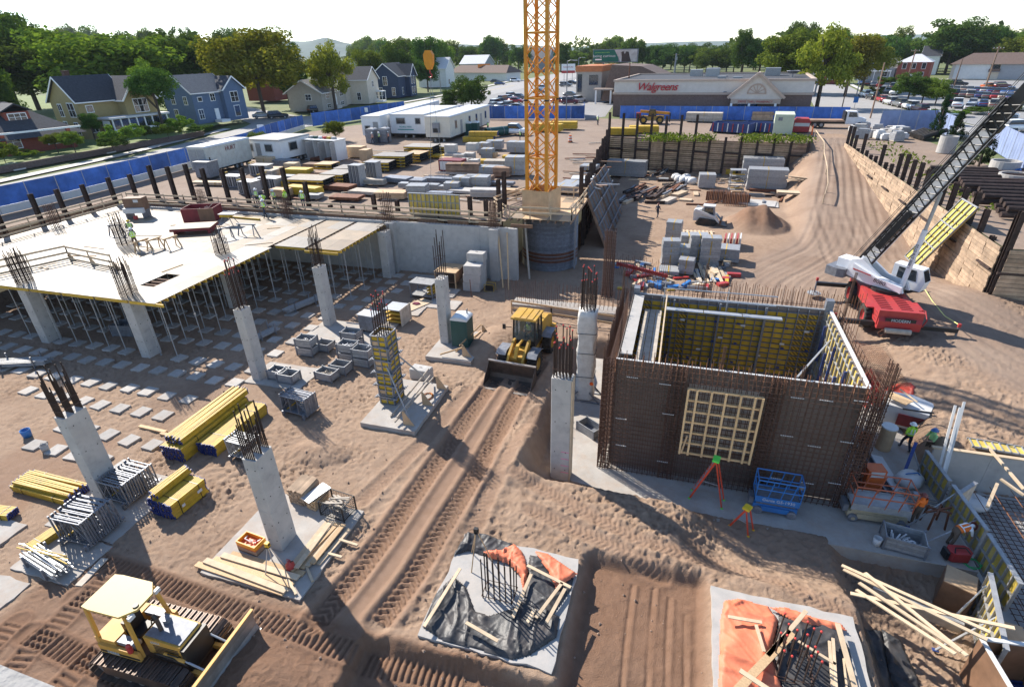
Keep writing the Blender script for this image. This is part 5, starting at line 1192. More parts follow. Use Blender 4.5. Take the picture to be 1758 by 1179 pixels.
lj=MB();off=nb*-.12+Vector((0,-.75,0));ca=[off+Vector((0,-.3,0))+nb*.42,off+Vector((0,.3,0))+nb*.42,off-nb*.40]
for c_ in ca:lj.tube(piv+bd*.3+c_,piv+bd*12.2+c_,.075,6)
for i in range(24):
 a=piv+bd*(.3+i*.495);b=piv+bd*(.3+(i+1)*.495)
 for u,v in((0,1),(1,2),(2,0)):lj.tube(a+ca[u],b+ca[v],.04,5)
lj.build('lattice_jib',m_black,bm)
MB().bar(piv+bd*1.5+off,piv+bd*4.5+off,.5,.4,up=nb).build('jib_plate',m_black,bm)
for k in(-.2,.2):MB().tube(piv+nb*.9+Vector((0,k,0))-bd*.4,piv+bd*26+nb*.5+Vector((0,k,0)),.02,5).build('hoist_rope',m_black,bm)
r0=Vector((.85,0,.55));r1=piv+bd*6.2-nb*.45
rm=MB().tube(r0,r0.lerp(r1,.62),.17,12).build('lift_ram',m_wcr,up_);MB().tube(r0.lerp(r1,.6),r1,.11,10).build('rod',m_alu,rm)
dirr=(r1-r0).normalized()
tm=text_mesh('1-800-278-0750',.26,.004,m_black,space=1.05)
o=inst(tm,'lettering',rm,r0.lerp(r1,.34)+Vector((0,-.175,0)),rot=(R(90),-math.atan2(dirr.z,dirr.x),0))
# skid steer in the far pit
def tracked_skid(x,y,rz):
 t=thing('skid_steer','white compact track loader working in the far pit','skid steer',(x,y,TH(x,y)+.02),rz)
 for sy in(-1,1):
  MB().prof([(-1.2,.15),(-.9,0),(.9,0),(1.15,.25),(.9,.6),(-.8,.75)],'y',sy*.75-.2,sy*.75+.2).build('track',m_rubber,t)
  MB().prof([(-1.5,1.5),(-1.3,1.75),(.9,1.05),(1.5,.4),(1.35,.3),(.75,.85),(-1.2,1.4)],'y',sy*.8-.07,sy*.8+.07).build('lift_arm',m_white,t)
 MB().b6(-1.5,.8,-.55,.55,.35,1.05).build('body',m_white,t)
 cb=MB().prof([(-.55,1.0),(.75,1.0),(.6,1.95),(-.45,2.05)],'y',-.5,.5).build('cab',m_galv_d,t);MB().prof([(-.4,1.15),(.62,1.15),(.5,1.85),(-.35,1.9)],'y',-.512,-.5).build('side_window',m_glass,cb);MB().b6(-.6,.7,-.55,.55,2.0,2.08).build('roof',m_white,cb)
 MB().prof([(-1.55,1.0),(-.6,1.05),(-.7,1.65),(-1.5,1.5)],'y',-.5,.5).build('engine_cover',m_white,t)
 MB().prof([(1.35,.1),(2.3,.02),(2.3,.07),(1.55,.2),(1.6,.7),(1.4,.75)],'y',-.95,.95).build('bucket',m_steel_d,t)
tracked_skid(3.3,65.5,R(-8))
def toilet(label,x,y,z,rz,body,roof,door=True,tall=2.25,w=1.15):
 t=thing('portable_toilet',label,'portable toilet',(x,y,z),rz);h=w/2
 b=MB().b6(-h,h,-h,h,.08,tall-.25).build('cabin',body,t)
 for k in range(5):MB().b6(-h+.1+k*.22,-h+.16+k*.22,h,h+.015,.15,tall-.3).build('rib',body,b);MB().b6(h,h+.015,-h+.1+k*.22,-h+.16+k*.22,.15,tall-.3).build('rib',body,b)
 MB().b6(-h+.12,h-.12,-h-.02,-h-.002,.15,tall-.35).build('door',body,t)
 r=MB();n=10;P=[]
 for i in range(n+1):a=math.pi*i/n;P.append((-(h+.03)*math.cos(a),tall-.25+.24*math.sin(a)**.7))
 r.prof(P,'y',-h-.03,h+.03);r=r.build('roof',roof,t);MB().tube((.3,.3,tall-.1),(.3,.3,tall+.25),.05,8).build('vent_pipe',m_galv_d,r)
 MB().b6(-h-.04,h+.04,-h-.04,h+.04,0,.08).build('skid_base',m_galv_d,t);return t
m_tgreen=mat('toilet_green',(0.015,0.065,0.06),.5,var=.1);m_troof=mat('toilet_roof',(0.60,0.62,0.62),.4,var=.06)
toilet('dark green portable toilet with a pale domed roof beside the column',-13.05,30.9,.3,R(0),m_tgreen,m_troof)
# stacks of yellow timber beams, frame racks, crates
_bm={}
def beam_mesh(L_,h=.16,w=.08,axis='y'):
 key=(round(L_,2),h,w,axis)
 if key not in _bm:
  q=MB();e=.05
  for a,b,mi in((0,e,1),(e,L_-e,0),(L_-e,L_,1)):
   for x0,x1,z0,z1 in((.009,w-.009,.004,.045),(w*.3,w*.7,.045,h-.045),(.009,w-.009,h-.045,h-.004)):
    if axis=='y':q.b6(x0,x1,a,b,z0,z1,mi)
    else:q.b6(a,b,x0,x1,z0,z1,mi)
  _bm[key]=q.mesh('beam',[m_yel2,m_blue])
 return _bm[key]
rb=random.Random(12)
def beam_stack(label,x0,y0,z0,L_,nx,nz,rz=0.0,axis='y',w=.082,h=.16,top=None):
 t=thing('beam_stack',label,'beam stack',(x0,y0,z0),rz);me_=beam_mesh(L_,h,.08,axis)
 for k in range(nz):
  for i in range(nx):
   d=rb.uniform(-.05,.05)
   inst(me_,'beam',t,((i*w,d,k*h)if axis=='y' else(d,i*w,k*h)))
 if top:
  for(dx,n2,k2,sh)in top:
   for k in range(k2):
    for i in range(n2):d=rb.uniform(-.12,.12)+sh;inst(me_,'beam',t,((dx+i*w*1.05+rb.uniform(-.01,.01),d,nz*h+.03+k*h)if axis=='y' else(d,dx+i*w*1.05,nz*h+.03+k*h)),rb.uniform(-.02,.02))
 q=MB();W_=nx*w;H_=nz*h
 for f_ in(.22,.78):
  if axis=='y':q.b6(-.012,W_+.012,L_*f_,L_*f_+.03,-.005,.0).b6(-.012,-.004,L_*f_,L_*f_+.03,0,H_+.006).b6(W_+.0,W_+.01,L_*f_,L_*f_+.03,0,H_+.006).b6(-.012,W_+.012,L_*f_,L_*f_+.03,H_+.002,H_+.008)
  else:q.b6(L_*f_,L_*f_+.03,-.012,-.004,0,H_+.006).b6(L_*f_,L_*f_+.03,W_,W_+.01,0,H_+.006).b6(L_*f_,L_*f_+.03,-.012,W_+.012,H_+.002,H_+.008)
 q.build('strap',m_black,t)
 return t
z_=TH(-23,18)
beam_stack('tall stack of yellow beams with a loose layer on top beside the column',-23.75,16.1,z_,4.9,16,5,top=[(.05,13,2,.35)])
beam_stack('lower stack of yellow beams to the right of the tall beam stack',-22.3,16.9,z_,4.0,14,4)
tb=beam_stack('short stack of yellow beams strapped with white labels in front of the frame racks',-21.1,12.85,.06,1.9,17,5,R(-4),top=[(.1,5,2,.05)])
q=MB();q.b6(17*.082+.012,17*.082+.016,.5,.66,.3,.45).b6(17*.082+.012,17*.082+.016,1.35,1.6,.35,.5);q.build('label_sheet',m_white,tb)
beam_stack('flat fan of yellow beams lying on the left footing',-28.9,12.2,.05,3.6,13,2,R(-1),'x',w=.095,top=[(.1,9,1,.1)])
beam_stack('pile of yellow beams cut by the left picture edge',-28.6,10.5,.08,1.7,7,2,R(8),'x')
beam_stack('yellow beams poking out below the larger frame rack',-24.4,9.75,.08,1.6,6,2,R(-8),'y')
def frame_mesh(L_,H_,mt,name='frame'):
 q=MB();r_=.034
 q.path([(0,0,0),(L_,0,0),(L_,0,H_),(0,0,H_),(0,0,0)],r_,6)
 q.tube((L_*.33,0,0),(L_*.33,0,H_),r_*.8,5);q.tube((L_*.67,0,0),(L_*.67,0,H_),r_*.8,5)
 q.tube((0,0,H_*.15),(L_*.33,0,H_*.85),r_*.6,5);q.tube((L_*.67,0,H_*.85),(L_,0,H_*.15),r_*.6,5)
 for x in(.0,L_):q.tube((x,0,-.06),(x,0,H_+.12),r_*1.2,6)
 return q.mesh(name,mt)
def frame_rack(label,x,y,z,L_,H_,n,pitch,rz,mt=None,gang=None):
 t=thing('frame_rack',label,'frame rack',(x,y,z),rz);me_=frame_mesh(L_,H_,mt or m_galv)
 for i in range(n):inst(me_,'frame',t,(rb.uniform(-.02,.02),i*pitch,.22),rot=(rb.uniform(-.05,.05),0,0))
 q=MB()
 for x_ in(.15,L_-.15):q.b6(x_-.05,x_+.05,-.2,n*pitch+.15,.08,.16);q.b6(x_-.06,x_+.06,-.2,-.1,0,.3)
 q.build('skid',m_galv_d,t)
 MB().b6(.0,L_,0,n*pitch,.16,.19).build('floor',m_galv_d,t)if gang else None
 for i in range(4):MB().b6(.2+i*.15,.26+i*.15,.1,n*pitch-.1,.24+i*.12,.30+i*.12).build('yellow_part',m_yel2,t)if gang else None
 return t
frame_rack('large rack of steel table frames on the left footing',-23.4,10.5,.06,1.65,1.15,14,.11,R(2),m_galv_d,True)
frame_rack('steel frame rack pushed against the left column',-23.75,12.9,.06,1.4,.95,14,.12,R(-2),m_galv_d,True)
frame_rack('steel frame rack standing alone on the sand',-20.3,21.1,TH(-20,21),1.75,.95,11,.09,R(-6),m_galv_d,True)
frame_rack('small frame rack partly hidden behind the middle column',-20.4,17.0,TH(-20,17),1.4,.9,9,.1,R(-4),m_galv,True)
def tube_rack(label,x,y,z,L_,n,rz,mt=None,h=.55):
 t=thing('tube_rack',label,'prop rack',(x,y,z),rz)
 for k in range(n):a=rb.uniform(0,1);MB().tube((rb.uniform(-.1,.1),-.32+.64*(k%6)/5,.2+(k//6)*.085),(L_+rb.uniform(-.12,.12),-.32+.64*(k%6)/5+rb.uniform(-.03,.03),.2+(k//6)*.085),.036,6).build('prop',mt or m_galv,t)
 for x_ in(L_*.2,L_*.8):
  q=MB();q.b6(x_-.04,x_+.04,-.42,.42,.08,.16);q.b6(x_-.04,x_+.04,-.45,-.37,0,h+.3);q.b6(x_-.04,x_+.04,.37,.45,0,h+.3);q.build('stillage',m_galv_d,t)
 return t
tube_rack('rack of galvanised props at the left edge of the pavers',-42.6,20.6,.08,3.6,24,R(20))
tube_rack('rack of galvanised props lying in the shade of the deck beside the slim column',-28.6,32.6,.08,3.2,18,R(72))
tube_rack('short rack of props beside the column between deck and crates',-27.9,28.0,.08,2.0,12,R(75))
tube_rack('heap of loose props and yellow tubes on the small footing',-23.9,9.6,.08,2.4,22,R(-10),m_alu,.3)
tube_rack('props piled on the footing left of the bulldozer',-25.9,8.0,.07,1.4,14,R(-30),m_galv)
for i in range(6):
 o=MB().tube((-24.0+rb.uniform(-.4,0),9.6+rb.uniform(-.2,.2),.62),(-21.6+rb.uniform(-.2,.4),9.35+rb.uniform(-.3,.3),.60+.02*i),.03,6).build('loose_prop',m_yel2 if i%2 else m_alu);tag(o,'loose thin tube lying across the heap of props','tube','loose tubes on the prop heap')
o=MB().bar((-20.65,9.0,.06),(-20.85,10.3,.06),.3,.05).build('yellow_board',m_wood_g);tag(o,'short mossy yellow board beside the heap of props','board')
bin_('open crate of dark clutter on the slab, left of the pair',-22.95,24.35,.07,R(0),1.15,.8,.62,None,m_galv_d)
bin_('open empty crate on the slab, right of the pair',-22.1,24.15,.07,R(-3),1.15,.8,.62)
bin_('open crate with old timber laid across it',-19.95,25.05,TH(-20,25),R(-6),1.25,.8,.6,None,m_wood_g)
bin_('open crate behind the crate with old timber',-19.55,26.0,TH(-19.5,26),R(-2),1.15,.8,.66)
def crate_stack(lab_low,lab_top,x,y,rz,fill=None):
 z=TH(x,y);bin_(lab_low,x,y,z,rz,1.2,.85,.62);bin_(lab_top,x+.02,y,z+.66,rz+R(2),1.2,.85,.62,None,fill)
crate_stack('lower crate of the stack nearest the formed column','upper open crate of the stack nearest the formed column',-18.55,27.2,R(-3))
crate_stack('lower crate of the middle crate stack','upper crate full of metal in the middle stack',-19.9,27.6,R(-3),m_galv_d)
crate_stack('lower crate of the stack at the back left','upper yellow rimmed crate of the stack at the back left',-23.1,27.6,R(0),m_galv_d)
crate_stack('lower crate of the stack behind the middle stack','upper crate filled with bright metal behind the middle stack',-20.6,29.2,R(-2),m_alu)
bin_('crate standing beside the back left crate stack',-22.3,28.4,TH(-22,28),R(-4),1.1,.8,.6)
bin_('dark steel crate in the shade under the deck',-38.3,27.0,0,R(10),1.6,1.1,.9,m_galv_d,m_alu)
def chblock(label,x,y,z,w,d,h,rz,group=None):
 t=thing('concrete_block',label,'concrete block',(x,y,z),rz,group);q=MB();chamfer_prism(q,-w/2,w/2,-d/2,d/2,0,h-.03,.04);q.prism([(-w/2+.04,-d/2+.03),(w/2-.04,-d/2+.03),(w/2-.04,d/2-.03),(-w/2+.04,d/2-.03)],h-.03,h);q.build('block',m_conc,t)
 MB().path([(-.08,0,h),(-.06,0,h+.07),(.06,0,h+.07),(.08,0,h)],.012,5).build('lifting_loop',m_rebar,t);return t
chblock('single concrete block behind the yellow formed column',-14.2,26.6,TH(-14,26.6),1.3,.75,.7,R(-4))
for i,lab in enumerate(('bottom block of the block stack by the wall','second block of the block stack by the wall','third block of the block stack by the wall')):chblock(lab,-16.0+.05*i,41.4,.02+.75*i,1.5,1.9,.74,R(2*i))
chblock('top block of the block stack by the wall',-15.9,42.0,2.28,1.5,1.0,.7,0)
t=thing('plywood_table','tall plywood work table beside the block stack','table',(-18.3,41.5,0));MB().b6(-1,1,-1.1,1.1,1.5,1.56).build('top',m_ply,t)
for x in(-.9,.9):
 for y in(-1,1):MB().b6(x-.05,x+.05,y-.05,y+.05,0,1.5).build('leg',m_wood,t)
MB().b6(-.95,.95,-1.0,1.0,.6,.64).build('shelf',m_plydk,t);MB().b6(.93,.97,-1,1,.7,1.5).build('side',m_plydk,t)
t=thing('frame_stack','steel framed box of panels beside the plywood table','frame stack',(-19.4,38.6,.02),R(-4));
for x in(-1,1):
 for y in(-.6,.6):MB().b6(x-.05,x+.05,y-.05,y+.05,0,1.3).build('post',m_galv_d,t)
MB().b6(-1.05,1.05,-.65,.65,1.3,1.36).build('top_panel',m_galv,t);MB().b6(-1.05,1.05,-.65,.65,.25,.3).build('bottom_panel',m_galv,t)
for k in range(3):MB().b6(.5,1.0,-.55,.55,.45+k*.26,.53+k*.26).build('yellow_beam',m_yel2,t)
o=MB().b6(-.6,.6,-1.6,1.6,0,.1).build('ply_sheet',m_wood_p,None,(-19.4,36.2,.06),R(-24));tag(o,'pale plywood sheet with a dark jacket on it','plywood')
o=MB().prism([(-.3,-.15),(.1,-.25),(.35,0),(.1,.2),(-.25,.15)],0,.06).build('dark_jacket',mat('maroon_cloth',(.12,.015,.04),.9),None,(-19.3,36.7,.17));tag(o,'dark red jacket dropped on the plywood sheet','jacket')
t=thing('switch_cabinet','grey electrical distribution cabinet with a white top','cabinet',(-20.6,31.7,.04),R(-6));MB().b6(-.65,.65,-.45,.45,.2,1.35).build('cabinet_body',m_galv_d,t);MB().b6(-.7,.7,-.5,.5,1.35,1.42).build('cabinet_lid',m_alu,t);MB().b6(-.6,-.02,-.47,-.452,.25,1.3).build('door',m_galv_d,t);MB().b6(.02,.6,-.47,-.452,.25,1.3).build('door',m_galv_d,t)
for x in(-.5,.5):MB().b6(x-.06,x+.06,-.4,.4,0,.2).build('leg',m_black,t)
t=thing('panel_stillage','grey boarded panel stillage leaning beside the cabinet','stillage',(-19.2,33.6,.03),R(-4))
for i in range(6):MB().b6(.55,.6,-.75+i*.25,-.52+i*.25,0,1.35).build('board',m_wood_g,t)
MB().b6(-.9,.55,-.7,.7,1.2,1.26).build('lid',m_alu,t)
for k in range(3):MB().b6(-.85,.5,-.6,.6,.2+k*.32,.3+k*.32).build('yellow_beam',m_yel2,t)
t=thing('small_generator','small yellow framed generator by the foot of the wall','generator',(-14.5,41.0,.02));MB().b6(-.3,.3,-.2,.2,.1,.5).build('engine',m_black,t);q=MB()
for y in(-.28,.28):q.path([(-.42,y,0),(.42,y,0),(.42,y,.62),(-.42,y,.62),(-.42,y,0)],.025,5)
q.build('roll_frame',m_yel2,t)
o=MB().tube((-15.6,39.4,0),(-15.65,39.4,1.5),.03,6).build('steel_stake',m_rust);tag(o,'single rusty stake standing in the sand by the blocks','stake')
for i,(x,lab)in enumerate(((-13.6,'long timber leaning against the concrete wall near its end'),(-13.0,'thin plank leaning against the end of the concrete wall'))):
 o=MB().bar((x,41.8-i*.3,.02),(x-.9+i*.2,43.7,4.3),.12,.06).build('leaning_timber',m_wood);tag(o,lab,'timber')
o=MB().bar((-11.9,44.2,.05),(-12.9,46.4,4.9),.16,.16).build('leaning_pole',m_wood_g);tag(o,'rough timber pole leaning on the ribbed shaft','pole')
for i in range(5):
 o=MB().b6(0,4.3-.2*i,0,.24,0,.06).build('plank',m_wood_p if i%2 else m_wood,None,(-16.9+.25*i,10.92+.2*i,.11+.07*(i%2)),R(-2+rb.uniform(-3,3)));tag(o,'long scaffold board along the front edge of the footing','board','boards on the front edge of the footing')
for i in range(7):
 o=MB().b6(0,.2,0,2.9-.15*i,0,.06).build('plank',m_wood if i%2 else m_wood_p,None,(-13.2+.16*i,11.6+.12*i,.11+.065*(i%3)),R(-4+rb.uniform(-6,5)));tag(o,'board in the heap along the right side of the footing','board','boards on the right side of the footing')
for i in range(4):
 o=MB().b6(0,.9,0,.1,0,.08).build('bearer',m_wood_p,None,(-12.9+.3*i,11.35+.75*i,.105),R(-20+rb.uniform(-20,20)));tag(o,'short timber bearer under the heap of boards','bearer','bearers under the boards')
def timber_pack(label,x,y,z,w,d,h,rz,mt=None,nx=8,nz=7):
 t=thing('timber_pack',label,'timber pack',(x,y,z),rz);a,b=w/nx,h/nz
 for i in range(nx):
  for k in range(nz):s_=rb.uniform(-.04,.04);MB().b6(i*a+.004,(i+1)*a-.004,s_,d+s_,k*b+.003,(k+1)*b-.003).build('timber',mt or m_wood,t)
timber_pack('neat pack of fresh sawn timber on the footing corner',-15.4,15.0,.12,.85,1.1,.75,R(-3),m_lag)
timber_pack('small pack of timber with a grey board on top',-14.45,14.9,.12,.55,.9,.5,R(-6),m_wood,5,4)
o=MB().b6(-.3,.3,-.6,.6,0,.05).build('grey_board',m_alu,None,(-14.15,15.35,.63),R(-20));tag(o,'grey panel lying on the small timber pack','panel')
t=thing('steel_basket','black steel mesh basket full of grey timber offcuts','basket',(-12.9,15.05,.11),R(-6));L_,W_,H_=1.25,.85,.78
f=MB()
for x in(-L_/2,L_/2):
 for y in(-W_/2,W_/2):f.b6(x-.025,x+.025,y-.025,y+.025,0,H_)
for z in(.08,H_):f.path([(-L_/2,-W_/2,z),(L_/2,-W_/2,z),(L_/2,W_/2,z),(-L_/2,W_/2,z),(-L_/2,-W_/2,z)],.025,5)
f.build('frame',m_black,t)
g=MB()
for k in range(1,6):z=.08+k*.12;g.path([(-L_/2,-W_/2,z),(L_/2,-W_/2,z),(L_/2,W_/2,z),(-L_/2,W_/2,z),(-L_/2,-W_/2,z)],.008,4)
for k in range(10):x=-L_/2+k*L_/9;g.tube((x,-W_/2,.08),(x,-W_/2,H_),.008,4);g.tube((x,W_/2,.08),(x,W_/2,H_),.008,4)
tag(g.build('mesh',m_black,t),kind='stuff')
for k in range(34):a=rb.uniform(-.5,.5);x,y=rb.uniform(-.25,.25),rb.uniform(-.25,.25);MB().bar((x-.33,y-a*.3,.12+k*.019),(x+.33,y+a*.3,.13+k*.0195),.08,.03).build('offcut',m_wood_g,t)
for i,lab in enumerate(('brown slatted case under the orange tray','bright orange tool tray full of fittings on the footing')):
 t=thing('tool_case',lab,'tool case',(-15.25,12.35,.1+.26*i),R(-6))
 MB().b6(-.5,.5,-.3,.3,0,.06).build('base',m_orange if i else m_wood_d,t)
 for a,b,c,d in((-.5,.5,-.3,-.26),(-.5,.5,.26,.3),(-.5,-.46,-.26,.26),(.46,.5,-.26,.26)):MB().b6(a,b,c,d,.06,.24).build('side',mat('tray_orange',(.75,.30,.02),.5)if i else m_wood_d,t)
 if i:
  for k in range(10):MB().bar((rb.uniform(-.4,.3),rb.uniform(-.2,.2),.1),(rb.uniform(-.3,.4),rb.uniform(-.2,.2),.18),.04,.03).build('fitting',m_red if k%3==0 else m_white,t)
t=thing('red_can','red metal safety can on the footing beside the boards','can',(-13.05,11.85,.1));MB().lathe([(0,0),(.16,0),(.17,.05),(.17,.3),(.07,.42),(.05,.48),(0,.48)],16).build('body',m_red,t,smooth=True);MB().path([(-.1,0,.42),(-.07,0,.56),(.07,0,.56),(.1,0,.42)],.012,5).build('handle',m_red,t);MB().tube((.05,0,.44),(.2,0,.54),.02,6).build('spout',m_black,t)
def tripod(label,x,y,z,h,legc,headc,spread=.45):
 t=thing('survey_tripod',label,'tripod',(x,y,z))
 for k in range(3):a=R(120*k+20);MB().tube((spread*math.cos(a),spread*math.sin(a),0),(.05*math.cos(a),.05*math.sin(a),h),.022,6).build('leg',legc,t)
 MB().lathe([(0,0),(.1,0),(.1,.03),(0,.03)],10,(0,0,h)).build('head_plate',m_black,t);b=MB().box((0,0,h+.13),(.16,.14,.2)).build('instrument',headc,t);MB().tube((-.1,0,h+.14),(.1,0,h+.14),.05,8).build('lens',m_black,b)
tripod('yellow survey instrument on a grey tripod beside the column footing',-13.75,11.75,.1,1.15,m_alu,mat('instr_yellow',(.7,.4,.02),.5))
tripod('survey instrument on a tall wooden tripod on the wrapped footing',-6.0,14.1,.16,1.6,m_wood,m_black,.55)
def ply_bracket(label,x,y,z,rz):
 q=MB();q.add([(0,-.02,0),(.65,-.02,0),(.08,-.02,.85),(0,-.02,.85),(0,.02,0),(.65,.02,0),(.08,.02,.85),(0,.02,.85)],[(0,1,2,3),(7,6,5,4),(0,4,5,1),(1,5,6,2),(2,6,7,3),(3,7,4,0)])
 tag(q.build('ply_bracket',m_ply,None,(x,y,z),rz),label,'bracket','plywood brackets on the footings')
for x,y,z,lab in((-12.9,21.5,.28,'front plywood bracket on the formed column footing'),(-12.7,23.5,.28,'middle plywood bracket on the formed column footing'),(-12.6,25.3,.28,'back plywood bracket on the formed column footing'),(-12.5,29.3,.3,'front plywood bracket on the toilet footing'),(-12.2,32.4,.3,'back plywood bracket on the toilet footing')):ply_bracket(lab,x,y,z,R(0))
for i,(a,b)in enumerate((((-13.3,21.3,.5),(-12.9,25.6,.8)),((-13.2,21.4,.75),(-12.95,25.3,1.1)),((-13.9,21.9,.32),(-13.2,25.7,1.3)),((-13.9,28.9,.45),(-12.3,29.3,1.0)),((-13.0,29.4,.5),(-12.3,32.4,.6)),((-12.7,29.4,1.0),(-12.3,32.5,1.1)))):
 o=MB().bar(a,b,.05,.1).build('rail_board',m_wood_g if i<3 else m_wood);tag(o,'timber rail leaning between the brackets of a footing','rail','loose rails on the footings')
q=MB();pts=[(-12.75+.3*math.cos(i*.6)*(1+.2*math.sin(i)),24.3+.35*math.sin(i*.6)*(1+.2*math.cos(i*1.3)),.3+.01*(i%4))for i in range(50)];q.path(pts,.014,4);tag(q.build('orange_rope',mat('cord_orange',(.65,.22,.03),.6)),'coiled orange cord on the formed column footing','cord')
for i,(x,y,L_,a,lab)in enumerate(((-27.3,17.9,1.9,-2,'brown timber lying on the sand right of the left column'),(-25.6,17.7,1.5,-4,'brown timber end to end with its neighbour on the sand'),(-32.5,17.6,.9,0,'short dark timber on the smooth sand patch'),(-33.8,18.4,1.0,30,'thin stick lying on the sand at the left'))):
 o=MB().b6(0,L_,-.1,.1,0,.1).build('loose_timber',m_plydk if i==2 else m_wood,None,(x,y,TH(x,y)+.01),R(a));tag(o,lab,'timber')
 # wrapped footings: blankets, rebar, boards
m_tarpk=mat('tarp_black',(.034,.035,.038),.5,var=.35,scale=3,bump=.008,bscale=12,dirt=.5,dirtcol=(.16,.13,.11))
m_tarpo=mat('tarp_orange',(.62,.17,.085),.6,var=.16,scale=2,bump=.008,bscale=12,dirt=.15)
def blanket(name,label,poly,zbase,mt,seed,amp=.16,fold=2.6,res=.045,ang=0.3,cut=None):
 """crumpled sheet over a plan polygon: ridged folds, free edges turned down"""
 xs=[p[0]for p in poly];ys=[p[1]for p in poly];x0,x1,y0,y1=min(xs),max(xs),min(ys),max(ys)
 nx,ny=int((x1-x0)/res)+2,int((y1-y0)/res)+2
 X,Y=np.meshgrid(np.linspace(x0,x1,nx),np.linspace(y0,y1,ny))
 ins=np.zeros(X.shape,bool);dm=np.full(X.shape,9.0)
 for i in range(len(poly)):
  (ax_,ay),(bx,by)=poly[i-1],poly[i]
  c=((ay>Y)!=(by>Y))&(X<(bx-ax_)*(Y-ay)/(by-ay+1e-12)+ax_);ins^=c
  L_=math.hypot(bx-ax_,by-ay)+1e-9;ux,uy=(bx-ax_)/L_,(by-ay)/L_;tt=np.clip((X-ax_)*ux+(Y-ay)*uy,0,L_);dm=np.minimum(dm,np.hypot(X-ax_-tt*ux,Y-ay-tt*uy))
 ca,sa=math.cos(ang),math.sin(ang);U_=(X*ca+Y*sa);V_=(-X*sa+Y*ca)
 wx=U_*fold+1.6*fbm(U_*.9,V_*.9,seed,3);wy=V_*fold*.55+1.6*fbm(U_+7,V_+3,seed+5,3)
 ridge=1-np.abs(2*vn(wx,wy,seed)-1);ridge2=1-np.abs(2*vn(wx*2.3+4,wy*2.1,seed+2)-1)
 sw=.9*fbm(X*.7,Y*.7,seed+21,2);X0c,Y0c=(x0+x1)/2,(y0+y1)/2
 def fold_(an,f1,f2,sd_):c_,s_=np.cos(an+sw),np.sin(an+sw);xl,yl=X-X0c,Y-Y0c;a_,b_=xl*c_+yl*s_+9,-xl*s_+yl*c_+9;return(1-np.abs(2*vn(a_*f1+.5*fbm(X*2,Y*2,sd_,2),b_*f2,sd_)-1))**4
 fo=np.maximum(fold_(ang,fold*1.1,fold*.16,seed+3),.8*fold_(ang+1.1,fold*.95,fold*.15,seed+5))+.22*fold_(ang-.6,fold*2.6,fold*.3,seed+8)
 Zt=zbase+.03+amp*(.34*fo+.5*vn(U_*.9,V_*.9,seed+9)**2)*np.clip(dm/.2+.3,0,1)
 Zt=np.maximum(Zt-.05*(dm<res*1.2),zbase+.012)
 if cut:Zt=Zt+cut(X,Y)
 q=MB();id_=-np.ones(X.shape,int);k=0
 ok=ins|(dm<res*.6)
 for j in range(ny):
  for i in range(nx):
   if ok[j,i]:id_[j,i]=k;q.v.append((float(X[j,i]),float(Y[j,i]),float(Zt[j,i])));k+=1
 for j in range(ny-1):
  for i in range(nx-1):
   f_=(id_[j,i],id_[j,i+1],id_[j+1,i+1],id_[j+1,i])
   if min(f_)>=0:q.f.append(f_);q.m.append(0)
 o=q.build(name,mt,smooth=True);sm=o.modifiers.new('thickness','SOLIDIFY');sm.thickness=.008;sm.offset=1
 return tag(o,label,'blanket')
def PP(pts,z):return[tuple(G(*p,z)[:2])for p in pts]
zf=.16
blanket('black_blanket','black insulation blanket heaped over the lower part of the centre footing',PP([(725,1072),(748,1015),(778,985),(800,1005),(815,1045),(838,1053),(880,1040),(905,1020),(960,1055),(955,1090),(910,1120),(880,1128),(820,1110),(760,1095)],.3),zf,m_tarpk,3,.34,2.4)
blanket('black_blanket','black blanket bunched along the back edge of the centre footing',PP([(778,948),(800,912),(830,912),(885,930),(870,948),(835,950),(805,940)],.35),zf,m_tarpk,8,.42,2.8)
blanket('black_blanket','black blanket spread over the right side of the centre footing',PP([(898,1040),(910,950),(940,955),(985,990),(980,1010),(950,1052),(920,1050)],.25),zf,m_tarpk,12,.25,2.2,ang=1.2)
blanket('orange_blanket','orange blanket flap folded over the right corner of the centre footing',PP([(918,945),(940,950),(992,985),(955,1010),(944,985)],.3),zf+.12,m_tarpo,15,.2,2.4)
blanket('orange_blanket','twisted orange blanket strip behind the centre rebar',PP([(830,945),(862,940),(882,930),(898,945),(906,975),(900,1018),(893,985),(870,962),(840,955)],.35),zf+.06,m_tarpo,18,.4,3.4)
blanket('orange_blanket','large orange blanket draped over the right footing',PP([(1238,1060),(1245,1025),(1270,1022),(1320,1035),(1338,1060),(1325,1120),(1345,1179),(1235,1185)],.35),zf,m_tarpo,22,.42,1.9,ang=1.3)
blanket('orange_blanket','orange blanket strip along the back of the right footing',PP([(1322,1040),(1350,1040),(1400,1058),(1445,1068),(1455,1080),(1420,1076),(1360,1062)],.35),zf+.1,m_tarpo,25,.25,3)
blanket('black_blanket','black blanket round the rebar on the right footing',PP([(1325,1120),(1340,1045),(1365,1048),(1440,1075),(1460,1110),(1470,1179),(1480,1190),(1345,1190)],.3),zf,m_tarpk,28,.3,2.2,ang=.8)
def slope_fit(X,Y):return terrain_h(X,Y,False)
blanket('black_blanket','black plastic sheet hanging down the bank beside the crossing boards',PP([(1492,1038),(1532,1040),(1545,1100),(1560,1179),(1512,1150),(1494,1090)],-.5),0,m_tarpk,33,.3,2.6,ang=.2,cut=slope_fit)
blanket('black_blanket','black plastic roll trailing behind the bank sheet',PP([(1530,1040),(1565,1060),(1600,1130),(1605,1185),(1570,1180),(1545,1110)],-.6),0,m_tarpk,36,.45,2.6,ang=1.0,cut=slope_fit)
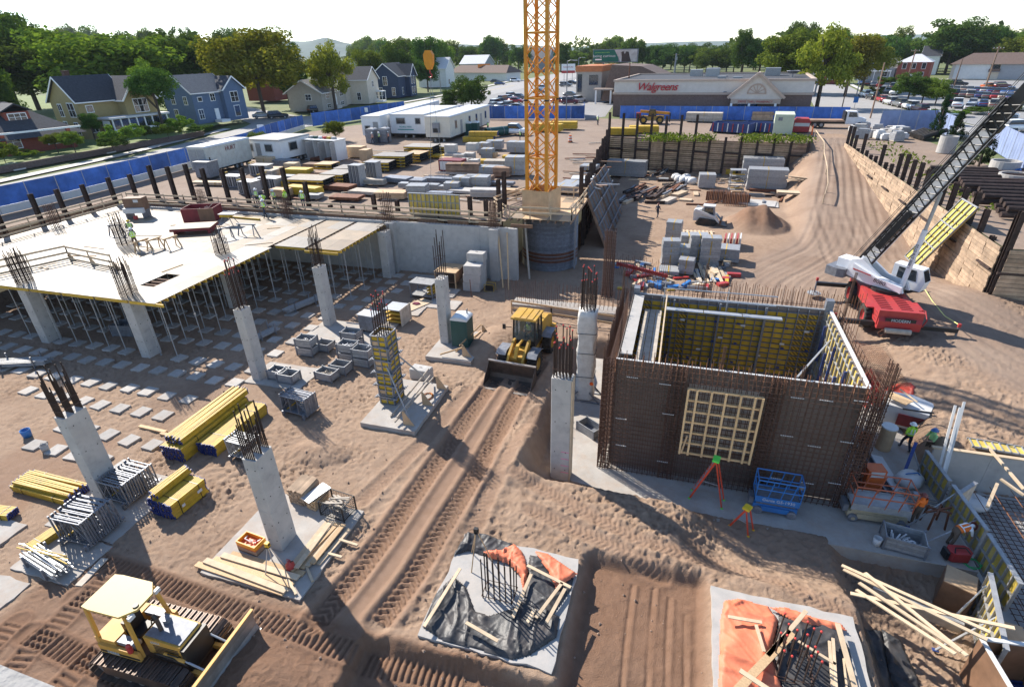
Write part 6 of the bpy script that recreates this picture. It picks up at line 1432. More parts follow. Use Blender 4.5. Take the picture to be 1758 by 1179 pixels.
blanket('red_tarpaulin','crumpled red tarpaulin on the bank right of the core',PP([(1478,622),(1500,618),(1535,632),(1575,655),(1572,668),(1530,662),(1500,660),(1485,645)],.6),0,mat('tarp_red',(.50,.06,.035),.5,var=.2,scale=2),41,.5,2.4,cut=slope_fit)
blanket('black_tarpaulin','dark plastic heap below the red tarpaulin',PP([(1532,664),(1552,662),(1572,672),(1560,690),(1538,684)],.4),0,m_tarpk,44,.4,2.4,cut=slope_fit)
for i,(a,b,lab)in enumerate((((1525,676),(1562,692),'tan plywood sheet leaning beside the black plastic heap'),((1545,668),(1575,690),'pale stick lying on the black plastic heap'),((1512,706),(1530,668),'bundle of dark bars standing beside the white tank'))):
 o=MB().bar(G(*a,.55),G(*b,.6 if i<2 else 1.6),(.7,.07,.1)[i],.05).build('loose_sheet' if i==0 else 'loose_stick',(m_wood,m_wood_p,m_rebar_d)[i]);tag(o,lab,'board' if i<2 else 'bars')
t=thing('starter_rebar','bundle of upright dark bars on the centre footing','rebar',(-4.75,12.95,.16));rebar_cage(t,-.55,.55,-.32,.32,0,[1.7,1.3,1.75,1.1],6,3,None,(.12,),r=.026,jit=.02)
t=thing('starter_rebar','bundle of red capped bars on the right footing','rebar',(5.15,12.75,.16));rebar_cage(t,-.5,.5,-.5,.5,0,[1.3,1.6,1.15],5,4,m_capred,(.15,.3),r=.026,jit=.05)
brd=[((728,1075),(790,975),.5),((800,1068),(855,1100),.55),((880,1060),(912,985),.45),((905,970),(980,1008),.5),((920,1060),(965,1000),.5),((938,1068),(970,1010),.55),((905,1068),(918,1045),.5)]
for a,b,z in brd:o=MB().bar(G(*a,z),G(*b,z),.12,.045).build('batten',m_wood_p);tag(o,'pale batten weighing down the blankets on the centre footing','batten','battens on the centre footing')
brd=[((1250,1058),(1308,1068),.55,.12),((1298,1072),(1312,1118),.6,.1),((1265,1185),(1360,1085),.6,.26),((1270,1150),(1330,1190),.62,.16),((1318,1125),(1384,1048),.6,.14),((1370,1100),(1435,1140),.5,.1),((1438,1070),(1468,1180),.55,.16),((1430,1095),(1436,1190),.5,.09),((1424,1100),(1430,1190),.48,.09),((1448,1130),(1455,1190),.5,.05)]
for a,b,z,w_ in brd:o=MB().bar(G(*a,z),G(*b,z),w_,.045).build('batten',m_wood_p if w_<.2 else m_wood);tag(o,'pale board weighing down the blankets on the right footing','board','boards on the right footing')
t=thing('roller_drum','machine corner with a black box poking into the bottom edge','machine',(-.25,10.55,TH(-.25,10.5)),R(5));q=MB();chamfer_prism(q,-.35,.35,-.6,.12,.3,.62,.05);q.build('engine_box',m_black,t);MB().b6(-.2,.15,-.08,.05,.62,.66).build('hatch',m_galv_d,t);MB().b6(-.45,-.36,-.5,.0,.2,.5).build('yellow_bracket',m_deere,t);MB().b6(-.4,.4,-.6,.1,0,.28).build('base_plate',m_steel_d,t)
p=G(-20,1120,14.5);pts=[G(-140,1100,16.0),G(0,1140,16.0),G(112,1185,16.0),G(200,1260,16.0),G(-140,1400,16.0)]
q=MB();q.prism([(v.x,v.y)for v in reversed(pts)],14.8,16.0);tag(q.build('parapet',mat('parapet_stone',(.30,.29,.275),.9,var=.2,scale=8,bump=.01,bscale=30)),'pale stone parapet corner close to the camera at lower left','parapet')
# things on the deck
def box_open(label,name,cat,x,y,z,w,d,h,mt,rz,inside=None,extra=None):
 t=thing(name,label,cat,(x,y,z),rz)
 for a,b,c,e in((-w/2,w/2,-d/2,-d/2+.05),(-w/2,w/2,d/2-.05,d/2),(-w/2,-w/2+.05,-d/2+.05,d/2-.05),(w/2-.05,w/2,-d/2+.05,d/2-.05)):MB().b6(a,b,c,e,.05,h).build('side',mt,t)
 MB().b6(-w/2,w/2,-d/2,d/2,0,.05).build('floor',mt,t)
 if inside:
  for k in range(12):MB().bar((rb.uniform(-w*.35,w*.1),rb.uniform(-d*.3,d*.3),.1),(rb.uniform(-.1,w*.4),rb.uniform(-d*.3,d*.3),h*rb.uniform(.4,1.1)),.06,.05).build('scrap',inside,t)
 return t
t=box_open('dark red open skip with scrap at the back of the deck','scrap_skip','skip',-43.0,41.3,DZ+.03,2.9,2.0,1.25,m_redd,R(20),m_wood_g);MB().b6(.1,1.5,-1.02,-.99,.1,1.25).build('ply_patch',m_plydk,t)
t=thing('red_platform','red rimmed loading platform with a pale top on the deck','platform',(-40.6,37.7,DZ+.02),R(24));MB().b6(-1.7,1.7,-1.0,1.0,.35,.55).build('rim',m_redd,t);MB().b6(-1.68,1.68,-.98,.98,.552,.58).build('top',m_deck,t);MB().b6(-1.5,-1.3,-.8,.8,0,.35).b6(1.3,1.5,-.8,.8,0,.35).build('feet',m_redd,t)
t=thing('gang_box','brown and white site box with a red can below it on the deck','gang box',(-50.2,40.8,DZ+.02),R(18));MB().b6(-.9,.9,-.5,.5,.75,1.9).build('back_box',m_plydk,t);MB().b6(-.95,.95,-.85,-.5,.55,1.0).build('front_bin',m_white,t)
for x in(-.8,.8):MB().b6(x-.05,x+.05,-.8,.45,0,.75).build('leg',m_galv_d,t)
MB().lathe([(0,0),(.2,0),(.2,.3),(0,.3)],12,(.1,-.9,.02)).build('red_can',m_red,t);MB().b6(.1,.55,-.512,-.5,1.5,1.75).build('sign',m_white,t)
def trestle(label,x,y,z,L_,h,rz,mt,top=True):
 t=thing('trestle',label,'trestle',(x,y,z),rz)
 for sx in(-1,1):
  for sy in(-1,1):MB().bar((sx*L_*.42,sy*.3,0),(sx*L_*.36,sy*.05,h),.06,.09).build('leg',mt,t)
 MB().b6(-L_/2,L_/2,-.07,.07,h-.02,h+.08).build('beam',mt,t);return t
trestle('front plywood saw horse of the timber bench on the deck',-40.7,32.4,DZ+.02,1.3,.8,R(85),m_wood);trestle('middle plywood saw horse of the timber bench on the deck',-40.0,32.9,DZ+.02,1.3,.8,R(85),m_wood);trestle('right plywood saw horse of the timber bench on the deck',-39.0,33.6,DZ+.02,1.3,.8,R(85),m_wood)
trestle('grey steel trestle in front of the deck saw',-36.4,36.7,DZ+.02,1.2,.85,R(60),m_galv_d);trestle('grey steel trestle behind its twin on the deck',-35.2,37.9,DZ+.02,1.8,.9,R(5),m_galv_d);trestle('single trestle beside the rebar at the back left of the deck',-46.9,35.4,DZ+.02,1.2,.85,R(20),m_galv_d)
t=thing('table_saw','yellow saw on folding legs on the deck','saw',(-39.3,40.3,DZ+.02),R(10));MB().b6(-.5,.5,-.35,.35,.75,1.0).build('saw_body',m_yel2,t);MB().b6(-.6,.9,-.4,.4,1.0,1.04).build('saw_table',m_galv_d,t)
for sx in(-1,1):
 for sy in(-1,1):MB().bar((sx*.7,sy*.45,0),(sx*.3,sy*.2,.8),.05,.05).build('leg',m_galv_d,t)
o=MB().b6(-.9,.9,-.6,.6,0,.03).build('ply_sheet',m_wood_g,None,(-40.0,32.4,DZ+.012),R(20));tag(o,'plywood sheet lying under the timber bench','plywood')
for i in range(14):
 x,y=rb.uniform(-48,-33),rb.uniform(27,42);L_=rb.uniform(.8,2.6)
 o=MB().b6(0,L_,0,.09,0,.04).build('deck_stick',m_wood if i%2 else m_wood_p,None,(x,y,DZ+.008),R(rb.choice((0,12,30,85))+rb.uniform(-5,5)));tag(o,'thin timber offcut lying loose on the deck','timber','offcuts on the deck')
o=MB().b6(0,4.2,0,.16,0,.16).build('yellow_beam',m_yel2,None,(-41.6,42.3,DZ+.01),R(-3));tag(o,'long yellow beam lying along the back of the deck','beam')
bundle('dark rebar cage rising behind the left guardrail',-54.8,36.0,DZ-.3,2.6,.6,4);bundle('rebar cage rising at the back of the deck behind the skip',-45.5,44.0,DZ-.2,2.4,.6,5);bundle('rebar cage rising among the workers at the back rail',-35.4,43.6,DZ-.2,2.3,.7,5);bundle('rebar cage on the wall beside the hanging form panel',-25.0,44.0,4.5,2.6,.7,5);bundle('rebar cage at the end of the wall by the crane platform',-15.0,44.0,4.5,2.4,.6,5)
form_panel('yellow framed wall panel hanging from the crane behind the back rail',(-18.5,45.35),(-23.4,45.35),4.75,2.1)
for i,(ya,yb,lab)in enumerate(((54.2,59.6,'dark framed wall form leaning against the pit side, nearer one'),(60.4,68.5,'dark framed wall form leaning against the pit side, farther one'))):
 t=thing('leaning_form',lab,'wall form',(0,0,0));p0=Vector((-6.65,0,0));p1=Vector((-9.0,0,5.6));d=(p1-p0);Ls=d.length;d.normalize();nx_=Vector((d.z,0,-d.x))
 q=MB();q.bar(p0+Vector((0,(ya+yb)/2,0)),p1+Vector((0,(ya+yb)/2,0)),yb-ya,.06,up=nx_);q.build('face_sheet',m_wood_d,t)
 n=11
 for k in range(n):y=ya+(yb-ya)*(k+.5)/n;MB().bar(p0+Vector((0,y,0))+nx_*.11,p1+Vector((0,y,0))+nx_*.11,.12,.14,up=nx_).build('stud',m_galv_d if k%3 else m_wood_d,t)
 for f_ in(.15,.4,.65,.88):MB().bar(p0+d*Ls*f_+Vector((0,ya-.1,0))+nx_*.25,p0+d*Ls*f_+Vector((0,yb+.1,0))+nx_*.25,.12,.12,up=nx_).build('waler',m_galv_d,t)
t=thing('leaning_form','bright yellow ribbed wall form leaning on the ramp retaining wall','wall form');A_,B_,C_,D_=GX(1665,337,22.6),GX(1703,350,22.6),G(1584,437,1.0),G(1618,460,1.0)
A_=Vector((22.2,54.4,6.3));B_=Vector((22.2,51.6,6.3));C_=Vector((20.2,54.4,.9));D_=Vector((20.2,51.6,.9))
A_=Vector((21.75,52.6,6.6));B_=Vector((21.75,49.7,6.6));C_=Vector((20.3,55.9,.6));D_=Vector((20.3,52.9,.6))
nn=(A_-C_).cross(D_-C_).normalized();nn=nn if nn.x<0 else-nn
q=MB();P=[C_,D_,B_,A_];q.add([p for p in P]+[p-nn*.05 for p in P],[(0,1,2,3),(7,6,5,4),(0,4,5,1),(1,5,6,2),(2,6,7,3),(3,7,4,0)]);q.build('face_sheet',m_yelf,t)
for k in range(9):
 u=(k+.5)/9
 for j in range(7):a=C_.lerp(D_,u).lerp(A_.lerp(B_,u),j/7+.01);b=C_.lerp(D_,u).lerp(A_.lerp(B_,u),(j+1)/7-.01);MB().bar(a+nn*.03,b+nn*.03,.2,.05,up=nn).build('yellow_rib',mat('rib_yellow',(.72,.62,.16),.55,var=.12,rand=.15),t)
for u in(0.0,.25,.5,.75,1.0):MB().bar(C_.lerp(D_,u)+nn*.09,A_.lerp(B_,u)+nn*.09,.08,.12,up=nn).build('frame_rail',m_galv_d,t)
for v in(.0,.33,.66,1.0):MB().bar(C_.lerp(A_,v)+nn*.12,D_.lerp(B_,v)+nn*.12,.1,.08,up=nn).build('frame_rail',m_galv,t)
# streets
Z5=5.0
ROAD=[(-64.4,-30),(-64.2,41),(-64.2,52),(-64.9,63),(-67.6,76),(-72.2,89),(-75.4,104),(-72.3,114),(-67.0,145),(-63,190),(-58,270),(-52,420),(-75,420),(-79,270),(-77,211),(-77.2,175),(-78.9,150),(-80,128),(-90,123),(-130,150),(-134,143),(-92,108),(-89,102),(-80.5,67),(-79.5,47),(-79.5,-30)]
sheet('road',ROAD,4.955,m_asph)
sheet('pavement',[(-80.4,-30),(-80.4,47),(-82.4,67),(-89.5,99),(-91.5,99),(-84.4,67),(-82.4,47),(-82.4,-30)],5.07,m_walk)
sheet('pavement',[(-81.4,129),(-80.6,150),(-79,175),(-78.6,211),(-80.6,270),(-82.6,270),(-80.4,211),(-80.8,175),(-82.4,150),(-83.2,129)],5.07,m_walk)
q=MB()
for(a,b)in(((-72,20),(-72.4,60)),((-72.4,60),(-80,100))):
 for off in(-.12,.12):q.bar((a[0]+off,a[1],4.961),(b[0]+off,b[1],4.961),.1,.004)
for(a,b)in(((-75.6,130),(-71.8,175)),((-71.8,175),(-70,240))):
 for off in(-.12,.12):q.bar((a[0]+off,a[1],4.961),(b[0]+off,b[1],4.961),.12,.004)
tag(q.build('road_markings',m_liney),kind='structure')
sheet('lawn_terrace',[(-87.3,20),(-87.3,89),(-93,100),(-140,140),(-300,200),(-300,20)],5.9,mat('lawn',(0.10,0.15,0.035),.95,var=.3,scale=.2,col2=(.17,.20,.06),bump=.05,bscale=8))
t=thing('garden_wall','low brown block wall along the pavement below the lawns','garden wall');m_gw=mat('block_brown',(.14,.10,.085),.9,var=.3,scale=4)
for i in range(46):
 y0=20+i*1.5
 for k in range(3):MB().b6(-87.3,-87.0,y0+(.35 if k%2 else 0)+.01,y0+1.49+(.35 if k%2 else 0),5.07+k*.29,5.07+(k+1)*.29-.01).build('block',m_gw,t)
for(y,lab)in((69.5,'concrete garden steps up to the yellow house'),(55.5,'concrete garden steps up to the brick bungalow')):
 t=thing('garden_steps',lab,'steps',(-86.9,y,5.07))
 for k in range(5):MB().b6(-.3*k-.32,-.3*k,-.8,.8,0,.17*(k+1)).build('step',m_walk,t)
sheet('car_park',[(-62,123),(-20.5,121.5),(-17,126),(-24,240),(-50,330),(-56,330),(-60,250),(-64,190),(-66,150)],4.94,m_asph2)
sheet('road',[(23,121),(33,107.5),(44,96),(49,96),(43.5,130),(42.5,160),(46.5,200),(58,330),(44,330),(34,210),(27,150)],4.945,m_asph)
sheet('car_park',[(49.2,60),(45.2,130),(46.5,165),(52,205),(58,255),(160,255),(160,40),(60,40)],4.942,m_asph2)
sheet('pavement',[(44.1,128),(43.2,160),(47.2,200),(58.7,330),(60.2,330),(48.6,200),(44.7,160),(45.5,128)],5.06,m_walk)
m_hill=mat('hill',(.10,.14,.12),.95,var=.2,scale=.01)
def hill(cx,cy,L_,W_,H_,seed):
 q=MB();n,m_=60,14
 for i in range(n+1):
  for j in range(m_+1):
   u=i/n*2-1;v=j/m_*2-1;h=H_*max(0,1-u*u)**.7*max(0,1-v*v)*(.75+.5*float(vn(np.array([u*5+seed]),np.array([v*2.]),seed)[0]))
   q.v.append((cx+u*L_/2,cy+v*W_/2,4+h))
 for i in range(n):
  for j in range(m_):a=i*(m_+1)+j;q.f.append((a,a+m_+1,a+m_+2,a+1));q.m.append(0)
 return tag(q.build('hills',m_hill,smooth=True),kind='structure')
hill(-1850,2560,1000,600,78,4);hill(-1350,3100,1500,700,44,9);hill(600,3900,3600,800,30,12)
# fences
m_bluemesh=mat('mesh_blue',(.045,.125,.40),.75,var=.35,scale=.6,rand=.35);m_greymesh=mat('mesh_greyblue',(.20,.25,.40),.75,var=.2,scale=.5,rand=.12)
def fence(label,pts,h,mt,z=Z5,step=3.0,gap=.08,skirt=.1):
 t=thing('site_fence',label,'fence')
 for(ax_,ay),(bx,by)in zip(pts,pts[1:]):
  L_=math.hypot(bx-ax_,by-ay);n=max(1,round(L_/step));an=math.atan2(by-ay,bx-ax_);l=L_/n
  key=('fp',round(l,2),round(h,2),mt.name,skirt)
  if key not in _bd:
   q=MB();m_=10
   for i in range(m_):
    for sgn in(1,-1):
     a,b=.04+(l-.08)*i/m_,.04+(l-.08)*(i+1)/m_;za,zb3=.04*math.sin(i*1.9),.04*math.sin((i+1)*1.9)
     q.quad(*[(a,za+sgn*.004,skirt),(b,zb3+sgn*.004,skirt),(b,zb3*.5+sgn*.004,h),(a,za*.5+sgn*.004,h)][::sgn])
   _bd[key]=q.mesh('fence_panel',mt);_bd[key+('p',)]=MB().tube((0,0,0),(0,0,h+.06),.035,6).mesh('fence_post',m_galv)
  if skirt>.2 and key+('s',)not in _bd:_bd[key+('s',)]=MB().b6(.03,l-.03,-.1,.1,0,skirt-.01).mesh('skirt_board',m_white)
  for i in range(n):
   p=(ax_+(bx-ax_)*i/n,ay+(by-ay)*i/n,z);inst(_bd[key],'fence_panel',t,p,an)
   if skirt>.2:inst(_bd[key+('s',)],'skirt_board',t,p,an)
   inst(_bd[key+('p',)],'fence_post',t,p)
 return t
fence('blue screened site fence along the street on the left',[(-63.2,20),(-63.1,37),(-62.8,43),(-62.9,52),(-63.7,64),(-66,76),(-70.2,87),(-73.4,101)],2.55,m_bluemesh,skirt=.75)
fence('blue screened fence behind the small tree and trailers',[(-73.5,104),(-70.5,114),(-66.5,132)],2.6,m_bluemesh)
fence('blue screened fence in front of the car park by the tower crane',[(-62,121.5),(-40,119.4),(-20.5,120.6),(-22.3,130)],2.6,m_bluemesh)
fence('blue screened fence in front of the white drugstore',[(-13.4,121.2),(27.4,118.9)],2.5,m_bluemesh)
fence('pale blue screened fence beside the haul road entrance',[(29.4,107.3),(37.4,108.2),(36.6,98.6)],3.0,m_greymesh)
fence('pale blue screened fence at the right picture edge',[(38.3,91),(35.6,75),(32.5,60)],3.2,m_greymesh)
# buildings
m_trim=mat('trim_white',(.74,.74,.73),.6,var=.05)
def wallm(name,col,sid=True):return mat(name,col,.8,var=.08,scale=1.5,wave=('Z',9.0,.18)if sid else None)
m_shing=mat('shingle_dark',(.045,.048,.058),.9,var=.3,scale=3);m_shingb=mat('shingle_brown',(.13,.09,.075),.9,var=.25,scale=3);m_shingg=mat('shingle_grey',(.17,.165,.165),.9,var=.2,scale=3);m_shinglt=mat('shingle_pale',(.52,.52,.53),.7,var=.1,scale=3)
m_brick=mat('brick_red',(.22,.060,.042),.85,var=.2,scale=5);m_brickb=mat('brick_brown',(.15,.09,.08),.85,var=.2,scale=4);m_chim=mat('chimney_brick',(.09,.05,.04),.9,var=.3,scale=6)
def window(parent,p,n,u,w,h,frame=None,mull=1):
 """p centre, n outward normal, u horizontal unit"""
 n=Vector(n);u=Vector(u);k=Vector((0,0,1));p=Vector(p)
 f=MB();
 def rect(q_,w_,h_,d0,d1):
  P=[p+u*(sx*w_/2)+k*(sy*h_/2)+n*d for d in(d0,d1)for sx,sy in((-1,-1),(1,-1),(1,1),(-1,1))]
  q_.add(P,[(0,1,2,3),(7,6,5,4),(0,4,5,1),(1,5,6,2),(2,6,7,3),(3,7,4,0)])
 rect(f,w+.24,h+.24,-.02,.05);wo_=f.build('window',frame or m_trim,parent)
 g=MB();rect(g,w,h,.0,.075);g.build('pane',m_glass,wo_)
 f=MB();P0=p;
 if mull:
  for i in range(1,mull+1):c=u*(-w/2+w*i/(mull+1));q_=MB();q_.bar(p+c-k*h/2+n*.08,p+c+k*h/2+n*.08,.07,.04);q_.build('mullion',frame or m_trim,wo_)
  q_=MB();q_.bar(p-u*w/2+n*.08,p+u*w/2+n*.08,.05,.05);q_.build('mullion',frame or m_trim,wo_)
 return wo_
FACE={'+x':((1,0,0),(0,1,0)),'-x':((-1,0,0),(0,-1,0)),'-y':((0,-1,0),(1,0,0)),'+y':((0,1,0),(-1,0,0))}
def wpt(face,u,z,w,d,ox,oy):
 n,uu=FACE[face];return(ox+n[0]*w/2+uu[0]*u,oy+n[1]*d/2+uu[1]*u,z)
def volume(t,ox,oy,w,d,h,rh,ridge,wm,rm,over=.45,z0=0.0,hip=0.0,trimb=True):
 q=MB();q.b6(ox-w/2,ox+w/2,oy-d/2,oy+d/2,z0,z0+h)
 if hip==0 and rh>0:
  if ridge=='y':
   for y in(oy-d/2,oy+d/2):q.add([(ox-w/2,y,z0+h),(ox+w/2,y,z0+h),(ox,y,z0+h+rh)],[(0,1,2)])
  else:
   for x in(ox-w/2,ox+w/2):q.add([(x,oy-d/2,z0+h),(x,oy+d/2,z0+h),(x,oy,z0+h+rh)],[(0,1,2)])
 wl=q.build('wall',wm,t);r=MB();th=.16
 a,b=(w/2,d/2)if ridge=='y' else(d/2,w/2);sl=rh/a;e=a+over;ze=z0+h-sl*over;zr=z0+h+rh
 def pt(s_,l_,z):return(ox+s_,oy+l_,z)if ridge=='y' else(ox+l_,oy+s_,z)
 if rh<=0:
  r.b6(ox-w/2-over,ox+w/2+over,oy-d/2-over,oy+d/2+over,z0+h,z0+h+.2)
 elif hip==0:
  for sg in(-1,1):r.add([pt(sg*e,-b-over,ze),pt(sg*e,b+over,ze),pt(0,b+over,zr),pt(0,-b-over,zr),pt(sg*e,-b-over,ze+th),pt(sg*e,b+over,ze+th),pt(0,b+over,zr+th),pt(0,-b-over,zr+th)],[(0,1,2,3),(7,6,5,4),(0,4,5,1),(1,5,6,2),(2,6,7,3),(3,7,4,0)])
 else:
  bl=b-a*hip
  r.add([pt(-e,-b-over,ze),pt(e,-b-over,ze),pt(e,b+over,ze),pt(-e,b+over,ze),pt(0,-bl,zr),pt(0,bl,zr)],[(0,1,4),(1,2,5,4),(2,3,5),(3,0,4,5),(3,2,1,0)])
 ro=r.build('roof',rm,t)
 if trimb and rh>0 and hip==0:
  for l_ in(-b-over-.03,b+over+.03):
   for sg in(-1,1):MB().bar(pt(sg*e,l_,ze+.02),pt(0,l_,zr+.02),.06,.26,up=(0,0,1)).build('barge_board',m_trim,ro)
  for sg in(-1,1):MB().bar(pt(sg*(e+.02),-b-over,ze+.05),pt(sg*(e+.02),b+over,ze+.05),.08,.18).build('gutter',m_trim,ro)
 return wl,ro
def house(label,cx,cy,z,rz,vols,wins,extra=None,cat='house',sc=1.0):
 t=thing('house',label,cat,(cx,cy,z),rz);t.scale=(sc,)*3
 ref=[]
 for v in vols:ref.append(volume(t,**v))
 for(vi,face,u,zz_,w,h,mu)in wins:
  v=vols[vi];n,uu=FACE[face];window(t,wpt(face,u,zz_+v.get('z0',0),v['w'],v['d'],v['ox'],v['oy']),n,uu,w,h,None,mu)
 if extra:extra(t,ref)
 return t
def V(ox,oy,w,d,h,rh,ridge,wm,rm,**k):return dict(ox=ox,oy=oy,w=w,d=d,h=h,rh=rh,ridge=ridge,wm=wm,rm=rm,**k)
wy=wallm('siding_ochre',(.33,.26,.12));wbl=wallm('siding_blue',(.105,.155,.245));wcr=wallm('siding_cream',(.62,.55,.45));wnv=wallm('siding_navy',(.035,.055,.105));wwh=wallm('siding_white',(.70,.70,.68));wbg=wallm('siding_beige',(.42,.38,.33));wgr=wallm('siding_grey',(.33,.34,.36))
def chimney(ro,x,y,z,h,w=.8):MB().b6(x-w/2,x+w/2,y-w/2,y+w/2,z,z+h).b6(x-w/2-.08,x+w/2+.08,y-w/2-.08,y+w/2+.08,z+h,z+h+.15).build('chimney',m_chim,ro)
def ex_yellow(t,ref):
 chimney(ref[0][1],-2.5,-3.2,8.2,2.4)
 p=MB();p.b6(3.6,6.6,-3.4,6.8,0,.7);p=p.build('porch_base',wy,t)
 for y in np.arange(-3.2,6.9,1.42):MB().b6(6.35,6.55,float(y)-.1,float(y)+.1,.7,3.1).build('porch_post',m_trim,p)
 for y in np.arange(-3.2,5.9,1.42):MB().b6(6.4,6.48,float(y)+.15,float(y)+1.25,1.5,2.9).build('porch_pane',m_glass,p);MB().b6(6.38,6.5,float(y)+.1,float(y)+1.32,.7,1.45).build('porch_panel',m_trim,p)
 MB().b6(3.2,6.9,-3.8,7.2,3.1,3.4).build('porch_roof',m_shinglt,p)
 MB().b6(3.9,6.0,-3.5,-3.42,.9,2.9).build('porch_side',m_trim,p)
house('ochre two-storey house with dark roof, white gables and a glazed white porch',-101.0,82.5,5.9,R(-10),[V(-1.5,-1.5,8,8.5,6.2,3.6,'y',wy,m_shing),V(1.2,3.6,7.2,5.6,6.2,3.3,'x',wy,m_shing),V(-5.5,-1.0,5,5,3.2,2.2,'x',wy,m_shing)],[(0,'-y',-1.5,4.6,1.0,1.9,1),(0,'-y',1.8,4.7,1.7,2.1,1),(0,'-y',-1.6,1.7,1.0,2.1,1),(0,'-y',1.6,1.7,1.1,1.9,1),(0,'+x',-2.5,4.8,1.0,1.0,0),(1,'+x',0.0,4.8,2.4,2.1,2),(0,'+x',-2.8,1.9,1.0,1.6,1)],ex_yellow)
def ex_blue(t,ref):
 for x in(-1.6,.2,2.0):MB().tube((-1.4,x,8.3),(-1.4,x,9.2),.22,8).build('roof_vent',m_black,ref[0][1])
 MB().b6(4.2,6.2,-1.6,.6,0,.5).build('porch_base',m_trim,t);MB().b6(4.02,4.12,-1.0,.0,.5,2.6).build('door',m_trim,t)
house('blue two-storey house with a pale roof strip and a turret gable',-100.0,104.5,5.9,R(-8),[V(0,-1,8,9,6.0,3.0,'y',wbl,m_shingg),V(2.4,3.8,5.6,5.2,6.3,2.2,'x',wbl,m_shing),V(-5.6,0,5,6,5.4,2.4,'x',wbl,m_shing)],[(0,'-y',-1.8,1.8,1.0,1.8,1),(0,'-y',1.8,4.4,.9,1.4,1),(0,'-y',-1.8,4.6,1.0,1.6,1),(0,'+x',-2.8,4.6,.9,.7,0),(0,'+x',-3.3,1.8,1.0,1.7,1),(0,'+x',.3,4.8,1.0,1.3,1),(1,'+x',0,4.6,1.8,1.9,1),(1,'+x',0,1.8,1.3,2.0,0),(1,'-y',.8,4.6,1,1.6,1)],ex_blue)
def ex_brick(t,ref):
 d=MB();d.b6(1.0,4.0,-1.6,1.6,4.1,5.6);d=d.build('dormer',m_brick,t);MB().prof([(-2.1,5.6),(0,6.6),(2.1,5.6),(2.1,5.75),(0,6.8),(-2.1,5.75)],'x',.4,4.4).build('dormer_roof',m_shing,d);window(d,(4.0,0,4.85),(1,0,0),(0,1,0),2.2,.95,None,2)
 for y in(-4.0,4.6):MB().b6(6.9,7.4,y-.25,y+.25,0,3.0).build('porch_pier',m_brick,t)
 MB().b6(7.9,8.1,-6.2,6.2,2.95,3.2).build('fascia',m_trim,t)
house('red brick bungalow with a big dark hipped roof and white dormer',-101.5,66.0,5.9,R(-14),[V(0,0,13,11,3.0,3.9,'y',m_brick,m_shing,over=1.4,hip=.75)],[(0,'+x',-3.2,1.7,2.8,1.6,2),(0,'+x',2.5,1.7,1.6,1.6,1),(0,'-y',1,1.7,1.6,1.5,1)],ex_brick)
house('brown roofed house half hidden behind the ochre house',-121,71,6.2,R(-14),[V(0,0,9,14,4.2,3.0,'y',wbg,m_shingb,over=.7,hip=.8)],[(0,'+x',3,2.4,1.4,1.2,1)])
house('beige split-level bungalow behind the round tree',-95.0,139,5.2,R(8),[V(0,0,9,15,4.6,2.6,'y',wbg,m_shingg,over=.8)],[(0,'+x',-4,3.4,1.8,1.2,1),(0,'+x',4.4,3.4,1.8,1.2,1),(0,'+x',-4,1.0,1.8,.8,1),(0,'+x',4.4,1.0,1.8,.8,1),(0,'-y',1,3.3,1.4,1.3,1)],lambda t,r:(MB().b6(4.5,4.62,-.9,1.1,.9,3.6).build('door',m_trim,t),MB().b6(4.5,5.6,-1.3,1.5,0,.8).build('stoop',m_walk,t)))
house('cream two-storey house with a dark roof beside the navy house',-93.5,156.5,5.2,R(6),[V(0,0,10,8,6.4,3.0,'x',wcr,m_shing),V(-4,-6,7,6,4.5,2.2,'y',wcr,m_shing)],[(0,'+x',0,5.0,1.0,1.5,1),(0,'-y',2.2,2.0,1.0,1.9,1),(0,'+x',2.2,1.8,1.2,1.8,1)],lambda t,r:MB().b6(5,7,1.2,4.2,0,.4).b6(5,7,1.2,4.2,2.8,3.0).b6(6.8,6.95,1.3,1.45,.4,2.8).b6(6.8,6.95,3.95,4.1,.4,2.8).build('porch',m_trim,t))
house('dark navy two-storey house with tall white framed windows',-94,180,5.2,R(4),[V(0,0,9,12,6.4,3.4,'y',wnv,m_shing),V(3.2,2.6,5.6,5.4,6.4,3.0,'x',wnv,m_shing)],[(0,'-y',0,4.9,1.3,2.4,1),(0,'-y',2.6,1.8,1.0,2.2,1),(0,'-y',-1.8,1.8,1.0,2.2,1),(1,'+x',-1,4.8,.9,2.1,0),(1,'+x',1,4.8,.9,2.1,0),(1,'+x',-1,1.7,.9,2.1,0),(1,'+x',1,1.7,.9,2.1,0),(0,'+x',-3,1.8,1,2,1)])
house('plain white gabled house behind the lamp pole',-101,232,5.1,R(0),[V(0,0,12,9,7.0,3.6,'x',wwh,m_shinglt)],[(0,'+x',-1.5,2,1.2,1.8,1)])
house('white gabled house peeping over the cream house roof',-122,205,5.1,R(10),[V(0,0,9,9,7.5,4,'y',wwh,m_shing)],[(0,'-y',0,6.5,1.4,1.8,1)])
house('red brown roofed house hidden in the trees',-130,165,5.5,R(0),[V(0,0,10,10,6.5,3.6,'x',m_brick,m_shingb)],[(0,'+x',0,4.5,1.2,1.8,1)])
house('pale metal roofed barn behind the strip shops',-118,330,5,R(0),[V(0,0,14,18,6.5,4,'x',wgr,m_shinglt)],[])
house('grey gabled house above the strip shops',-95,390,5,R(0),[V(0,0,12,14,8,5,'x',wgr,m_shingg)],[])
def ex_shop(t,ref):
 for y in np.arange(-17,17,5.6):MB().b6(5.0,5.1,float(y),float(y)+4,.2,2.8).build('shop_window',m_glass,t)
 MB().b6(5.0,5.2,-19,19,3.3,4.0).build('sign_band',m_trim,t)
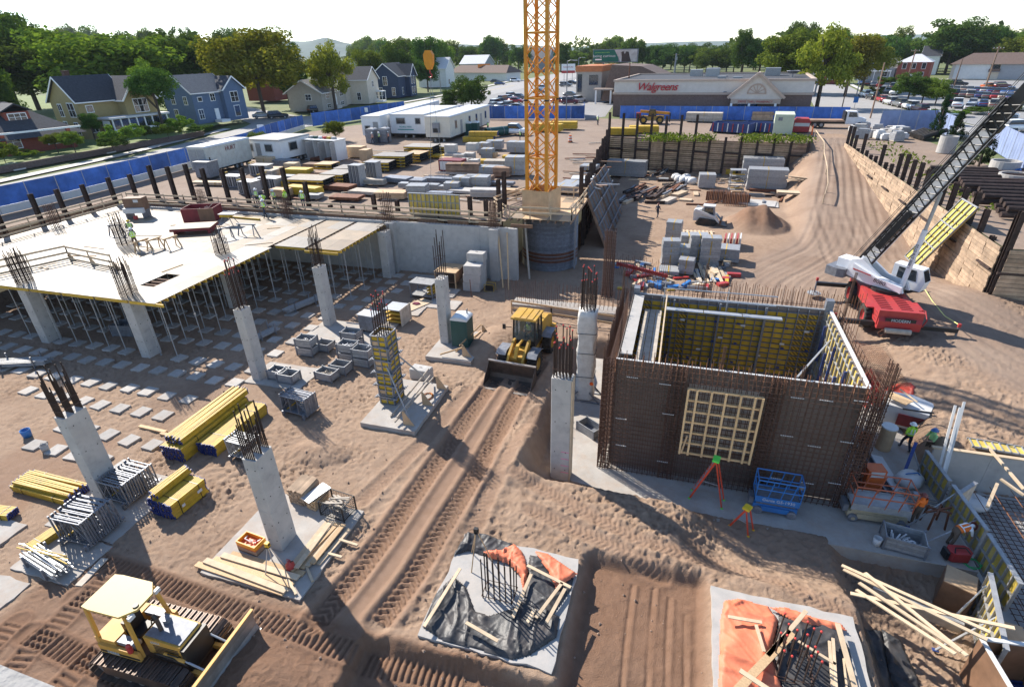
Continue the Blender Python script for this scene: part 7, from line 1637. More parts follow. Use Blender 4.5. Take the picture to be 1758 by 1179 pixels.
house('low white strip shop building with brown roof across the street',-98,283,5,R(65),[V(0,0,10,38,4.0,2.6,'y',wwh,m_shingb,over=1.0,hip=.5)],[],ex_shop,'shop')
house('square red brick house with a pale hipped roof',74,247,5,R(-22),[V(0,0,13,12,8,3,'x',m_brick,m_shinglt,hip=.9)],[(0,'-y',-3.8,6.2,1.5,2.4,0),(0,'-y',0,6.2,1.3,2.2,0),(0,'-y',3.8,6.2,1.5,2.4,0),(0,'-y',3.2,2.2,2.4,2.8,1),(0,'-x',0,6.0,1.3,2.2,0)],lambda t,r:MB().b6(-1,1,-6.08,-6.0,0,3).build('door',m_trim,t),sc=.74)
house('low grey bungalow left of the red brick house',63.5,252,5,R(-18),[V(0,0,12,9,4.2,2.6,'x',wgr,m_shingg)],[(0,'-y',-3.5,2.0,1.6,1.6,1),(0,'-y',3.0,2.0,1.6,1.6,1)],lambda t,r:MB().b6(-5,5,-6.5,-4.6,2.9,3.1).b6(-4.9,-4.7,-6.4,-6.2,0,2.9).b6(4.7,4.9,-6.4,-6.2,0,2.9).b6(-.1,.1,-6.4,-6.2,0,2.9).build('porch',m_trim,t))
def ex_apt(t,ref):
 for x in(-7.5,7.5):MB().b6(x-5.8,x+5.8,-5.62,-5.5,.3,6.2).build('pale_panel',wgr if x>0 else wwh,t)
 b=MB().b6(-1.9,1.9,-6.6,-5.4,2.9,3.1).build('balcony',m_galv_d,t);MB().b6(-1.9,1.9,-6.6,-6.52,3.1,4.1).build('railing',m_shingb,b);MB().b6(-1.5,1.5,-5.6,-5.5,3.2,5.6).build('balcony_door',m_glass,b)
house('long beige two-storey apartment block with a brown hipped roof',98,247,5,R(-24),[V(0,0,29,11,6.4,3.4,'x',wcr,m_shingb,over=1.0,hip=1)],[(0,'-y',-9.5,4.6,1.6,1.2,1)],ex_apt,'apartment block',.82)
house('white gabled house behind the red brick house',90,285,5,R(-20),[V(0,0,8,10,9,4.5,'x',wwh,m_shing)],[(0,'-x',0,8.8,1,1.6,0),(0,'-x',-2,5,1,1.6,0)],sc=.75)
house('white house with a grey roof behind the apartment block',118,268,5,R(-20),[V(0,0,9,14,6.8,3.6,'x',wwh,m_shingg)],[(0,'-y',0,5,1.2,1.6,1)])
house('white house at the right edge above the car park',138,262,5,R(-20),[V(0,0,9,14,7.2,3.6,'x',wwh,m_shinglt)],[(0,'-y',0,5,1.2,1.6,1)])
house('small red brick building among the roadside trees',45,232,5,R(-10),[V(0,0,9,8,5,1.5,'x',m_brick,m_shing)],[(0,'-y',0,2.2,1.6,1.6,1)])
m_stucco=mat('stucco',(.56,.52,.47),.85,var=.06,scale=1.5,dirt=.15);m_wbase=mat('split_block',(.15,.10,.085),.9,var=.2,scale=3);m_tantrim=mat('tan_trim',(.42,.33,.27),.8,var=.08)
wg=thing('drugstore','white drugstore with red script sign and a triangular entrance gable','store',(3.0,124.6,5.0),R(-5.2));Wd,Dp=37.2,28
MB().b6(-Wd/2,Wd/2,0,Dp,0,4.3).build('base_wall',m_wbase,wg)
MB().b6(-Wd/2+.05,Wd/2-.05,.05,Dp-.05,4.3,6.6).build('upper_wall',m_stucco,wg)
MB().b6(-Wd/2-.2,Wd/2+.2,-.2,Dp+.2,4.2,4.6).build('belt_course',m_tantrim,wg)
q=MB();a,b=Wd/2+.15,.35
q.b6(-a,a,-.15,b,6.6,6.95).b6(-a,a,Dp-b,Dp+.15,6.6,6.95).b6(-a,-a+.5,b,Dp-b,6.6,6.95).b6(a-.5,a,b,Dp-b,6.6,6.95);q.build('parapet',m_tantrim,wg)
rf=MB().b6(-Wd/2+.3,Wd/2-.3,.3,Dp-.3,6.6,6.66).build('roof',m_shing,wg)
for x,y,w_,d_,h_ in((-5.5,18,2.6,2.2,1.6),(-2.0,16,2.8,2.4,1.9),(10,17,3.0,2.4,1.8),(1,8,1.6,1.4,.7),(4,8,1.8,1.2,.6)):MB().b6(x,x+w_,y,y+d_,6.4,6.4+h_).build('roof_unit',m_galv,rf)
MB().lathe([(0,.2),(.7,.1),(1.25,.55),(1.3,.5),(.75,0),(0,0)],18,(15.2,12,7.3)).build('satellite_dish',m_galv_d,rf);MB().tube((15.2,12,6.4),(15.2,12,7.4),.1,6).build('dish_mast',m_galv_d,rf)
gx=8.9
gb=MB().prof([(gx-4.6,3.6),(gx+4.6,3.6),(gx+4.6,3.95),(gx,7.9),(gx-4.6,3.95)],'y',-1.6,-1.3).build('entrance_gable',m_stucco,wg)
for sg in(-1,1):MB().bar((gx+sg*5.0,-1.7,3.75),(gx,-1.7,8.05),.8,.45).build('gable_trim',m_tantrim,gb);MB().quad(*[(gx+sg*5.0,-1.6,3.9),(gx,-1.6,8.1),(gx,4,8.1),(gx+sg*5.0,4,3.9)][::sg]).build('gable_roof',m_tantrim,gb)
q=MB()
for i in range(10):
 a0,a1=math.pi*i/10,math.pi*(i+1)/10;q.bar((gx+1.55*math.cos(a0),-1.66,4.6+1.55*math.sin(a0)),(gx+1.55*math.cos(a1),-1.66,4.6+1.55*math.sin(a1)),.1,.3,up=(0,0,1))
for a in(30,60,90,120,150):q.bar((gx,-1.66,4.6),(gx+1.5*math.cos(R(a)),-1.66,4.6+1.5*math.sin(R(a))),.1,.16)
q.bar((gx-1.7,-1.66,4.55),(gx+1.7,-1.66,4.55),.1,.25);q.build('fan_ornament',m_tantrim,gb)
MB().b6(gx-4.4,gx+4.4,-1.62,-1.4,2.75,3.6).build('sign_band',m_tantrim,gb);tm=text_mesh('DRIVE THRU PHARMACY',.55,.02,m_red);inst(tm,'lettering',gb,(gx,-1.66,3.1),rot=(R(90),0,0))
for x in(gx-4.2,gx-1.0,gx+3.6):MB().b6(x-.2,x+.2,-1.7,-1.3,0,2.8).build('porch_post',m_trim,gb)
MB().b6(gx-3.0,gx+.5,-.06,-.01,.1,2.7).build('shop_window',m_glass,wg)
tm=text_mesh('Walgreens',2.05,.12,mat('sign_red',(.42,.012,.03),.4),shear=.35,space=.9);inst(tm,'lettering',wg,(-9.9,-.16,5.6),rot=(R(90),0,0))
MB().b6(2.9,3.5,-.06,-.02,4.4,4.8).build('wall_light',m_galv_d,wg);MB().b6(-3.2,-2.4,-.5,-.02,.2,1.9).build('meter_box',m_galv_d,wg);MB().b6(5.0,5.3,-.12,-.02,.8,1.6).build('meter_box',m_galv,wg)
MSW=1
ms=thing('mansard_shop','two-storey shop with a dark shingled mansard roof behind the drugstore','shop',(-20.5,163,5.0),R(-6));MB().b6(-10,-3,0,16,0,7.2).build('wall',wbg,ms);MB().b6(-9.6,-8.4,-.12,-.02,2.2,6.6).build('window',m_glass,ms);MB().b6(-6.4,-4.0,-.12,-.02,4,6.4).build('window',m_glass,ms);MB().b6(-10.2,-2.8,-.3,16.2,7.2,8.6).build('orange_fascia',mat('fascia_orange',(.45,.16,.06),.7),ms)
q=MB();q.prof([(-1.5,.5),(1.0,8.9),(8.5,8.5),(14,6.2),(14,.5)],'y',-6,10);q.build('mansard_roof',m_shingb,ms)
MB().b6(-3,2,-8,-6.1,3.2,3.6).build('canopy',m_tantrim,ms);MB().b6(-2.6,-2.2,-7.8,-7.4,0,3.2).b6(1.3,1.7,-7.8,-7.4,0,3.2).build('canopy_post',m_trim,ms)
bbd=thing('billboard','green billboard reading being curious with a photo of two people','billboard',(-21.8,176,7.7),R(-14));bbd.scale=(.72,.8,.55)
MB().b6(-9.2,9.2,-.3,.3,11.5,17.5).build('panel',m_galv_d,bbd);MB().b6(-9.0,1.5,-.36,-.31,11.8,17.2).build('green_poster',mat('poster_green',(.005,.11,.075),.6,var=.05),bbd)
pp=MB();pp.add([(-.2,-.37,17.2),(2.4,-.37,11.8),(9.0,-.37,11.8),(9.0,-.37,17.2)],[(0,1,2,3)]);pp=pp.build('photo_poster',mat('poster_photo',(.30,.25,.22),.6,var=.5,scale=.5,col2=(.62,.58,.55)),bbd)
MB().add([(2.8,-.385,11.8),(6.8,-.385,11.8),(6.2,-.385,13.6),(5.6,-.385,16.2),(4.6,-.385,16.4),(4.0,-.385,15.2),(3.4,-.385,16.6),(2.6,-.385,16.0),(2.9,-.385,13.8)],[(0,1,2,3,4,5,6,7,8)]).build('figures',mat('poster_dark',(.05,.03,.025),.6,var=.3),pp)
tm=text_mesh('being curious',1.75,.01,m_white);inst(tm,'lettering',bbd,(-4.4,-.37,14.5),rot=(R(90),0,0));tm=text_mesh('passion starts with',.8,.01,mat('poster_lime',(.25,.5,.1),.6));inst(tm,'lettering',bbd,(-5.2,-.37,16.1),rot=(R(90),0,0));MB().b6(-8.2,-5.4,-.375,-.365,12.6,13.2).build('logo_bar',m_trim,bbd)
for x in(-5,5):MB().tube((x,.6,-4.9),(x,.6,17),.35,10).build('support',m_galv_d,bbd)
def pole(label,px,py,ptop,z=Z5,r=.13,mt=None,arm=None,name='utility_pole',cat='utility pole',lean=0.0):
 b=G(px,py,z);rr2=ray(px,ptop);d2=math.hypot(b.x,b.y)/math.hypot(rr2.x,rr2.y);h=CAM_H+rr2.z*d2-z
 t=thing(name,label,cat,b);MB().tube((0,0,0),(lean*h,0,h),r*1.2,8,r*.8).build('shaft',mt or m_wood_d,t)
 if arm=='x':
  MB().bar((-1.3+lean*h,0,h-.6),(1.3+lean*h,0,h-.6),.12,.14).build('crossarm',m_wood_d,t)
  for x in(-1.1,-.4,.4,1.1):MB().tube((x+lean*h,0,h-.55),(x+lean*h,0,h-.25),.06,6).build('insulator',m_white,t)
 if arm=='lamp':
  a_=MB().path([(0,0,h-.1),(.7,-.2,h+.15),(1.5,-.4,h+.1)],.05,5).build('lamp_arm',m_galv,t);MB().box((1.7,-.45,h+.08),(.7,.3,.16)).build('lamp_head',m_galv,a_)
 if arm=='trafo':MB().tube((.35,0,h-2.6),(.35,0,h-1.4),.3,10).build('transformer',m_galv,t);MB().bar((-1.2,0,h-.5),(1.2,0,h-.5),.12,.12).build('crossarm',m_wood_d,t)
 return t
pole('rusty brown pole in front of the drugstore wall',1076,190,108,mt=m_rust,r=.14)
pole('grey pole carrying a transformer behind the drugstore roof',1398,165,88,mt=m_galv_d,arm='trafo',r=.2)
pole('grey pole with a transformer behind the drugstore',1157,135,92,z=5,mt=m_galv_d,arm='trafo',r=.35)
pole('brown utility pole standing in the haul road entrance',1494,203,108,arm=None,lean=.0);pole('dark utility pole between road and drugstore corner',1445,187,140,r=.1)
pole('utility pole with crossarm beside the apartment block',1690,155,80,arm='x',r=.2);pole('thin utility pole left of the apartment block',1638,148,100,r=.16);pole('utility pole with crossarms by the red brick house',1557,140,85,arm='x',r=.2)
pole('tall dark lamp pole in the car park by the tower crane',972,205,105,r=.1,mt=m_galv_d,arm='lamp',name='lamp_pole',cat='lamp pole');pole('lamp pole at the far end of the car park',992,160,100,r=.14,mt=m_galv_d,arm='lamp',name='lamp_pole',cat='lamp pole');pole('lamp pole right of the drugstore',1470,165,110,r=.12,mt=m_galv,arm='lamp',name='lamp_pole',cat='lamp pole');pole('wooden pole beside the plain white house',757,160,122,r=.14,mt=m_wood_g);pole('thin lamp pole behind the strip shops',855,135,105,r=.2,mt=m_galv_d,arm='lamp',name='lamp_pole',cat='lamp pole')
def board_sign(label,px,py,ptop,w,h,cols,z=Z5,txt=None):
 b=G(px,py,z);rr2=ray(px,ptop);d2=math.hypot(b.x,b.y)/math.hypot(rr2.x,rr2.y);H_=CAM_H+rr2.z*d2-z;an=math.atan2(b.y,b.x)-math.pi/2
 t=thing('sign_post',label,'sign',b,an)
 for x in((-w*.3,w*.3)if w>1.5 else(0,)):MB().tube((x,.1,0),(x,.1,H_),.09 if w>1.5 else.04,8).build('post',m_galv_d,t)
 zt=H_
 for k,(c_,hh_,t_)in enumerate(cols):
  p_=MB().b6(-w/2,w/2,-.08,.06,zt-hh_,zt-.03).build('board',c_,t)
  if t_:tm=text_mesh(t_[0],t_[1],.01,t_[2]);inst(tm,'lettering',p_,(0,-.1,zt-hh_/2),rot=(R(90),0,0))
  zt-=hh_
m_signo=mat('sign_orange',(.75,.22,.03),.5)
board_sign('orange shop sign on a pole across the street',832,138,110,6,3,[(m_signo,2.2,None),(m_signo,1.6,None)])
board_sign('white and red board sign beside the car park',975,150,110,5,2,[(m_trim,2.2,('FURNITURE',.7,m_red)),(m_red,.9,None)])
board_sign('white street sign plates near the blue fence',452,240,214,1.1,2,[(m_trim,.9,None),(m_trim,.9,None)])
board_sign('small blue street sign beside the right road',1466,187,166,.9,1,[(m_liftb,1.2,None)])
board_sign('white speed sign on the street by the beige house',631,205,185,.7,1,[(m_trim,.9,None)])
b=G(1320,197,5)
for px,lab in((1220,'white warning notice fixed on the drugstore fence'),(1428,'white warning notice at the end of the drugstore fence')):
 p=G(px,203,5);tag(MB().b6(-.7,.7,-.02,.02,0,1.1).build('notice_board',m_trim,None,(p.x,p.y-.45,5.9),R(-4)),lab,'notice')
 # trees
def leaf_material(name,c1,c2):
 mt=bpy.data.materials.new(name);mt.use_nodes=True;n=mt.node_tree;N=n.nodes;L=n.links;N.clear()
 out=N.new('ShaderNodeOutputMaterial');d=N.new('ShaderNodeBsdfDiffuse');tr=N.new('ShaderNodeBsdfTranslucent');mx=N.new('ShaderNodeMixShader');mx.inputs[0].default_value=.34
 geo=N.new('ShaderNodeNewGeometry');oi=N.new('ShaderNodeObjectInfo');mix=N.new('ShaderNodeMix');mix.data_type='RGBA';mix.inputs['A'].default_value=(*c1,1);mix.inputs['B'].default_value=(*c2,1)
 L.new(geo.outputs['Random Per Island'],mix.inputs['Factor']);hs=N.new('ShaderNodeHueSaturation');r1=N.new('ShaderNodeMapRange');r1.inputs[3].default_value=.47;r1.inputs[4].default_value=.52
 r2=N.new('ShaderNodeMapRange');r2.inputs[3].default_value=.75;r2.inputs[4].default_value=1.25;L.new(oi.outputs['Random'],r1.inputs[0]);L.new(oi.outputs['Random'],r2.inputs[0]);L.new(r1.outputs[0],hs.inputs['Hue']);L.new(r2.outputs[0],hs.inputs['Value'])
 L.new(mix.outputs['Result'],hs.inputs['Color']);L.new(hs.outputs['Color'],d.inputs[0]);g=N.new('ShaderNodeMix');g.data_type='RGBA';g.blend_type='MULTIPLY';g.inputs['Factor'].default_value=1;g.inputs['B'].default_value=(1.1,1.15,.5,1);L.new(hs.outputs['Color'],g.inputs['A']);L.new(g.outputs['Result'],tr.inputs[0])
 L.new(d.outputs[0],mx.inputs[1]);L.new(tr.outputs[0],mx.inputs[2]);L.new(mx.outputs[0],out.inputs[0]);return mt
LEAF=[leaf_material('leaf_dark',(.040,.078,.020),(.085,.14,.034)),leaf_material('leaf_mid',(.075,.125,.022),(.165,.215,.04)),leaf_material('leaf_yellow',(.12,.15,.022),(.27,.265,.045)),leaf_material('leaf_conifer',(.016,.036,.018),(.04,.066,.028))]
m_bark=mat('bark',(.075,.058,.046),.95,var=.3,scale=6)
def crown_mesh(seed,n_lobe=26,per=190,ls=.075,mt=0,kind='round'):
 """unit crown: radius about 1, height 0..2; leaf quads gathered in lobes, hollow inside, ragged outline"""
 g=np.random.default_rng(seed);Vs=[];
 for l in range(n_lobe):
  while True:
   d=g.normal(size=3);d/=np.linalg.norm(d)
   if d[2]>-.75:break
  rr_=g.uniform(.30,.90)
  if kind=='round':c=d*rr_*np.array([1,1,.95])+np.array([0,0,1.0])
  elif kind=='tall':c=d*rr_*np.array([.8,.8,1.25])+np.array([0,0,1.15])
  elif kind=='cone':h=g.uniform(0.05,1)**1.25;a=g.uniform(0,6.28);r_=(1-h)*.95*g.uniform(.3,1);c=np.array([r_*math.cos(a),r_*math.sin(a),h*2.2])
  else:c=d*rr_*np.array([1.15,1.15,.6])+np.array([0,0,.8])
  lr=g.uniform(.14,.33)*(.75 if kind=='cone' else 1);k=int(per*(lr/.3)**2)
  dd=g.normal(size=(k,3));dd/=np.linalg.norm(dd,axis=1)[:,None];rad=lr*(g.uniform(.35,1.08,size=(k,1))**.6);P=c+dd*rad*np.array([1,1,.8])
  nrm=dd+g.normal(size=(k,3))*.55+np.array([0,0,.25]);nrm/=np.linalg.norm(nrm,axis=1)[:,None]
  t1=np.cross(nrm,g.normal(size=(k,3)));t1/=np.linalg.norm(t1,axis=1)[:,None];t2=np.cross(nrm,t1);s_=ls*g.uniform(.55,1.25,size=(k,1))
  Vs.append(np.stack([P-t1*s_-t2*s_*.15,P-t2*s_*.62,P+t1*s_+t2*s_*.1,P+t2*s_*.62],1))
 A=np.concatenate(Vs);n=len(A);me_=bpy.data.meshes.new('crown');me_.vertices.add(n*4);me_.vertices.foreach_set('co',A.astype(np.float32).ravel());me_.loops.add(n*4);me_.loops.foreach_set('vertex_index',np.arange(n*4,dtype=np.int32));me_.polygons.add(n);me_.polygons.foreach_set('loop_start',np.arange(0,n*4,4,dtype=np.int32));me_.update(calc_edges=True);me_.materials.append(LEAF[mt]);return me_
CR={}
for mt_ in range(3):
 CR[mt_]=[crown_mesh(10+mt_*7+k,60+8*k,300,.042,mt_,('round','tall','round','wide')[k])for k in range(4)]
CR['cone']=[crown_mesh(60,80,260,.045,3,'cone')];CR['bush']=[crown_mesh(70+k,30,240,.065,(0,1)[k%2],'wide')for k in range(2)]
def trunk_mesh(seed,h=1.0):
 g=random.Random(seed);q=MB();q.tube((0,0,-.05),(g.uniform(-.02,.02),g.uniform(-.02,.02),.55),.034,8,.024)
 for i in range(7):a=g.uniform(0,6.28);z0=g.uniform(.32,.6);l=g.uniform(.18,.34);p=Vector((l*.55*math.cos(a),l*.55*math.sin(a),z0+l*.6));q.tube((0,0,z0),p,.016,6,.010);q.tube(p,p+Vector((l*.4*math.cos(a+g.uniform(-.7,.7)),l*.4*math.sin(a),l*.5)),.010,5,.005)
 q.tube((0,0,.55),(.02,.02,.85),.022,6,.008);return q.mesh('trunk',m_bark)
TK=[trunk_mesh(i)for i in range(3)]
rt_=random.Random(31)
def tree_at(label,x,y,z,h,w,kind=0,var=None,clear=.22,name='tree',cat='tree',group=None):
 t=thing(name,label,cat,(x,y,z),rt_.uniform(0,6.28),group);var=rt_.randrange(4)if var is None else var
 if kind in('cone','bush'):me_=CR[kind][var%len(CR[kind])];top=2.2 if kind=='cone' else 1.5
 else:me_=CR[kind][var];top=(1.85,2.3,1.85,1.35)[var]
 cz=h*(clear if kind not in('cone','bush')else.03);o=inst(me_,'crown',t,(0,0,cz),scale=(w/2.15,w/2.15,(h-cz)/top));o=inst(TK[var%3],'trunk',t,scale=(h*.8,h*.8,h))if kind!='bush' else inst(TK[var%3],'trunk',t,scale=(h*.5,h*.5,h*.7))
 return t
def tree(label,px,py,ptop,wpx,kind=0,var=None,z=Z5,clear=.13,**k):
 b=G(px,py,z);rr2=ray(px,ptop);d2=math.hypot(b.x,b.y)/math.hypot(rr2.x,rr2.y);h=CAM_H+rr2.z*d2-z;dep=(b-Vector((0,0,CAM_H))).length
 return tree_at(label,b.x,b.y,z,h,wpx/_f*dep*1.0,kind,var,clear,**k)
for a in(('big leafy tree towering over the ochre and blue houses',205,200,34,190,1,0),('dark tree filling the upper left corner',40,205,55,150,0,0),('thin crowned tree showing sky through it at the upper left',70,195,30,100,0,3),('yellow green shade tree beside the blue house',455,200,48,160,2,2),('dark tree right of the yellow green shade tree',500,185,62,80,0,1),('dark tree behind the blue house roof',345,185,48,130,0,0),('light green tree between the ochre house and the blue house',270,215,95,70,1,1),('round yellow green tree on the verge by the beige house',577,190,70,72,2,0),('tree behind the brick bungalow at the left edge',12,235,95,70,0,2),('bushy tree behind the ochre house gable',120,190,70,120,0,2)):tree(a[0],a[1],a[2],a[3],a[4],a[5],a[6])
for a in(('small round garden tree left of the steps',100,262,226,34,1,0),('small round garden tree right of the steps',130,262,226,36,1,2),('narrow garden tree in front of the ochre house side',165,243,190,34,0,1)):tree(a[0],a[1],a[2],a[3],a[4],a[5],a[6],5.9,.3)
for a in(('dark bush in front of the white porch',215,250,208,52),('bush in the bed beside the porch corner',252,240,212,30),('reddish garden bush left of the blue house',315,226,196,44),('bush at the foot of the blue house corner',290,238,205,44),('low hedge bush along the lawn edge',345,228,214,40),('dark bush beside the brick bungalow wall',10,280,240,40),('bush in front of the brick bungalow window',50,270,255,40),('bush below the garden trees',195,258,232,44)):tree(a[0],a[1],a[2],a[3],a[4],'bush',None,5.9,name='bush',cat='bush')
tree('bare stemmed tree leaning between ochre and blue house',283,228,120,62,0,3,5.9,.45)
tree('tree crown beside the office trailers',810,195,127,74,0,0,clear=.05);tree('smaller tree left of the trailer tree',772,195,150,40,0,1,clear=.05)
tree('young tree inside the fence near the container',577,242,203,42,1,0,clear=.12);tree('leafy shrub behind the white site trailer',447,262,228,44,1,2,clear=.08)
for a in(('dark tree behind the navy house',735,150,55,70,0,1),('dark tree beside the navy house wall',735,158,100,44,0,0),('tree behind the cream house roof',690,160,68,60,0,2),('spreading tree above the cream house',640,160,75,60,1,0),('pale tree behind the hook',755,140,72,50,1,3)):tree(*a)
for a in(('tall roadside tree nearest the drugstore corner',1402,185,42,86,2,0),('tall yellowing roadside tree left of the red brick house',1450,165,52,84,2,1),('yellowing roadside tree behind its neighbour',1478,158,60,70,2,2),('green tree behind the drugstore roof',1335,160,45,90,1,0),('green tree left of the roadside trees',1365,160,55,70,1,2),('tall oak rising over the red brick house',1622,127,28,92,0,0),('round tree behind the apartment block',1700,124,50,90,0,2),('tree behind the apartment block gable',1660,124,72,60,0,3),('tree at the far right edge',1750,130,52,70,1,0),('round green tree behind the drugstore roof units',1222,130,85,66,0,2),('slim tall tree standing out above the drugstore',1270,140,42,46,0,1),('round tree right of the slim tall one',1300,140,65,60,0,0)):tree(*a)
for a in(('dark round tree in the planting strip of the right car park',1556,178,122,52,0,0),('light green tree beside the dark round one',1582,178,132,46,1,1),('light green tree at the lot edge nearest the boom',1605,180,138,44,1,2)):tree(*a,clear=.1)
for a in(('narrow dark conifer behind the pale fence',1605,238,165,26),('narrow dark conifer left of the boom',1635,245,192,34),('narrow dark conifer right of the boom',1680,285,208,38)):tree(a[0],a[1],a[2],a[3],a[4],'cone',0,name='conifer',cat='conifer')
for i,(px,py,pt_,w_)in enumerate(((1612,205,186,28),(1645,200,188,30),(1520,150,130,26),(1500,165,148,26),(1680,195,182,40),(1750,190,178,30),(1490,135,122,20))):tree(['low shrub in the lot planting strip near the conifers','low shrub right of the lot planting strip tree','garden shrub by the grey bungalow','roadside shrub below the yellowing trees','wide shrub between the parking rows','shrub at the right edge between parked cars','shrub left of the grey bungalow'][i],px,py,pt_,w_,'bush',i,name='bush',cat='bush')
far=[(200,330),(330,470),(600,760),(760,900),(960,1300),(1290,1758),(-60,200)]
k=0;place=['behind the left houses','beyond the side street','beyond the navy house','beyond the strip shops','beyond the billboard and drugstore','beyond the right car park','beyond the upper left houses']
for fi,(xa,xb)in enumerate(far):
 n=max(6,int((xb-xa)/12));
 for i in range(n):
  px=xa+(xb-xa)*(i+rt_.uniform(.2,.8))/n;py=rt_.choice((112,116,120,124))if 550<px<1340 else rt_.choice((118,122,126)if px>1300 else(122,130,140));pt_=rt_.uniform(64,88)if 550<px<1340 else rt_.uniform(40,76)
  tree('tree in the distant line of trees '+place[fi],px,py,pt_,rt_.uniform(30,56),rt_.choice((0,0,0,1,1)),None,clear=.1,group='distant trees '+place[fi])
q=MB()
g=np.random.default_rng(5);Pv=[]
for i in range(16000):
 px=g.uniform(-150,1900);d_=g.uniform(420,900);r_=ray(px,90);an=math.atan2(r_.y,r_.x);Pv.append((d_*math.cos(an),d_*math.sin(an),5+g.uniform(0,1)**.8*(13+5*math.sin(px*.02)+4*math.sin(px*.071))))
Pv=np.array(Pv);n=len(Pv);dd=g.normal(size=(n,3));dd/=np.linalg.norm(dd,axis=1)[:,None];t1=np.cross(dd,g.normal(size=(n,3)));t1/=np.linalg.norm(t1,axis=1)[:,None];t2=np.cross(dd,t1);s_=g.uniform(.8,2.0,size=(n,1))
A=np.stack([Pv-t1*s_,Pv-t2*s_,Pv+t1*s_,Pv+t2*s_],1);me_=bpy.data.meshes.new('far_wood');me_.vertices.add(n*4);me_.vertices.foreach_set('co',A.astype(np.float32).ravel());me_.loops.add(n*4);me_.loops.foreach_set('vertex_index',np.arange(n*4,dtype=np.int32));me_.polygons.add(n);me_.polygons.foreach_set('loop_start',np.arange(0,n*4,4,dtype=np.int32));me_.update(calc_edges=True);me_.materials.append(LEAF[0])
tag(inst(me_,'far_wood'),'far-off mass of trees along the horizon','wood',kind='stuff')
# storage yard at street level
ry=random.Random(77)
def panel_stack(label,x,y,z,w,d,n,rz,gap=.42,top=None):
 t=thing('panel_stack',label,'panel stack',(x,y,z),rz)
 for k in range(n):
  z0=.1+k*gap;s_=ry.uniform(-.06,.06)
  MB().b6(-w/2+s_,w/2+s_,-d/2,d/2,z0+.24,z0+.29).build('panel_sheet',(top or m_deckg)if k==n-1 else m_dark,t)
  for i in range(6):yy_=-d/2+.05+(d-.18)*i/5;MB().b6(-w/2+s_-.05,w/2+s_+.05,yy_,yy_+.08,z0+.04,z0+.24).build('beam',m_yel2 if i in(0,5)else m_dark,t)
  for i in(0,1):xx=-w/2+.5+i*(w-1.1);MB().b6(xx,xx+.1,-d/2-.02,d/2+.02,z0-.08,z0+.04).build('bearer',m_galv_d,t)
 return t
for i,(px,py,w_,d_,n,lab,tp)in enumerate(((609,297,4.2,2.6,2,'low panel stack with a bright top in the second row',None),(655,291,3.4,3.0,3,'panel stack with a bright top beside the low one',None),(677,285,4.4,3.0,4,'tall panel stack in the middle of the yard',None),(716,276,2.4,3.0,3,'narrow panel stack attached to the tall middle stack',m_ply),(727,268,4.2,3.2,4,'tall panel stack farther back on the right',None),(763,263,2.2,3.4,3,'narrow panel stack at the far right of the panel rows',None),(583,312,3.0,3.0,3,'panel stack beside the grey frame stillages',None),(535,322,4.6,2.8,3,'panel stack with a worn wide top nearest the back rail',m_wood_g),(562,290,2.4,2.2,2,'brown topped low stack left of the panel rows',m_ply))):
 p=G(px,py,Z5);panel_stack(lab,p.x,p.y,Z5,w_,d_,n,R(ry.uniform(-4,4)),.36,tp)
def stillage(label,px,py,w,d,h,n=7,z=Z5):
 p=G(px,py,z);t=thing('frame_stillage',label,'stillage',p,R(ry.uniform(-6,6)))
 for i in range(n):MB().b6(-w/2+i*w/n,-w/2+i*w/n+w/n*.55,-d/2,d/2,.15,h).build('frame',m_galv_d if i%2 else m_galv,t)
 MB().b6(-w/2-.05,w/2+.05,-d/2-.05,d/2+.05,0,.14).build('base',m_galv_d,t);MB().b6(-w/2,w/2,-d/2-.03,d/2+.03,h,h+.05).build('cap',m_galv,t)
 for k in range(3):MB().b6(-w/2-.06,-w/2,-d/2+.1,d/2-.1,.4+k*.5,.5+k*.5).build('yellow_bar',m_yel2,t)
for a in(('grey frame stillage standing upright, left of the pair',617,318,1.5,1.2,2.2),('grey frame stillage standing upright, right of the pair',645,312,1.4,1.2,2.2),('low grey frame stillage behind the tall piles',470,322,2.6,1.6,1.1),('grey frame stillage near the white trailer',452,300,2.6,1.4,1.2),('stillage of galvanised props behind the piles',405,320,2.4,1.4,1.2),('grey frame stillage behind the guardrail on the left',432,332,2.0,1.4,1.3)):stillage(*a)
def gstack(label,px,py,w,d,n,lh,mt=None,z=Z5,rz=None,tie=True,name='panel_bundle'):
 p=G(px,py,z);t=thing(name,label,'panel bundle',(p.x,p.y,z if z>4 else TH(p.x,p.y)),R(ry.uniform(-8,8))if rz is None else rz)
 key=('gs',w,d,round(lh,2),(mt or m_galv).name)
 if key not in _bd:_bd[key]=MB().b6(-w/2,w/2,-d/2,d/2,.01,lh-.012).b6(-w/2+.04,w/2-.04,-d/2+.04,d/2-.04,lh-.012,lh).mesh('panel',mt or m_galv)
 for k in range(n):inst(_bd[key],'panel',t,(ry.uniform(-.04,.04),ry.uniform(-.04,.04),.12+k*lh))
 for i in(-1,1):MB().b6(i*w*.3-.05,i*w*.3+.05,-d/2,d/2,0,.12).build('bearer',m_wood_d,t)
 if tie:MB().b6(-.04,.04,-d/2-.01,d/2+.01,.12+n*lh,.13+n*lh).b6(-.04,.04,-d/2-.012,-d/2-.004,.1,.13+n*lh).build('strap',m_yel2,t)
 return t
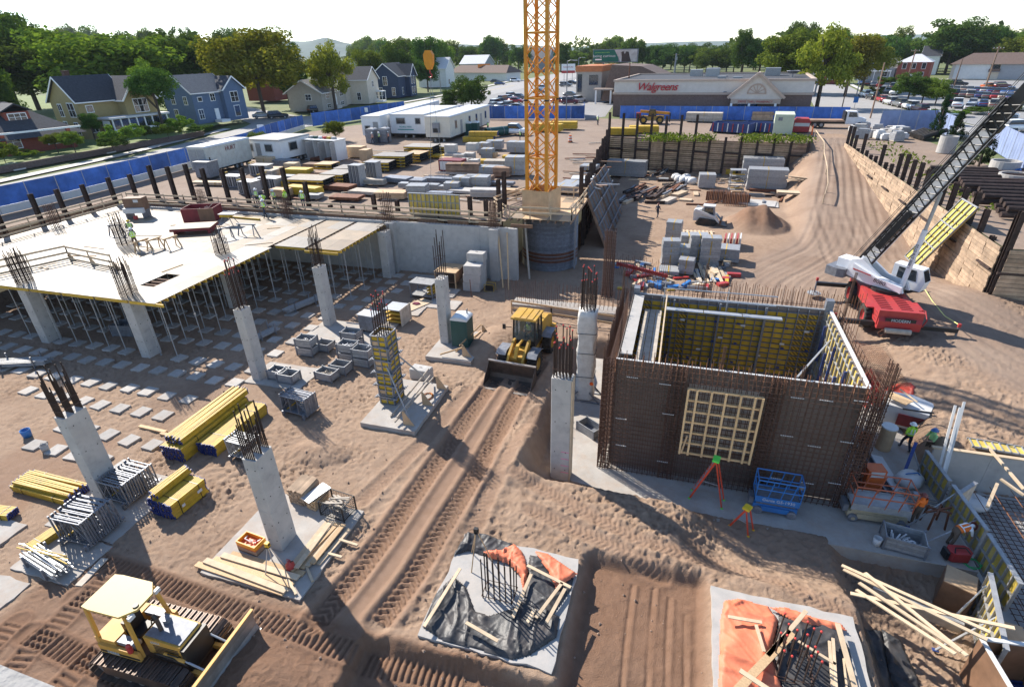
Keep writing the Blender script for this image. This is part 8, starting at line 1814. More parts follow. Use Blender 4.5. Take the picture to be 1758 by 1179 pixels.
for a in(('long low bundle of grey panels in front of the trusses',720,325,4.6,.9,4,.13),('grey panel bundle left of the pile row',777,328,1.6,1.2,5,.16),('grey panel bundle with a pale top behind the guardrail',796,323,2.0,1.6,7,.16),('grey panel bundle beside its pale topped twin',820,322,2.6,1.6,7,.16),('grey panel bundle with a hump of sheeting',835,300,4.0,1.6,5,.18),('grey panel bundle at the edge of the block heap',838,272,1.6,1.4,4,.3),('blue grey bundle with yellow ties behind the blocks',832,264,1.6,1.6,4,.35),('long blue grey bundle with yellow ties farther back',850,257,2.4,1.6,4,.3),('tall pale panel stack left of the tower crane',886,300,2.2,1.8,9,.22),('grey framed pallet beyond the pale panel stack',888,262,2.6,1.8,2,.7),('pallet of white boards behind the guardrail',735,312,4.2,1.2,2,.1),('white panel sheets right of the tower crane',985,318,2.6,2.4,2,.1),('grey panel bundle right of the tower crane',965,330,3.0,1.6,4,.16),('white box bundle near the pit corner',1012,292,2.0,1.8,2,.25)):gstack(*a)
for a in(('white sheet stack beside the tower crane post',1000,310,2.4,2.0,2,.12,m_white),('yellow beam bundle behind the panel bundles',525,335,4.0,1.2,4,.2,m_yel),('pale lumber bundle on the ground behind the piles',375,318,6.5,1.0,2,.14,m_wood_p)):gstack(*a)
for i,(px,py,lab)in enumerate(((775,312,'dark lattice truss lying in the yard, nearer one'),(770,318,'dark lattice truss lying in the yard, farther one'),(790,306,'dark lattice truss beside the pallet of white boards'))):
 p=G(px,py,Z5);t=thing('lattice_truss',lab,'truss',p,R(-4));q=MB()
 for y in(-.3,.3):q.bar((-3,y,.1),(3,y,.1),.08,.08);q.bar((-3,y,.5),(3,y,.5),.08,.08)
 q.build('chord',m_galv_d,t);q=MB()
 for k in range(14):
  for y in(-.3,.3):q.bar((-3+k*.43,y,.1),(-3+(k+1)*.43,y,.5),.04,.04)
 q.build('lacing',m_galv,t)
for i,(px,py,k,lab)in enumerate(((775,275,0,'concrete block at the left end of the block heap'),(790,277,0,'concrete block in the middle of the block heap'),(806,275,0,'concrete block at the right of the block heap'),(812,271,1,'concrete block on top at the right of the heap'),(776,274,1,'concrete block on top at the left of the heap'),(800,286,0,'concrete block in front of the block heap'),(813,287,0,'concrete block at the front right of the heap'))):p=G(px,py,Z5);chblock(lab,p.x,p.y,Z5+.98*k,1.5,1.3,.95,R(ry.uniform(-5,5)))
t=thing('rusty_skip','rusty and white open skip in front of the block heap','skip',G(778,292,Z5),R(-4));MB().b6(-1.5,1.5,-.9,.9,0,1.3).build('body',m_redd,t);MB().b6(-1.3,.4,-.93,-.905,.15,1.15).build('pale_door',m_white,t)
for i,(px,py,w_,lab)in enumerate(((613,270,2.6,'brown plywood crate behind the panel rows'),(630,276,1.2,'small brown crate right of the plywood crate'),(545,270,2.6,'white topped red trestle table by the container'))):p=G(px,py,Z5);t=thing('plywood_crate',lab,'crate',p);MB().b6(-w_/2,w_/2,-.8,.8,.1 if i<2 else 1.0,1.5 if i<2 else 1.1).build('body',m_ply if i<2 else m_white,t);[MB().b6(x-.06,x+.06,-.7,.7,0,1.0).build('leg',m_redd,t)for x in(-w_/2+.2,w_/2-.2)]
for i in range(9):
 p=G(ry.uniform(600,660),ry.uniform(258,272),Z5);o=MB().bar((p.x,p.y,Z5+.1+.03*i),(p.x+6,p.y+ry.uniform(-1,1),Z5+.1+.03*i),.25,.1).build('yard_plank',m_wood_g if i%2 else m_wood_p);tag(o,'long plank in the loose heap behind the brown crates','plank','planks behind the brown crates')
for i in range(22):
 p=G(ry.uniform(965,1025),ry.uniform(245,330),Z5);L_=ry.uniform(1.5,4);a=ry.uniform(-.6,.6);o=MB().bar((p.x,p.y,Z5+.08),(p.x+L_*math.cos(a),p.y+L_*math.sin(a),Z5+.12),.2,.1).build('scrap_timber',(m_wood_g,m_galv_d,m_rust,m_wood_d)[i%4])
 tag(o,'scrap piece in the debris right of the tower crane','scrap','debris right of the tower crane')
for i in range(46):
 px,py=ry.uniform(420,880),ry.uniform(300,345);p=G(px,py,Z5)
 if p.y<47.5:continue
 L_=ry.uniform(.8,3.2);a=ry.uniform(-.5,.5);o=MB().bar((p.x,p.y,Z5+.05),(p.x+L_*math.cos(a),p.y+L_*math.sin(a),Z5+.08),ry.uniform(.1,.35),.08).build('yard_offcut',(m_wood_g,m_galv,m_wood_p,m_rust)[i%4]);tag(o,'loose offcut lying on the yard ground behind the back rail','offcut','offcuts scattered in the yard')
YMAT=(m_galv,m_galv_d,m_conc,m_wood_g,m_ply,m_rust,m_wood_p,m_wood_d,m_yel)
placed=[]
for i in range(230):
 px,py=ry.uniform(455,900),ry.uniform(268,343)
 p=G(px,py,Z5)
 if p.y<48.6 or any(math.hypot(p.x-a,p.y-b)<2.6 for a,b in placed):continue
 if 560<px<740 and py<300:continue
 if 640<px<780 and 285<py<312:continue
 placed.append((p.x,p.y))
 w_,d_,n_=ry.choice((1.6,2.0,2.6,3.2,4.0)),ry.choice((.9,1.2,1.6)),ry.randint(2,6)
 mt_=ry.choice(YMAT);gstack(('grey','dark grey','concrete coloured','weathered timber','plywood','rusty','pale timber','dark timber','yellow')[YMAT.index(mt_)]+' '+('low' if n_<4 else 'tall')+' '+('short' if w_<2.5 else 'long')+' bundle in the yard',px,py,w_,d_,n_,ry.choice((.1,.14,.18,.24)),mt_,tie=ry.random()<.3)['group']='bundles in the yard'
m_wht=mat('trailer_white',(.68,.69,.70),.5,var=.05,dirt=.1);m_crm=mat('trailer_cream',(.62,.58,.49),.55,var=.06,dirt=.15)
def trailer(label,x,y,rz,L_,W_,H_,mt,wins=(),wheels=True,roofc=None,text=None,doors=()):
 t=thing('site_trailer',label,'trailer',(x,y,Z5),rz);b=MB();b.b6(-W_/2,W_/2,0,L_,.7,.7+H_);b=b.build('body',mt,t)
 for k in range(int(L_/1.2)):MB().b6(W_/2,W_/2+.02,k*1.2+.02,k*1.2+.06,.75,.65+H_).build('panel_joint',mt,b)
 r=MB();r.prof([(-W_/2-.1,.7+H_),(W_/2+.1,.7+H_),(W_/2-.1,.88+H_),(-W_/2+.1,.88+H_)],'y',-.1,L_+.1);r.build('roof',roofc or m_white,t)
 for(f,u,z,w,h)in wins:
  if f=='-y':window(b,(u,0,z),(0,-1,0),(1,0,0),w,h,m_galv,0)
  else:window(b,(W_/2 if f=='+x' else-W_/2,u,z),(1 if f=='+x' else-1,0,0),(0,1,0),w,h,m_galv,0)
 for(f,u,w,h)in doors:
  if f=='-y':MB().b6(u-w/2,u+w/2,-.04,-.002,.75,.75+h).build('door',m_galv,b)
  else:MB().b6(W_/2+.002,W_/2+.04,u-w/2,u+w/2,.75,.75+h).build('door',m_galv,b)
 MB().b6(-W_/2+.2,W_/2-.2,.2,L_-.2,.45,.7).build('chassis',m_black,t)
 if wheels:
  for yy_ in(L_*.6,L_*.6+.9):
   for sx in(-1,1):wheel(t,sx*(W_/2-.15),yy_,.4,.4,.24,'x',m_galv,0,14)
 for yy_ in(.6,L_-.6):MB().b6(-.9,-.6,yy_-.2,yy_+.2,0,.45).b6(.6,.9,yy_-.2,yy_+.2,0,.45).build('pier',m_conc,t)
 if text:tm=text_mesh(text[0],text[1],.01,text[2]);inst(tm,'lettering',b,text[3],rot=text[4])
 return t,b
trailer('white office trailer nearest the street behind the others',-51.0,88.2,R(4),30,3.4,2.9,m_wht,[('-y',-.7,1.8,.8,.8)],doors=[('-y',.8,.9,2.1)])
t_,b_=trailer('white office trailer with a green logo on its end',-45.8,91.2,R(0),16,6.4,2.9,m_wht,[('-y',-1.2,2.7,1.5,.8),('-y',2.0,2.7,.8,.8),('+x',4,2.6,.8,.8)])
m_teal=mat('logo_teal',(.0,.25,.23),.5);tm=text_mesh('MOBILE MINI',.4,.01,m_teal);inst(tm,'lettering',b_,(-.4,-.02,1.75),rot=(R(90),0,0));MB().b6(-1.9,1.1,-.02,-.003,1.25,1.4).build('logo_bar',m_teal,b_)
t_,b_=trailer('long cream office trailer with an air conditioner on its end',-38.6,87.4,R(0),20,4.3,3.0,m_crm,[('+x',2.6,2.4,.7,1.1),('+x',9,2.4,.7,1.1),('+x',12.5,2.4,.7,1.1),('+x',17.5,2.4,.7,1.1)],doors=[('+x',5.0,.95,2.1),('+x',15,.95,2.1)]);ac=MB().b6(-.7,.4,-.45,0,1.4,2.9).build('air_conditioner',m_galv_d,b_);MB().b6(-.6,.3,-.47,-.452,1.5,2.1).build('grille',m_black,ac)
m_hurt=mat('trailer_aged',(.52,.53,.50),.5,.15,var=.12,dirt=.3)
trailer('aged box trailer lettered HURT beside the blue fence',-57.2,56.6,R(2),8.2,2.6,2.6,m_hurt,text=('HURT',.75,m_redd,(1.33,4.4,2.75),(R(90),0,R(90))),doors=[('-y',-.6,1.1,2.4),('-y',.6,1.1,2.4)])
t=thing('site_generator','grey generator box in front of the lettered trailer','generator',G(360,306,Z5),R(2));MB().b6(-1.0,1.0,-.9,.9,.25,2.0).build('housing',m_galv_d,t);MB().b6(-.9,.9,-.93,-.905,.5,1.7).build('door',m_galv_d,t);MB().b6(-1.05,1.05,-.95,.95,2.0,2.06).build('lid',m_galv,t);MB().b6(-.9,.9,-.8,.8,0,.25).build('skid',m_black,t);MB().tube((.5,.3,2.06),(.5,.3,2.4),.08,8).build('exhaust',m_black,t)
trailer('small white site trailer with grey windows',-54.8,65.3,R(-4),6.0,6.4,2.3,m_wht,[('-y',-2.1,2.1,1.1,.8),('-y',1.2,2.1,1.1,.8),('+x',2.4,2.1,1.4,.9)],doors=[('-y',-.6,.8,1.9)],roofc=m_conc_l)
t=thing('open_container','white container with its doors open and clutter on the roof','container',(-48.6,69.0,Z5),R(-8));b=MB();b.b6(-3,3,2.2,2.3,.1,2.6).b6(-3,-2.9,0,2.2,.1,2.6).b6(-.9,-.8,0,2.2,.1,2.6).b6(1.2,1.3,0,2.2,.1,2.6).b6(2.9,3,0,2.2,.1,2.6).b6(-3,3,0,2.3,0,.1);b.build('body',m_wht,t);MB().b6(-3.05,3.05,-.05,2.35,2.6,2.7).build('roof',m_white,t)
for x,a in((-.85,-100),(1.25,-95),(3.0,-80)):MB().b6(0,1.2,-.03,.03,.1,2.55).build('door',m_galv,t,(x,-.02,0),R(a))
for i in range(6):MB().box((-2+i*.8,1.2,2.85),(.5,.6,.3),R(20*i)).build('roof_clutter',(m_galv,m_tgreen,m_white,m_red,m_yel2,m_galv)[i],t)
p=G(810,244,Z5);beam_stack('black and yellow stack of beams by the cream trailer, lower layer',p.x-1.5,p.y-.3,Z5,5.2,14,5,R(4),'x');beam_stack('second yellow beam stack lying on the lower one by the cream trailer',p.x-.6,p.y+.2,Z5+.88,4.8,12,4,R(4),'x')
t=thing('green_pipe','thick dark green pipe lying behind the beams','pipe',G(835,236,Z5),R(50));q=MB().lathe([(.62,0),(.72,0),(.72,6.5),(.62,6.5),(.62,0)],18,(0,0,.75),axis='x');q.build('barrel',m_tgreen,t,smooth=False);[MB().lathe([(.74,-.06),(.76,-.06),(.76,.06),(.74,.06)],18,(x,0,.75),axis='x').build('band',m_galv_d,t)for x in(.6,3.2,5.8)]
for px,py,lab in((805,233,'dark portable toilet with a pale dome beside the cream trailer'),(817,232,'dark portable toilet right of its twin by the cream trailer')):p=G(px,py,Z5);toilet(lab,p.x,p.y,Z5,R(0),m_tgreen,m_troof)
for px,py,lab in((640,245,'grey portable toilet on the left in front of the white trailer'),(662,244,'grey portable toilet on the right in front of the white trailer')):p=G(px,py,Z5);toilet(lab,p.x,p.y,Z5,R(0),m_galv_d,m_galv,w=1.5)
for px,py,lab in((939,226,'yellow stack of shutters by the mid fence, left one'),(965,222,'yellow stack of shutters by the mid fence, right one')):gstack(lab,px,py,5.5,1.6,6,.2,m_yel)
def cone_drum(label,px,py,z=Z5):
 t=thing('traffic_drum',label,'traffic drum',G(px,py,z));
 for k,(c_,r_)in enumerate(((m_orange,.30),(m_white,.28),(m_orange,.26),(m_white,.24),(m_orange,.22))):MB().tube((0,0,.06+k*.19),(0,0,.06+(k+1)*.19),r_,14,r_-.015).build('band',c_,t)
 MB().tube((0,0,0),(0,0,.06),.4,14).build('base',m_rubber,t)
cone_drum('orange and white traffic drum at the edge of the yard',979,244)
t=thing('traffic_cone','tall orange cone at the top of the sand slope','cone',G(1393,232,Z5));MB().lathe([(0,0),(.3,0),(.3,.05),(.16,.05),(.05,1.4),(0,1.4)],14).build('cone',m_orange,t)
def dumpster(label,px,py,L_,rz):
 t=thing('dumpster',label,'dumpster',G(px,py,Z5),rz);m_db=mat('dumpster_blue',(.025,.05,.16),.5,var=.15);W_=2.3
 for sy in(-1,1):b=MB().prof([(-L_/2,.2),(L_/2,.2),(L_/2,1.6),(-L_/2+.4,1.6)],'y',sy*W_/2-.05,sy*W_/2+.05).build('side',m_db,t);[MB().b6(-L_/2+.5+k*L_/8,-L_/2+.62+k*L_/8,sy*(W_/2+.12)-.06,sy*(W_/2+.12)+.06,.25,1.5).build('rib',m_trim if k%2 else m_red,b)for k in range(8)]
 MB().b6(L_/2-.08,L_/2,-W_/2+.05,W_/2-.05,.2,1.6).build('end',m_db,t);MB().b6(-L_/2+.35,-L_/2+.43,-W_/2+.05,W_/2-.05,.2,1.6).build('end',m_db,t);MB().b6(-L_/2+.4,L_/2-.1,-W_/2+.06,W_/2-.06,.25,1.1).build('rubble',m_wood_g,t);MB().b6(-L_/2+.3,L_/2-.3,-.6,.6,0,.2).build('skid',m_black,t)
dumpster('blue roll-off dumpster with red and white ribs, left one',1255,228,6.5,R(-22));dumpster('blue roll-off dumpster half behind the green container',1303,227,5.5,R(-25))
t=thing('green_container','pale green shipping container near the back wall','container',G(1342,232,Z5),R(-6));m_pg=mat('container_green',(.48,.52,.40),.6,var=.06);MB().b6(-1.4,1.4,0,5,.1,3.0).build('body',m_pg,t);[MB().b6(-1.3+k*.35,-1.15+k*.35,-.05,0,.2,2.9).build('corrugation',m_pg,t)for k in range(8)];MB().b6(-.9,-.3,-.07,-.05,2.1,2.6).build('label_plate',m_galv_d,t)
t=thing('red_cabin','small red cabin beside the green container','cabin',G(1374,228,Z5),R(-6));MB().b6(-1.2,1.2,0,2.2,.1,1.5).build('body',m_red,t);MB().b6(-1.1,1.1,-.04,-.002,1.5-.55,1.45).build('white_band',m_white,t);MB().prof([(-1.3,1.5),(1.3,1.5),(.9,2.1),(-.9,2.1)],'y',-.1,2.3).build('roof',m_red,t)
for px,py,lab in((1208,209,'tan lumber stack in front of the drugstore fence'),(1258,205,'tan lumber stack behind the dumpsters'),(1320,207,'tan lumber stack behind the green container')):gstack(lab,px,py,6.5,2.2,5,.3,m_lag if px!=1208 else m_wood_g)
for px,py,lab in((1070,232,'yellow shutter stack behind the soldier piles'),(1105,228,'yellow shutter stack right of its neighbour behind the piles')):gstack(lab,px,py,4.8,1.8,4,.25,m_yel)
th=thing('telehandler','orange yellow telehandler by the drugstore fence','telehandler',G(1118,212,Z5),R(4))
for x in(-1.5,1.5):
 for y in(-.95,.95):wheel(th,x,y,.68,.68,.45,'y',m_cat,12,16)
MB().b6(-2.4,2.2,-.6,.6,.6,1.3).build('chassis',m_cat,th);MB().bar((-2.2,.3,2.1),(3.2,.3,1.7),.4,.45).build('boom',m_ory,th);cb=MB().prof([(-.7,1.3),(.8,1.3),(.6,2.5),(-.5,2.5)],'y',-.95,-.05).build('cab',m_black,th);MB().prof([(-.55,1.5),(.65,1.5),(.5,2.35),(-.4,2.35)],'y',-.965,-.95).build('side_window',m_glass,cb);MB().b6(-2.9,-2.0,-.7,.7,.9,1.9).build('engine_box',m_redd,th);MB().b6(3.2,3.4,-.5,.9,.3,1.8).build('fork_carriage',m_black,th)
tk=thing('flatbed_truck','flatbed truck with a white cab by the haul road entrance','truck',G(1432,219,Z5),R(-2));MB().b6(-4.2,1.2,-1.15,1.15,1.0,1.25).build('flatbed',m_wood_d,tk);MB().b6(1.0,1.2,-1.15,1.15,1.25,2.6).build('headboard',m_black,tk);MB().b6(-4.0,3.6,-.45,.45,.6,1.0).build('chassis',m_black,tk)
c_=MB().prof([(1.3,.7),(4.3,.7),(4.3,1.5),(3.1,1.7),(2.8,2.6),(1.3,2.65)],'y',-1.0,1.0).build('cab',m_wht,tk);MB().prof([(1.6,1.75),(2.95,1.75),(2.7,2.45),(1.6,2.5)],'y',-1.015,-1.0).build('side_window',m_glass,c_);MB().quad((3.12,-.9,1.72),(3.12,.9,1.72),(2.83,.85,2.55),(2.83,-.85,2.55)).build('windscreen',m_glass,c_)
for x in(-3.2,-2.2,3.4):
 for y in(-.95,.95):wheel(tk,x,y,.48,.48,.3,'y',m_galv,0,14)
for i in range(16):
 px,py=((1465,226),(1474,230),(1484,222),(1490,232),(1498,236),(1480,238),(1508,238),(1518,234),(1505,228),(1522,240),(1530,236),(1538,242),(1546,238),(1528,228),(1550,232),(1540,230))[i];p=G(px,py,Z5)
 t=thing('wrapped_pallet','white plastic wrapped pallet in the heap by the haul road entrance','pallet',p,ry.uniform(-.6,.6),'wrapped pallets by the haul road entrance');q=MB();w_,d_,h_=ry.uniform(1.2,2),ry.uniform(1,1.5),ry.uniform(.7,1.5);q.prism([(-w_/2,-d_/2),(w_/2,-d_/2*.9),(w_/2*.95,d_/2),(-w_/2,d_/2)],.14,h_*.8);q.prism([(-w_/2*.8,-d_/2*.8),(w_/2*.7,-d_/2*.8),(w_/2*.8,d_/2*.8),(-w_/2*.7,d_/2*.7)],h_*.8,h_);q.build('load',(m_white,m_conc_l,m_galv)[i%3],t);MB().b6(-w_/2,w_/2,-d_/2,d_/2,0,.14).build('pallet_base',m_wood_g,t)
for i in range(10):p=G(1560+i*4.2,242-abs(i-5)*1.2,Z5);o=MB().tube((p.x,p.y,Z5+.4),(p.x+2.2,p.y+1.6,Z5+.9),.32,10).build('black_roll',m_rubber);tag(o,'dark roll in the heap leaning by the pale fence','roll','dark rolls by the pale fence')
for i in range(26):
 row=i%13;y0=53.5+row*1.45;x0=25.0+.35*(row%3)+(i//13)*.3;L_=ry.uniform(7,10)
 o=MB().tube((x0,y0,Z5+.28+.5*(i//13)),(x0+L_,y0+ry.uniform(-.5,.5),Z5+.28+.5*(i//13)),.24,10).build('black_pipe',m_pile);tag(o,'long black pipe in the pipe stack behind the ramp wall','pipe','black pipes behind the ramp wall')
for px,py,r_,h_,lab in((1718,303,1.3,1.6,'white concrete ring near the right fence, farther one'),(1738,318,1.4,1.1,'white concrete ring near the right fence, nearer one'),(1622,262,1.0,2.0,'upright white concrete pipe behind the soldier piles')):
 t=thing('concrete_ring',lab,'concrete ring',G(px,py,Z5));MB().lathe([(r_*.85,0),(r_,0),(r_,h_),(r_*.85,h_),(r_*.85,0)],24).build('ring',m_conc_l,t)
t=thing('blue_tarp_heap','heap of blue tarpaulin at the right fence','tarpaulin',G(1745,308,Z5));q=MB().lathe([(0,.9),(.8,.7),(1.3,.3),(1.6,0)],12);q.v=[(x*(1+.2*math.sin(i*2.1)),y*(1+.15*math.cos(i*1.3)),z*(1+.3*math.sin(i*3.7)))for i,(x,y,z)in enumerate(q.v)];q.build('sheet',m_liftb,t,smooth=False)
g2=np.random.default_rng(3);Pv=[]
for i in range(2600):
 px=g2.choice((1130,1160,1205,1290,1330,1370))+g2.normal()*12;p=G(px,240+(px-1115)*.012+g2.uniform(-6,4),Z5);Pv.append((p.x,p.y,Z5+g2.uniform(0,.7)))
for i in range(500):u=g2.uniform(0,1);Pv.append((24+g2.uniform(0,4),55+u*38,Z5+g2.uniform(0,.4)))
Pv=np.array(Pv);n=len(Pv);dd=g2.normal(size=(n,3));dd/=np.linalg.norm(dd,axis=1)[:,None];t1=np.cross(dd,g2.normal(size=(n,3)));t1/=np.linalg.norm(t1,axis=1)[:,None];t2=np.cross(dd,t1);s_=g2.uniform(.1,.3,size=(n,1));A=np.stack([Pv-t1*s_,Pv-t2*s_*.5,Pv+t1*s_,Pv+t2*s_*.5],1);me_=bpy.data.meshes.new('weeds');me_.vertices.add(n*4);me_.vertices.foreach_set('co',A.astype(np.float32).ravel());me_.loops.add(n*4);me_.loops.foreach_set('vertex_index',np.arange(n*4,dtype=np.int32));me_.polygons.add(n);me_.polygons.foreach_set('loop_start',np.arange(0,n*4,4,dtype=np.int32));me_.update(calc_edges=True);me_.materials.append(LEAF[1]);tag(inst(me_,'weeds'),'green weeds along the top edge of the pit','weeds',kind='stuff')
# far pit floor: stacks and steel
def pz(px,py):p=G(px,py,0.0);return p
for a in(('grey block stack at the left front of the pit stacks',1148,455,1.5,1.2,9,.26),('grey block stack leaning behind the left front one',1155,415,1.5,1.4,8,.26),('grey block stack in the middle of the pit stacks',1170,455,1.2,1.2,7,.25),('pale topped block stack behind the middle one',1178,440,1.4,1.2,8,.26),('tall grey block stack at the centre',1195,450,1.6,1.2,10,.26),('grey block stack right of the centre',1215,455,1.7,1.2,10,.26),('short block stack in front of the pit stacks',1177,470,1.3,1.1,5,.26),('low panel stack right of the block stacks',1244,446,2.4,1.8,5,.24),('flat grey pallet of boards in front of the stacks',1147,470,1.7,1.6,3,.12),('grey cube bundle near the white bags',1212,322,2.2,2.0,3,.6),('big stack of long grey panels by the sand slope',1313,325,5.0,2.4,9,.3),('second stack of long grey panels behind the first',1305,308,5.5,2.4,10,.3),('yellow edged panel pack standing by the back corner',1075,302,6.0,2.2,5,.45)):gstack(*a,z=0.0)
for a in(('brown lumber bundle by the back wall',1272,290,5.0,1.6,4,.3,m_lag),('yellow beam bundle below the brown lumber bundle',1275,300,5.0,1.8,3,.25,m_yel)):gstack(*a,z=0.0)
t=thing('slat_pallet','cream slatted frame panel on the ground behind the block stacks','panel',pz(1192,412),R(4));[MB().b6(-1.6+k*.4,-1.4+k*.4,-1.5,1.5,.5,.62).build('slat',m_wood_p,t)for k in range(9)];MB().b6(-1.7,2.1,-1.6,-1.4,.3,.5).b6(-1.7,2.1,1.4,1.6,.3,.5).build('bearer',m_wood_p,t);MB().b6(-1.2,1.5,-1.3,1.3,0,.3).build('stack_base',m_galv_d,t)
for i in range(6):p=pz(1243+i*5.2,423);o=MB().prof([(-.12,0),(.12,0),(.06,1.1),(-.06,1.1)],'y',-1.0,1.0).build('red_barrier',m_red if i%2==0 else m_white,None,(p.x,p.y,TH(p.x,p.y)),R(-6));tag(o,'barrier section in the row beside the block stacks','barrier','red and white barriers in the pit')
for i in range(14):p=pz(1195+i*4.0,478+(i%3)*5);o=MB().bar((p.x,p.y,.1+.05*(i%3)),(p.x-.6+ry.uniform(-.3,.3),p.y+2.8,.2+.06*(i%4)),.24,.07).build('pit_plank',m_wood_p if i%2 else m_wood_g);tag(o,'short pale plank in the plank heap before the block stacks','plank','planks before the block stacks')
for i in range(40):
 cx0=((1090,335),(1120,340),(1150,330),(1075,350),(1125,300))[i%5];p=pz(cx0[0]+ry.uniform(-18,18),cx0[1]+ry.uniform(-6,6));L_=ry.uniform(2.5,5);a=R(ry.uniform(60,85));z=TH(p.x,p.y)+.15+.12*(i%3);o=MB().bar((p.x,p.y,z),(p.x+L_*math.cos(a),p.y+L_*math.sin(a),z),.26,.26).build('steel_section',(m_pile,m_rust,m_galv_d,m_pile)[i%4]);tag(o,'dark steel section in the far pit scrap field','steel section','scrap steel in the far pit')
for i in range(10):p=pz(1130+i*3,305);o=MB().tube((p.x,p.y-3,.2),(p.x+1.6,p.y+5,.25),.12,6).build('dark_pipe',m_pile);tag(o,'long dark pipe lying parallel near the back wall','pipe','pipes near the back wall')
for k,(px,py,lab)in enumerate(((1232,345,'rust coloured bundle of bars hanging over a trestle, left one'),(1262,350,'rust coloured bundle of bars hanging over a trestle, right one'))):
 p=pz(px,py);t=thing('bar_rack',lab,'rebar rack',(p.x,p.y,TH(p.x,p.y)));[MB().path([(-1.3+i*.2,-1.5,.05),(-1.25+i*.2,-.3,1.2),(-1.2+i*.2,.6,1.3),(-1.2+i*.2,2.0,.3)],.04,5).build('bar',m_rebar_o if i%3 else m_rebar,t)for i in range(14)];MB().b6(-1.5,1.7,.1,.2,.0,1.15).build('trestle',m_rust,t)
for i,(px,py)in enumerate(((1165,312),(1173,314),(1181,315),(1160,309),(1187,316),(1177,310))):p=pz(px,py);t=thing('sand_bag','white bulk bag in the row in the far pit','bag',p,ry.uniform(0,3),'white bags in the far pit');q=MB().lathe([(0,0),(.6,0),(.72,.4),(.6,.8),(.3,.95),(0,.9)],10);q.v=[(x*(1+.1*math.sin(j*2.3)),y*(1+.1*math.cos(j)),z)for j,(x,y,z)in enumerate(q.v)];q.build('sack',m_white,t,smooth=True)
for i,(px,py,w_,d_,lab)in enumerate(((1365,347,5,1.4,'flat pale plywood sheets on the sand below the ramp'),(1305,350,4.5,3.0,'grey steel road plate on the sand behind the spoil heap'),(1370,335,4,1.2,'heap of pale broken boards near the ramp foot'))):
 p=pz(px,py);t=thing('sheet_pile',lab,'sheets',(p.x,p.y,TH(p.x,p.y)+.03),R(-8));[MB().box((ry.uniform(-.3,.3),ry.uniform(-.3,.3),.05+k*.07),(w_*ry.uniform(.7,1),d_*(1 if i<2 else.2),.05),R(ry.uniform(-4,4)if i<2 else ry.uniform(-40,40))).build('sheet',(m_wood_p,m_conc,m_wood_p)[i],t)for k in range((3,2,8)[i])]
t=thing('scaffold_tower','small grey scaffold tower standing among the far pit steel','scaffold',pz(1262,330),R(4))
for x in(-.9,.9):
 for y in(-.6,.6):MB().tube((x,y,0),(x,y,3.0),.05,6).build('standard',m_galv,t)
for z in(.4,1.3,2.2,2.95):MB().b6(-1.0,1.0,-.65,.65,z,z+.08).build('deck',m_galv,t)
[MB().b6(-.8,.8,-.62,-.55,z+.2,z+.35).build('yellow_board',m_yel2,t)for z in(.4,1.3,2.2)]
for i in range(150):
 px,py=ry.uniform(1062,1345),ry.uniform(292,352);p=pz(px,py)
 if any(math.hypot(p.x-a,p.y-b)<1.5 for a,b in placed):continue
 placed.append((p.x,p.y));L_=ry.uniform(.8,3.5);a=ry.choice((0,80,70,10))+ry.uniform(-15,15);z=TH(p.x,p.y);mt_=ry.choice((m_pile,m_rust,m_galv_d,m_wood_g,m_galv,m_wood_p,m_wood_p));o=MB().b6(0,L_,0,ry.choice((.15,.25,.6,1.0)),0,ry.choice((.12,.2,.35))).build('pit_scrap',mt_,None,(p.x,p.y,z+.01),R(a));tag(o,'low piece of material lying in the far pit clutter','scrap','clutter in the far pit')
for i in range(60):
 px,py=ry.uniform(1060,1260),ry.uniform(455,500);p=pz(px,py);L_=ry.uniform(.4,1.8);mt_=ry.choice((m_white,m_liftb,m_red,m_wood_p,m_galv,m_yel,m_galv_d));o=MB().b6(0,L_,0,ry.uniform(.1,.5),0,ry.uniform(.08,.4)).build('pit_litter',mt_,None,(p.x,p.y,TH(p.x,p.y)+.01),R(ry.uniform(0,180)));tag(o,'small mixed item in the litter strip behind the core','litter','litter behind the core')
t=thing('slope_rail','bent pale handrail running down the edge of the haul ramp','handrail');pts=[]
for(px,py)in((1398,236),(1412,256),(1412,275),(1417,300),(1418,330),(1412,350)):
 for zt in np.arange(5.0,-.5,-.05):
  p=G(px,py,float(zt))
  if TH(p.x,p.y)>zt-.02:break
 pts.append((p.x,p.y,p.z+1.0));MB().bar((p.x,p.y,p.z-.1),(p.x,p.y,p.z+1.05),.1,.1).build('post',m_wood_p,t)
for a,b in zip(pts,pts[1:]):MB().bar(a,b,.06,.14).build('rail',m_wood_p,t)
# cars
CAROLORS={'white':(.72,.72,.72),'silver':(.42,.43,.44),'grey':(.14,.145,.15),'black':(.018,.018,.02),'red':(.30,.02,.025),'blue':(.03,.07,.20),'maroon':(.10,.012,.018),'orange':(.55,.16,.02),'tan':(.35,.30,.24)}
CP={c:mat('car_'+c,v,.28,.1,var=.03,spec=.6)for c,v in CAROLORS.items()}
m_tail=mat('tail_lamp',(.35,.01,.01),.3);m_head=mat('head_lamp',(.75,.75,.72),.2)
def loft(stations,n):
 q=MB()
 for x,ring in stations:q.v.extend([(x,y,z)for y,z in ring])
 k=len(stations[0][1])
 for i in range(len(stations)-1):
  for j in range(k):a,b=i*k+j,i*k+(j+1)%k;q.f.append((a,b,b+k,a+k));q.m.append(0)
 q.f.append(tuple(range(k-1,-1,-1)));q.m.append(0);e=(len(stations)-1)*k;q.f.append(tuple(range(e,e+k)));q.m.append(0);return q
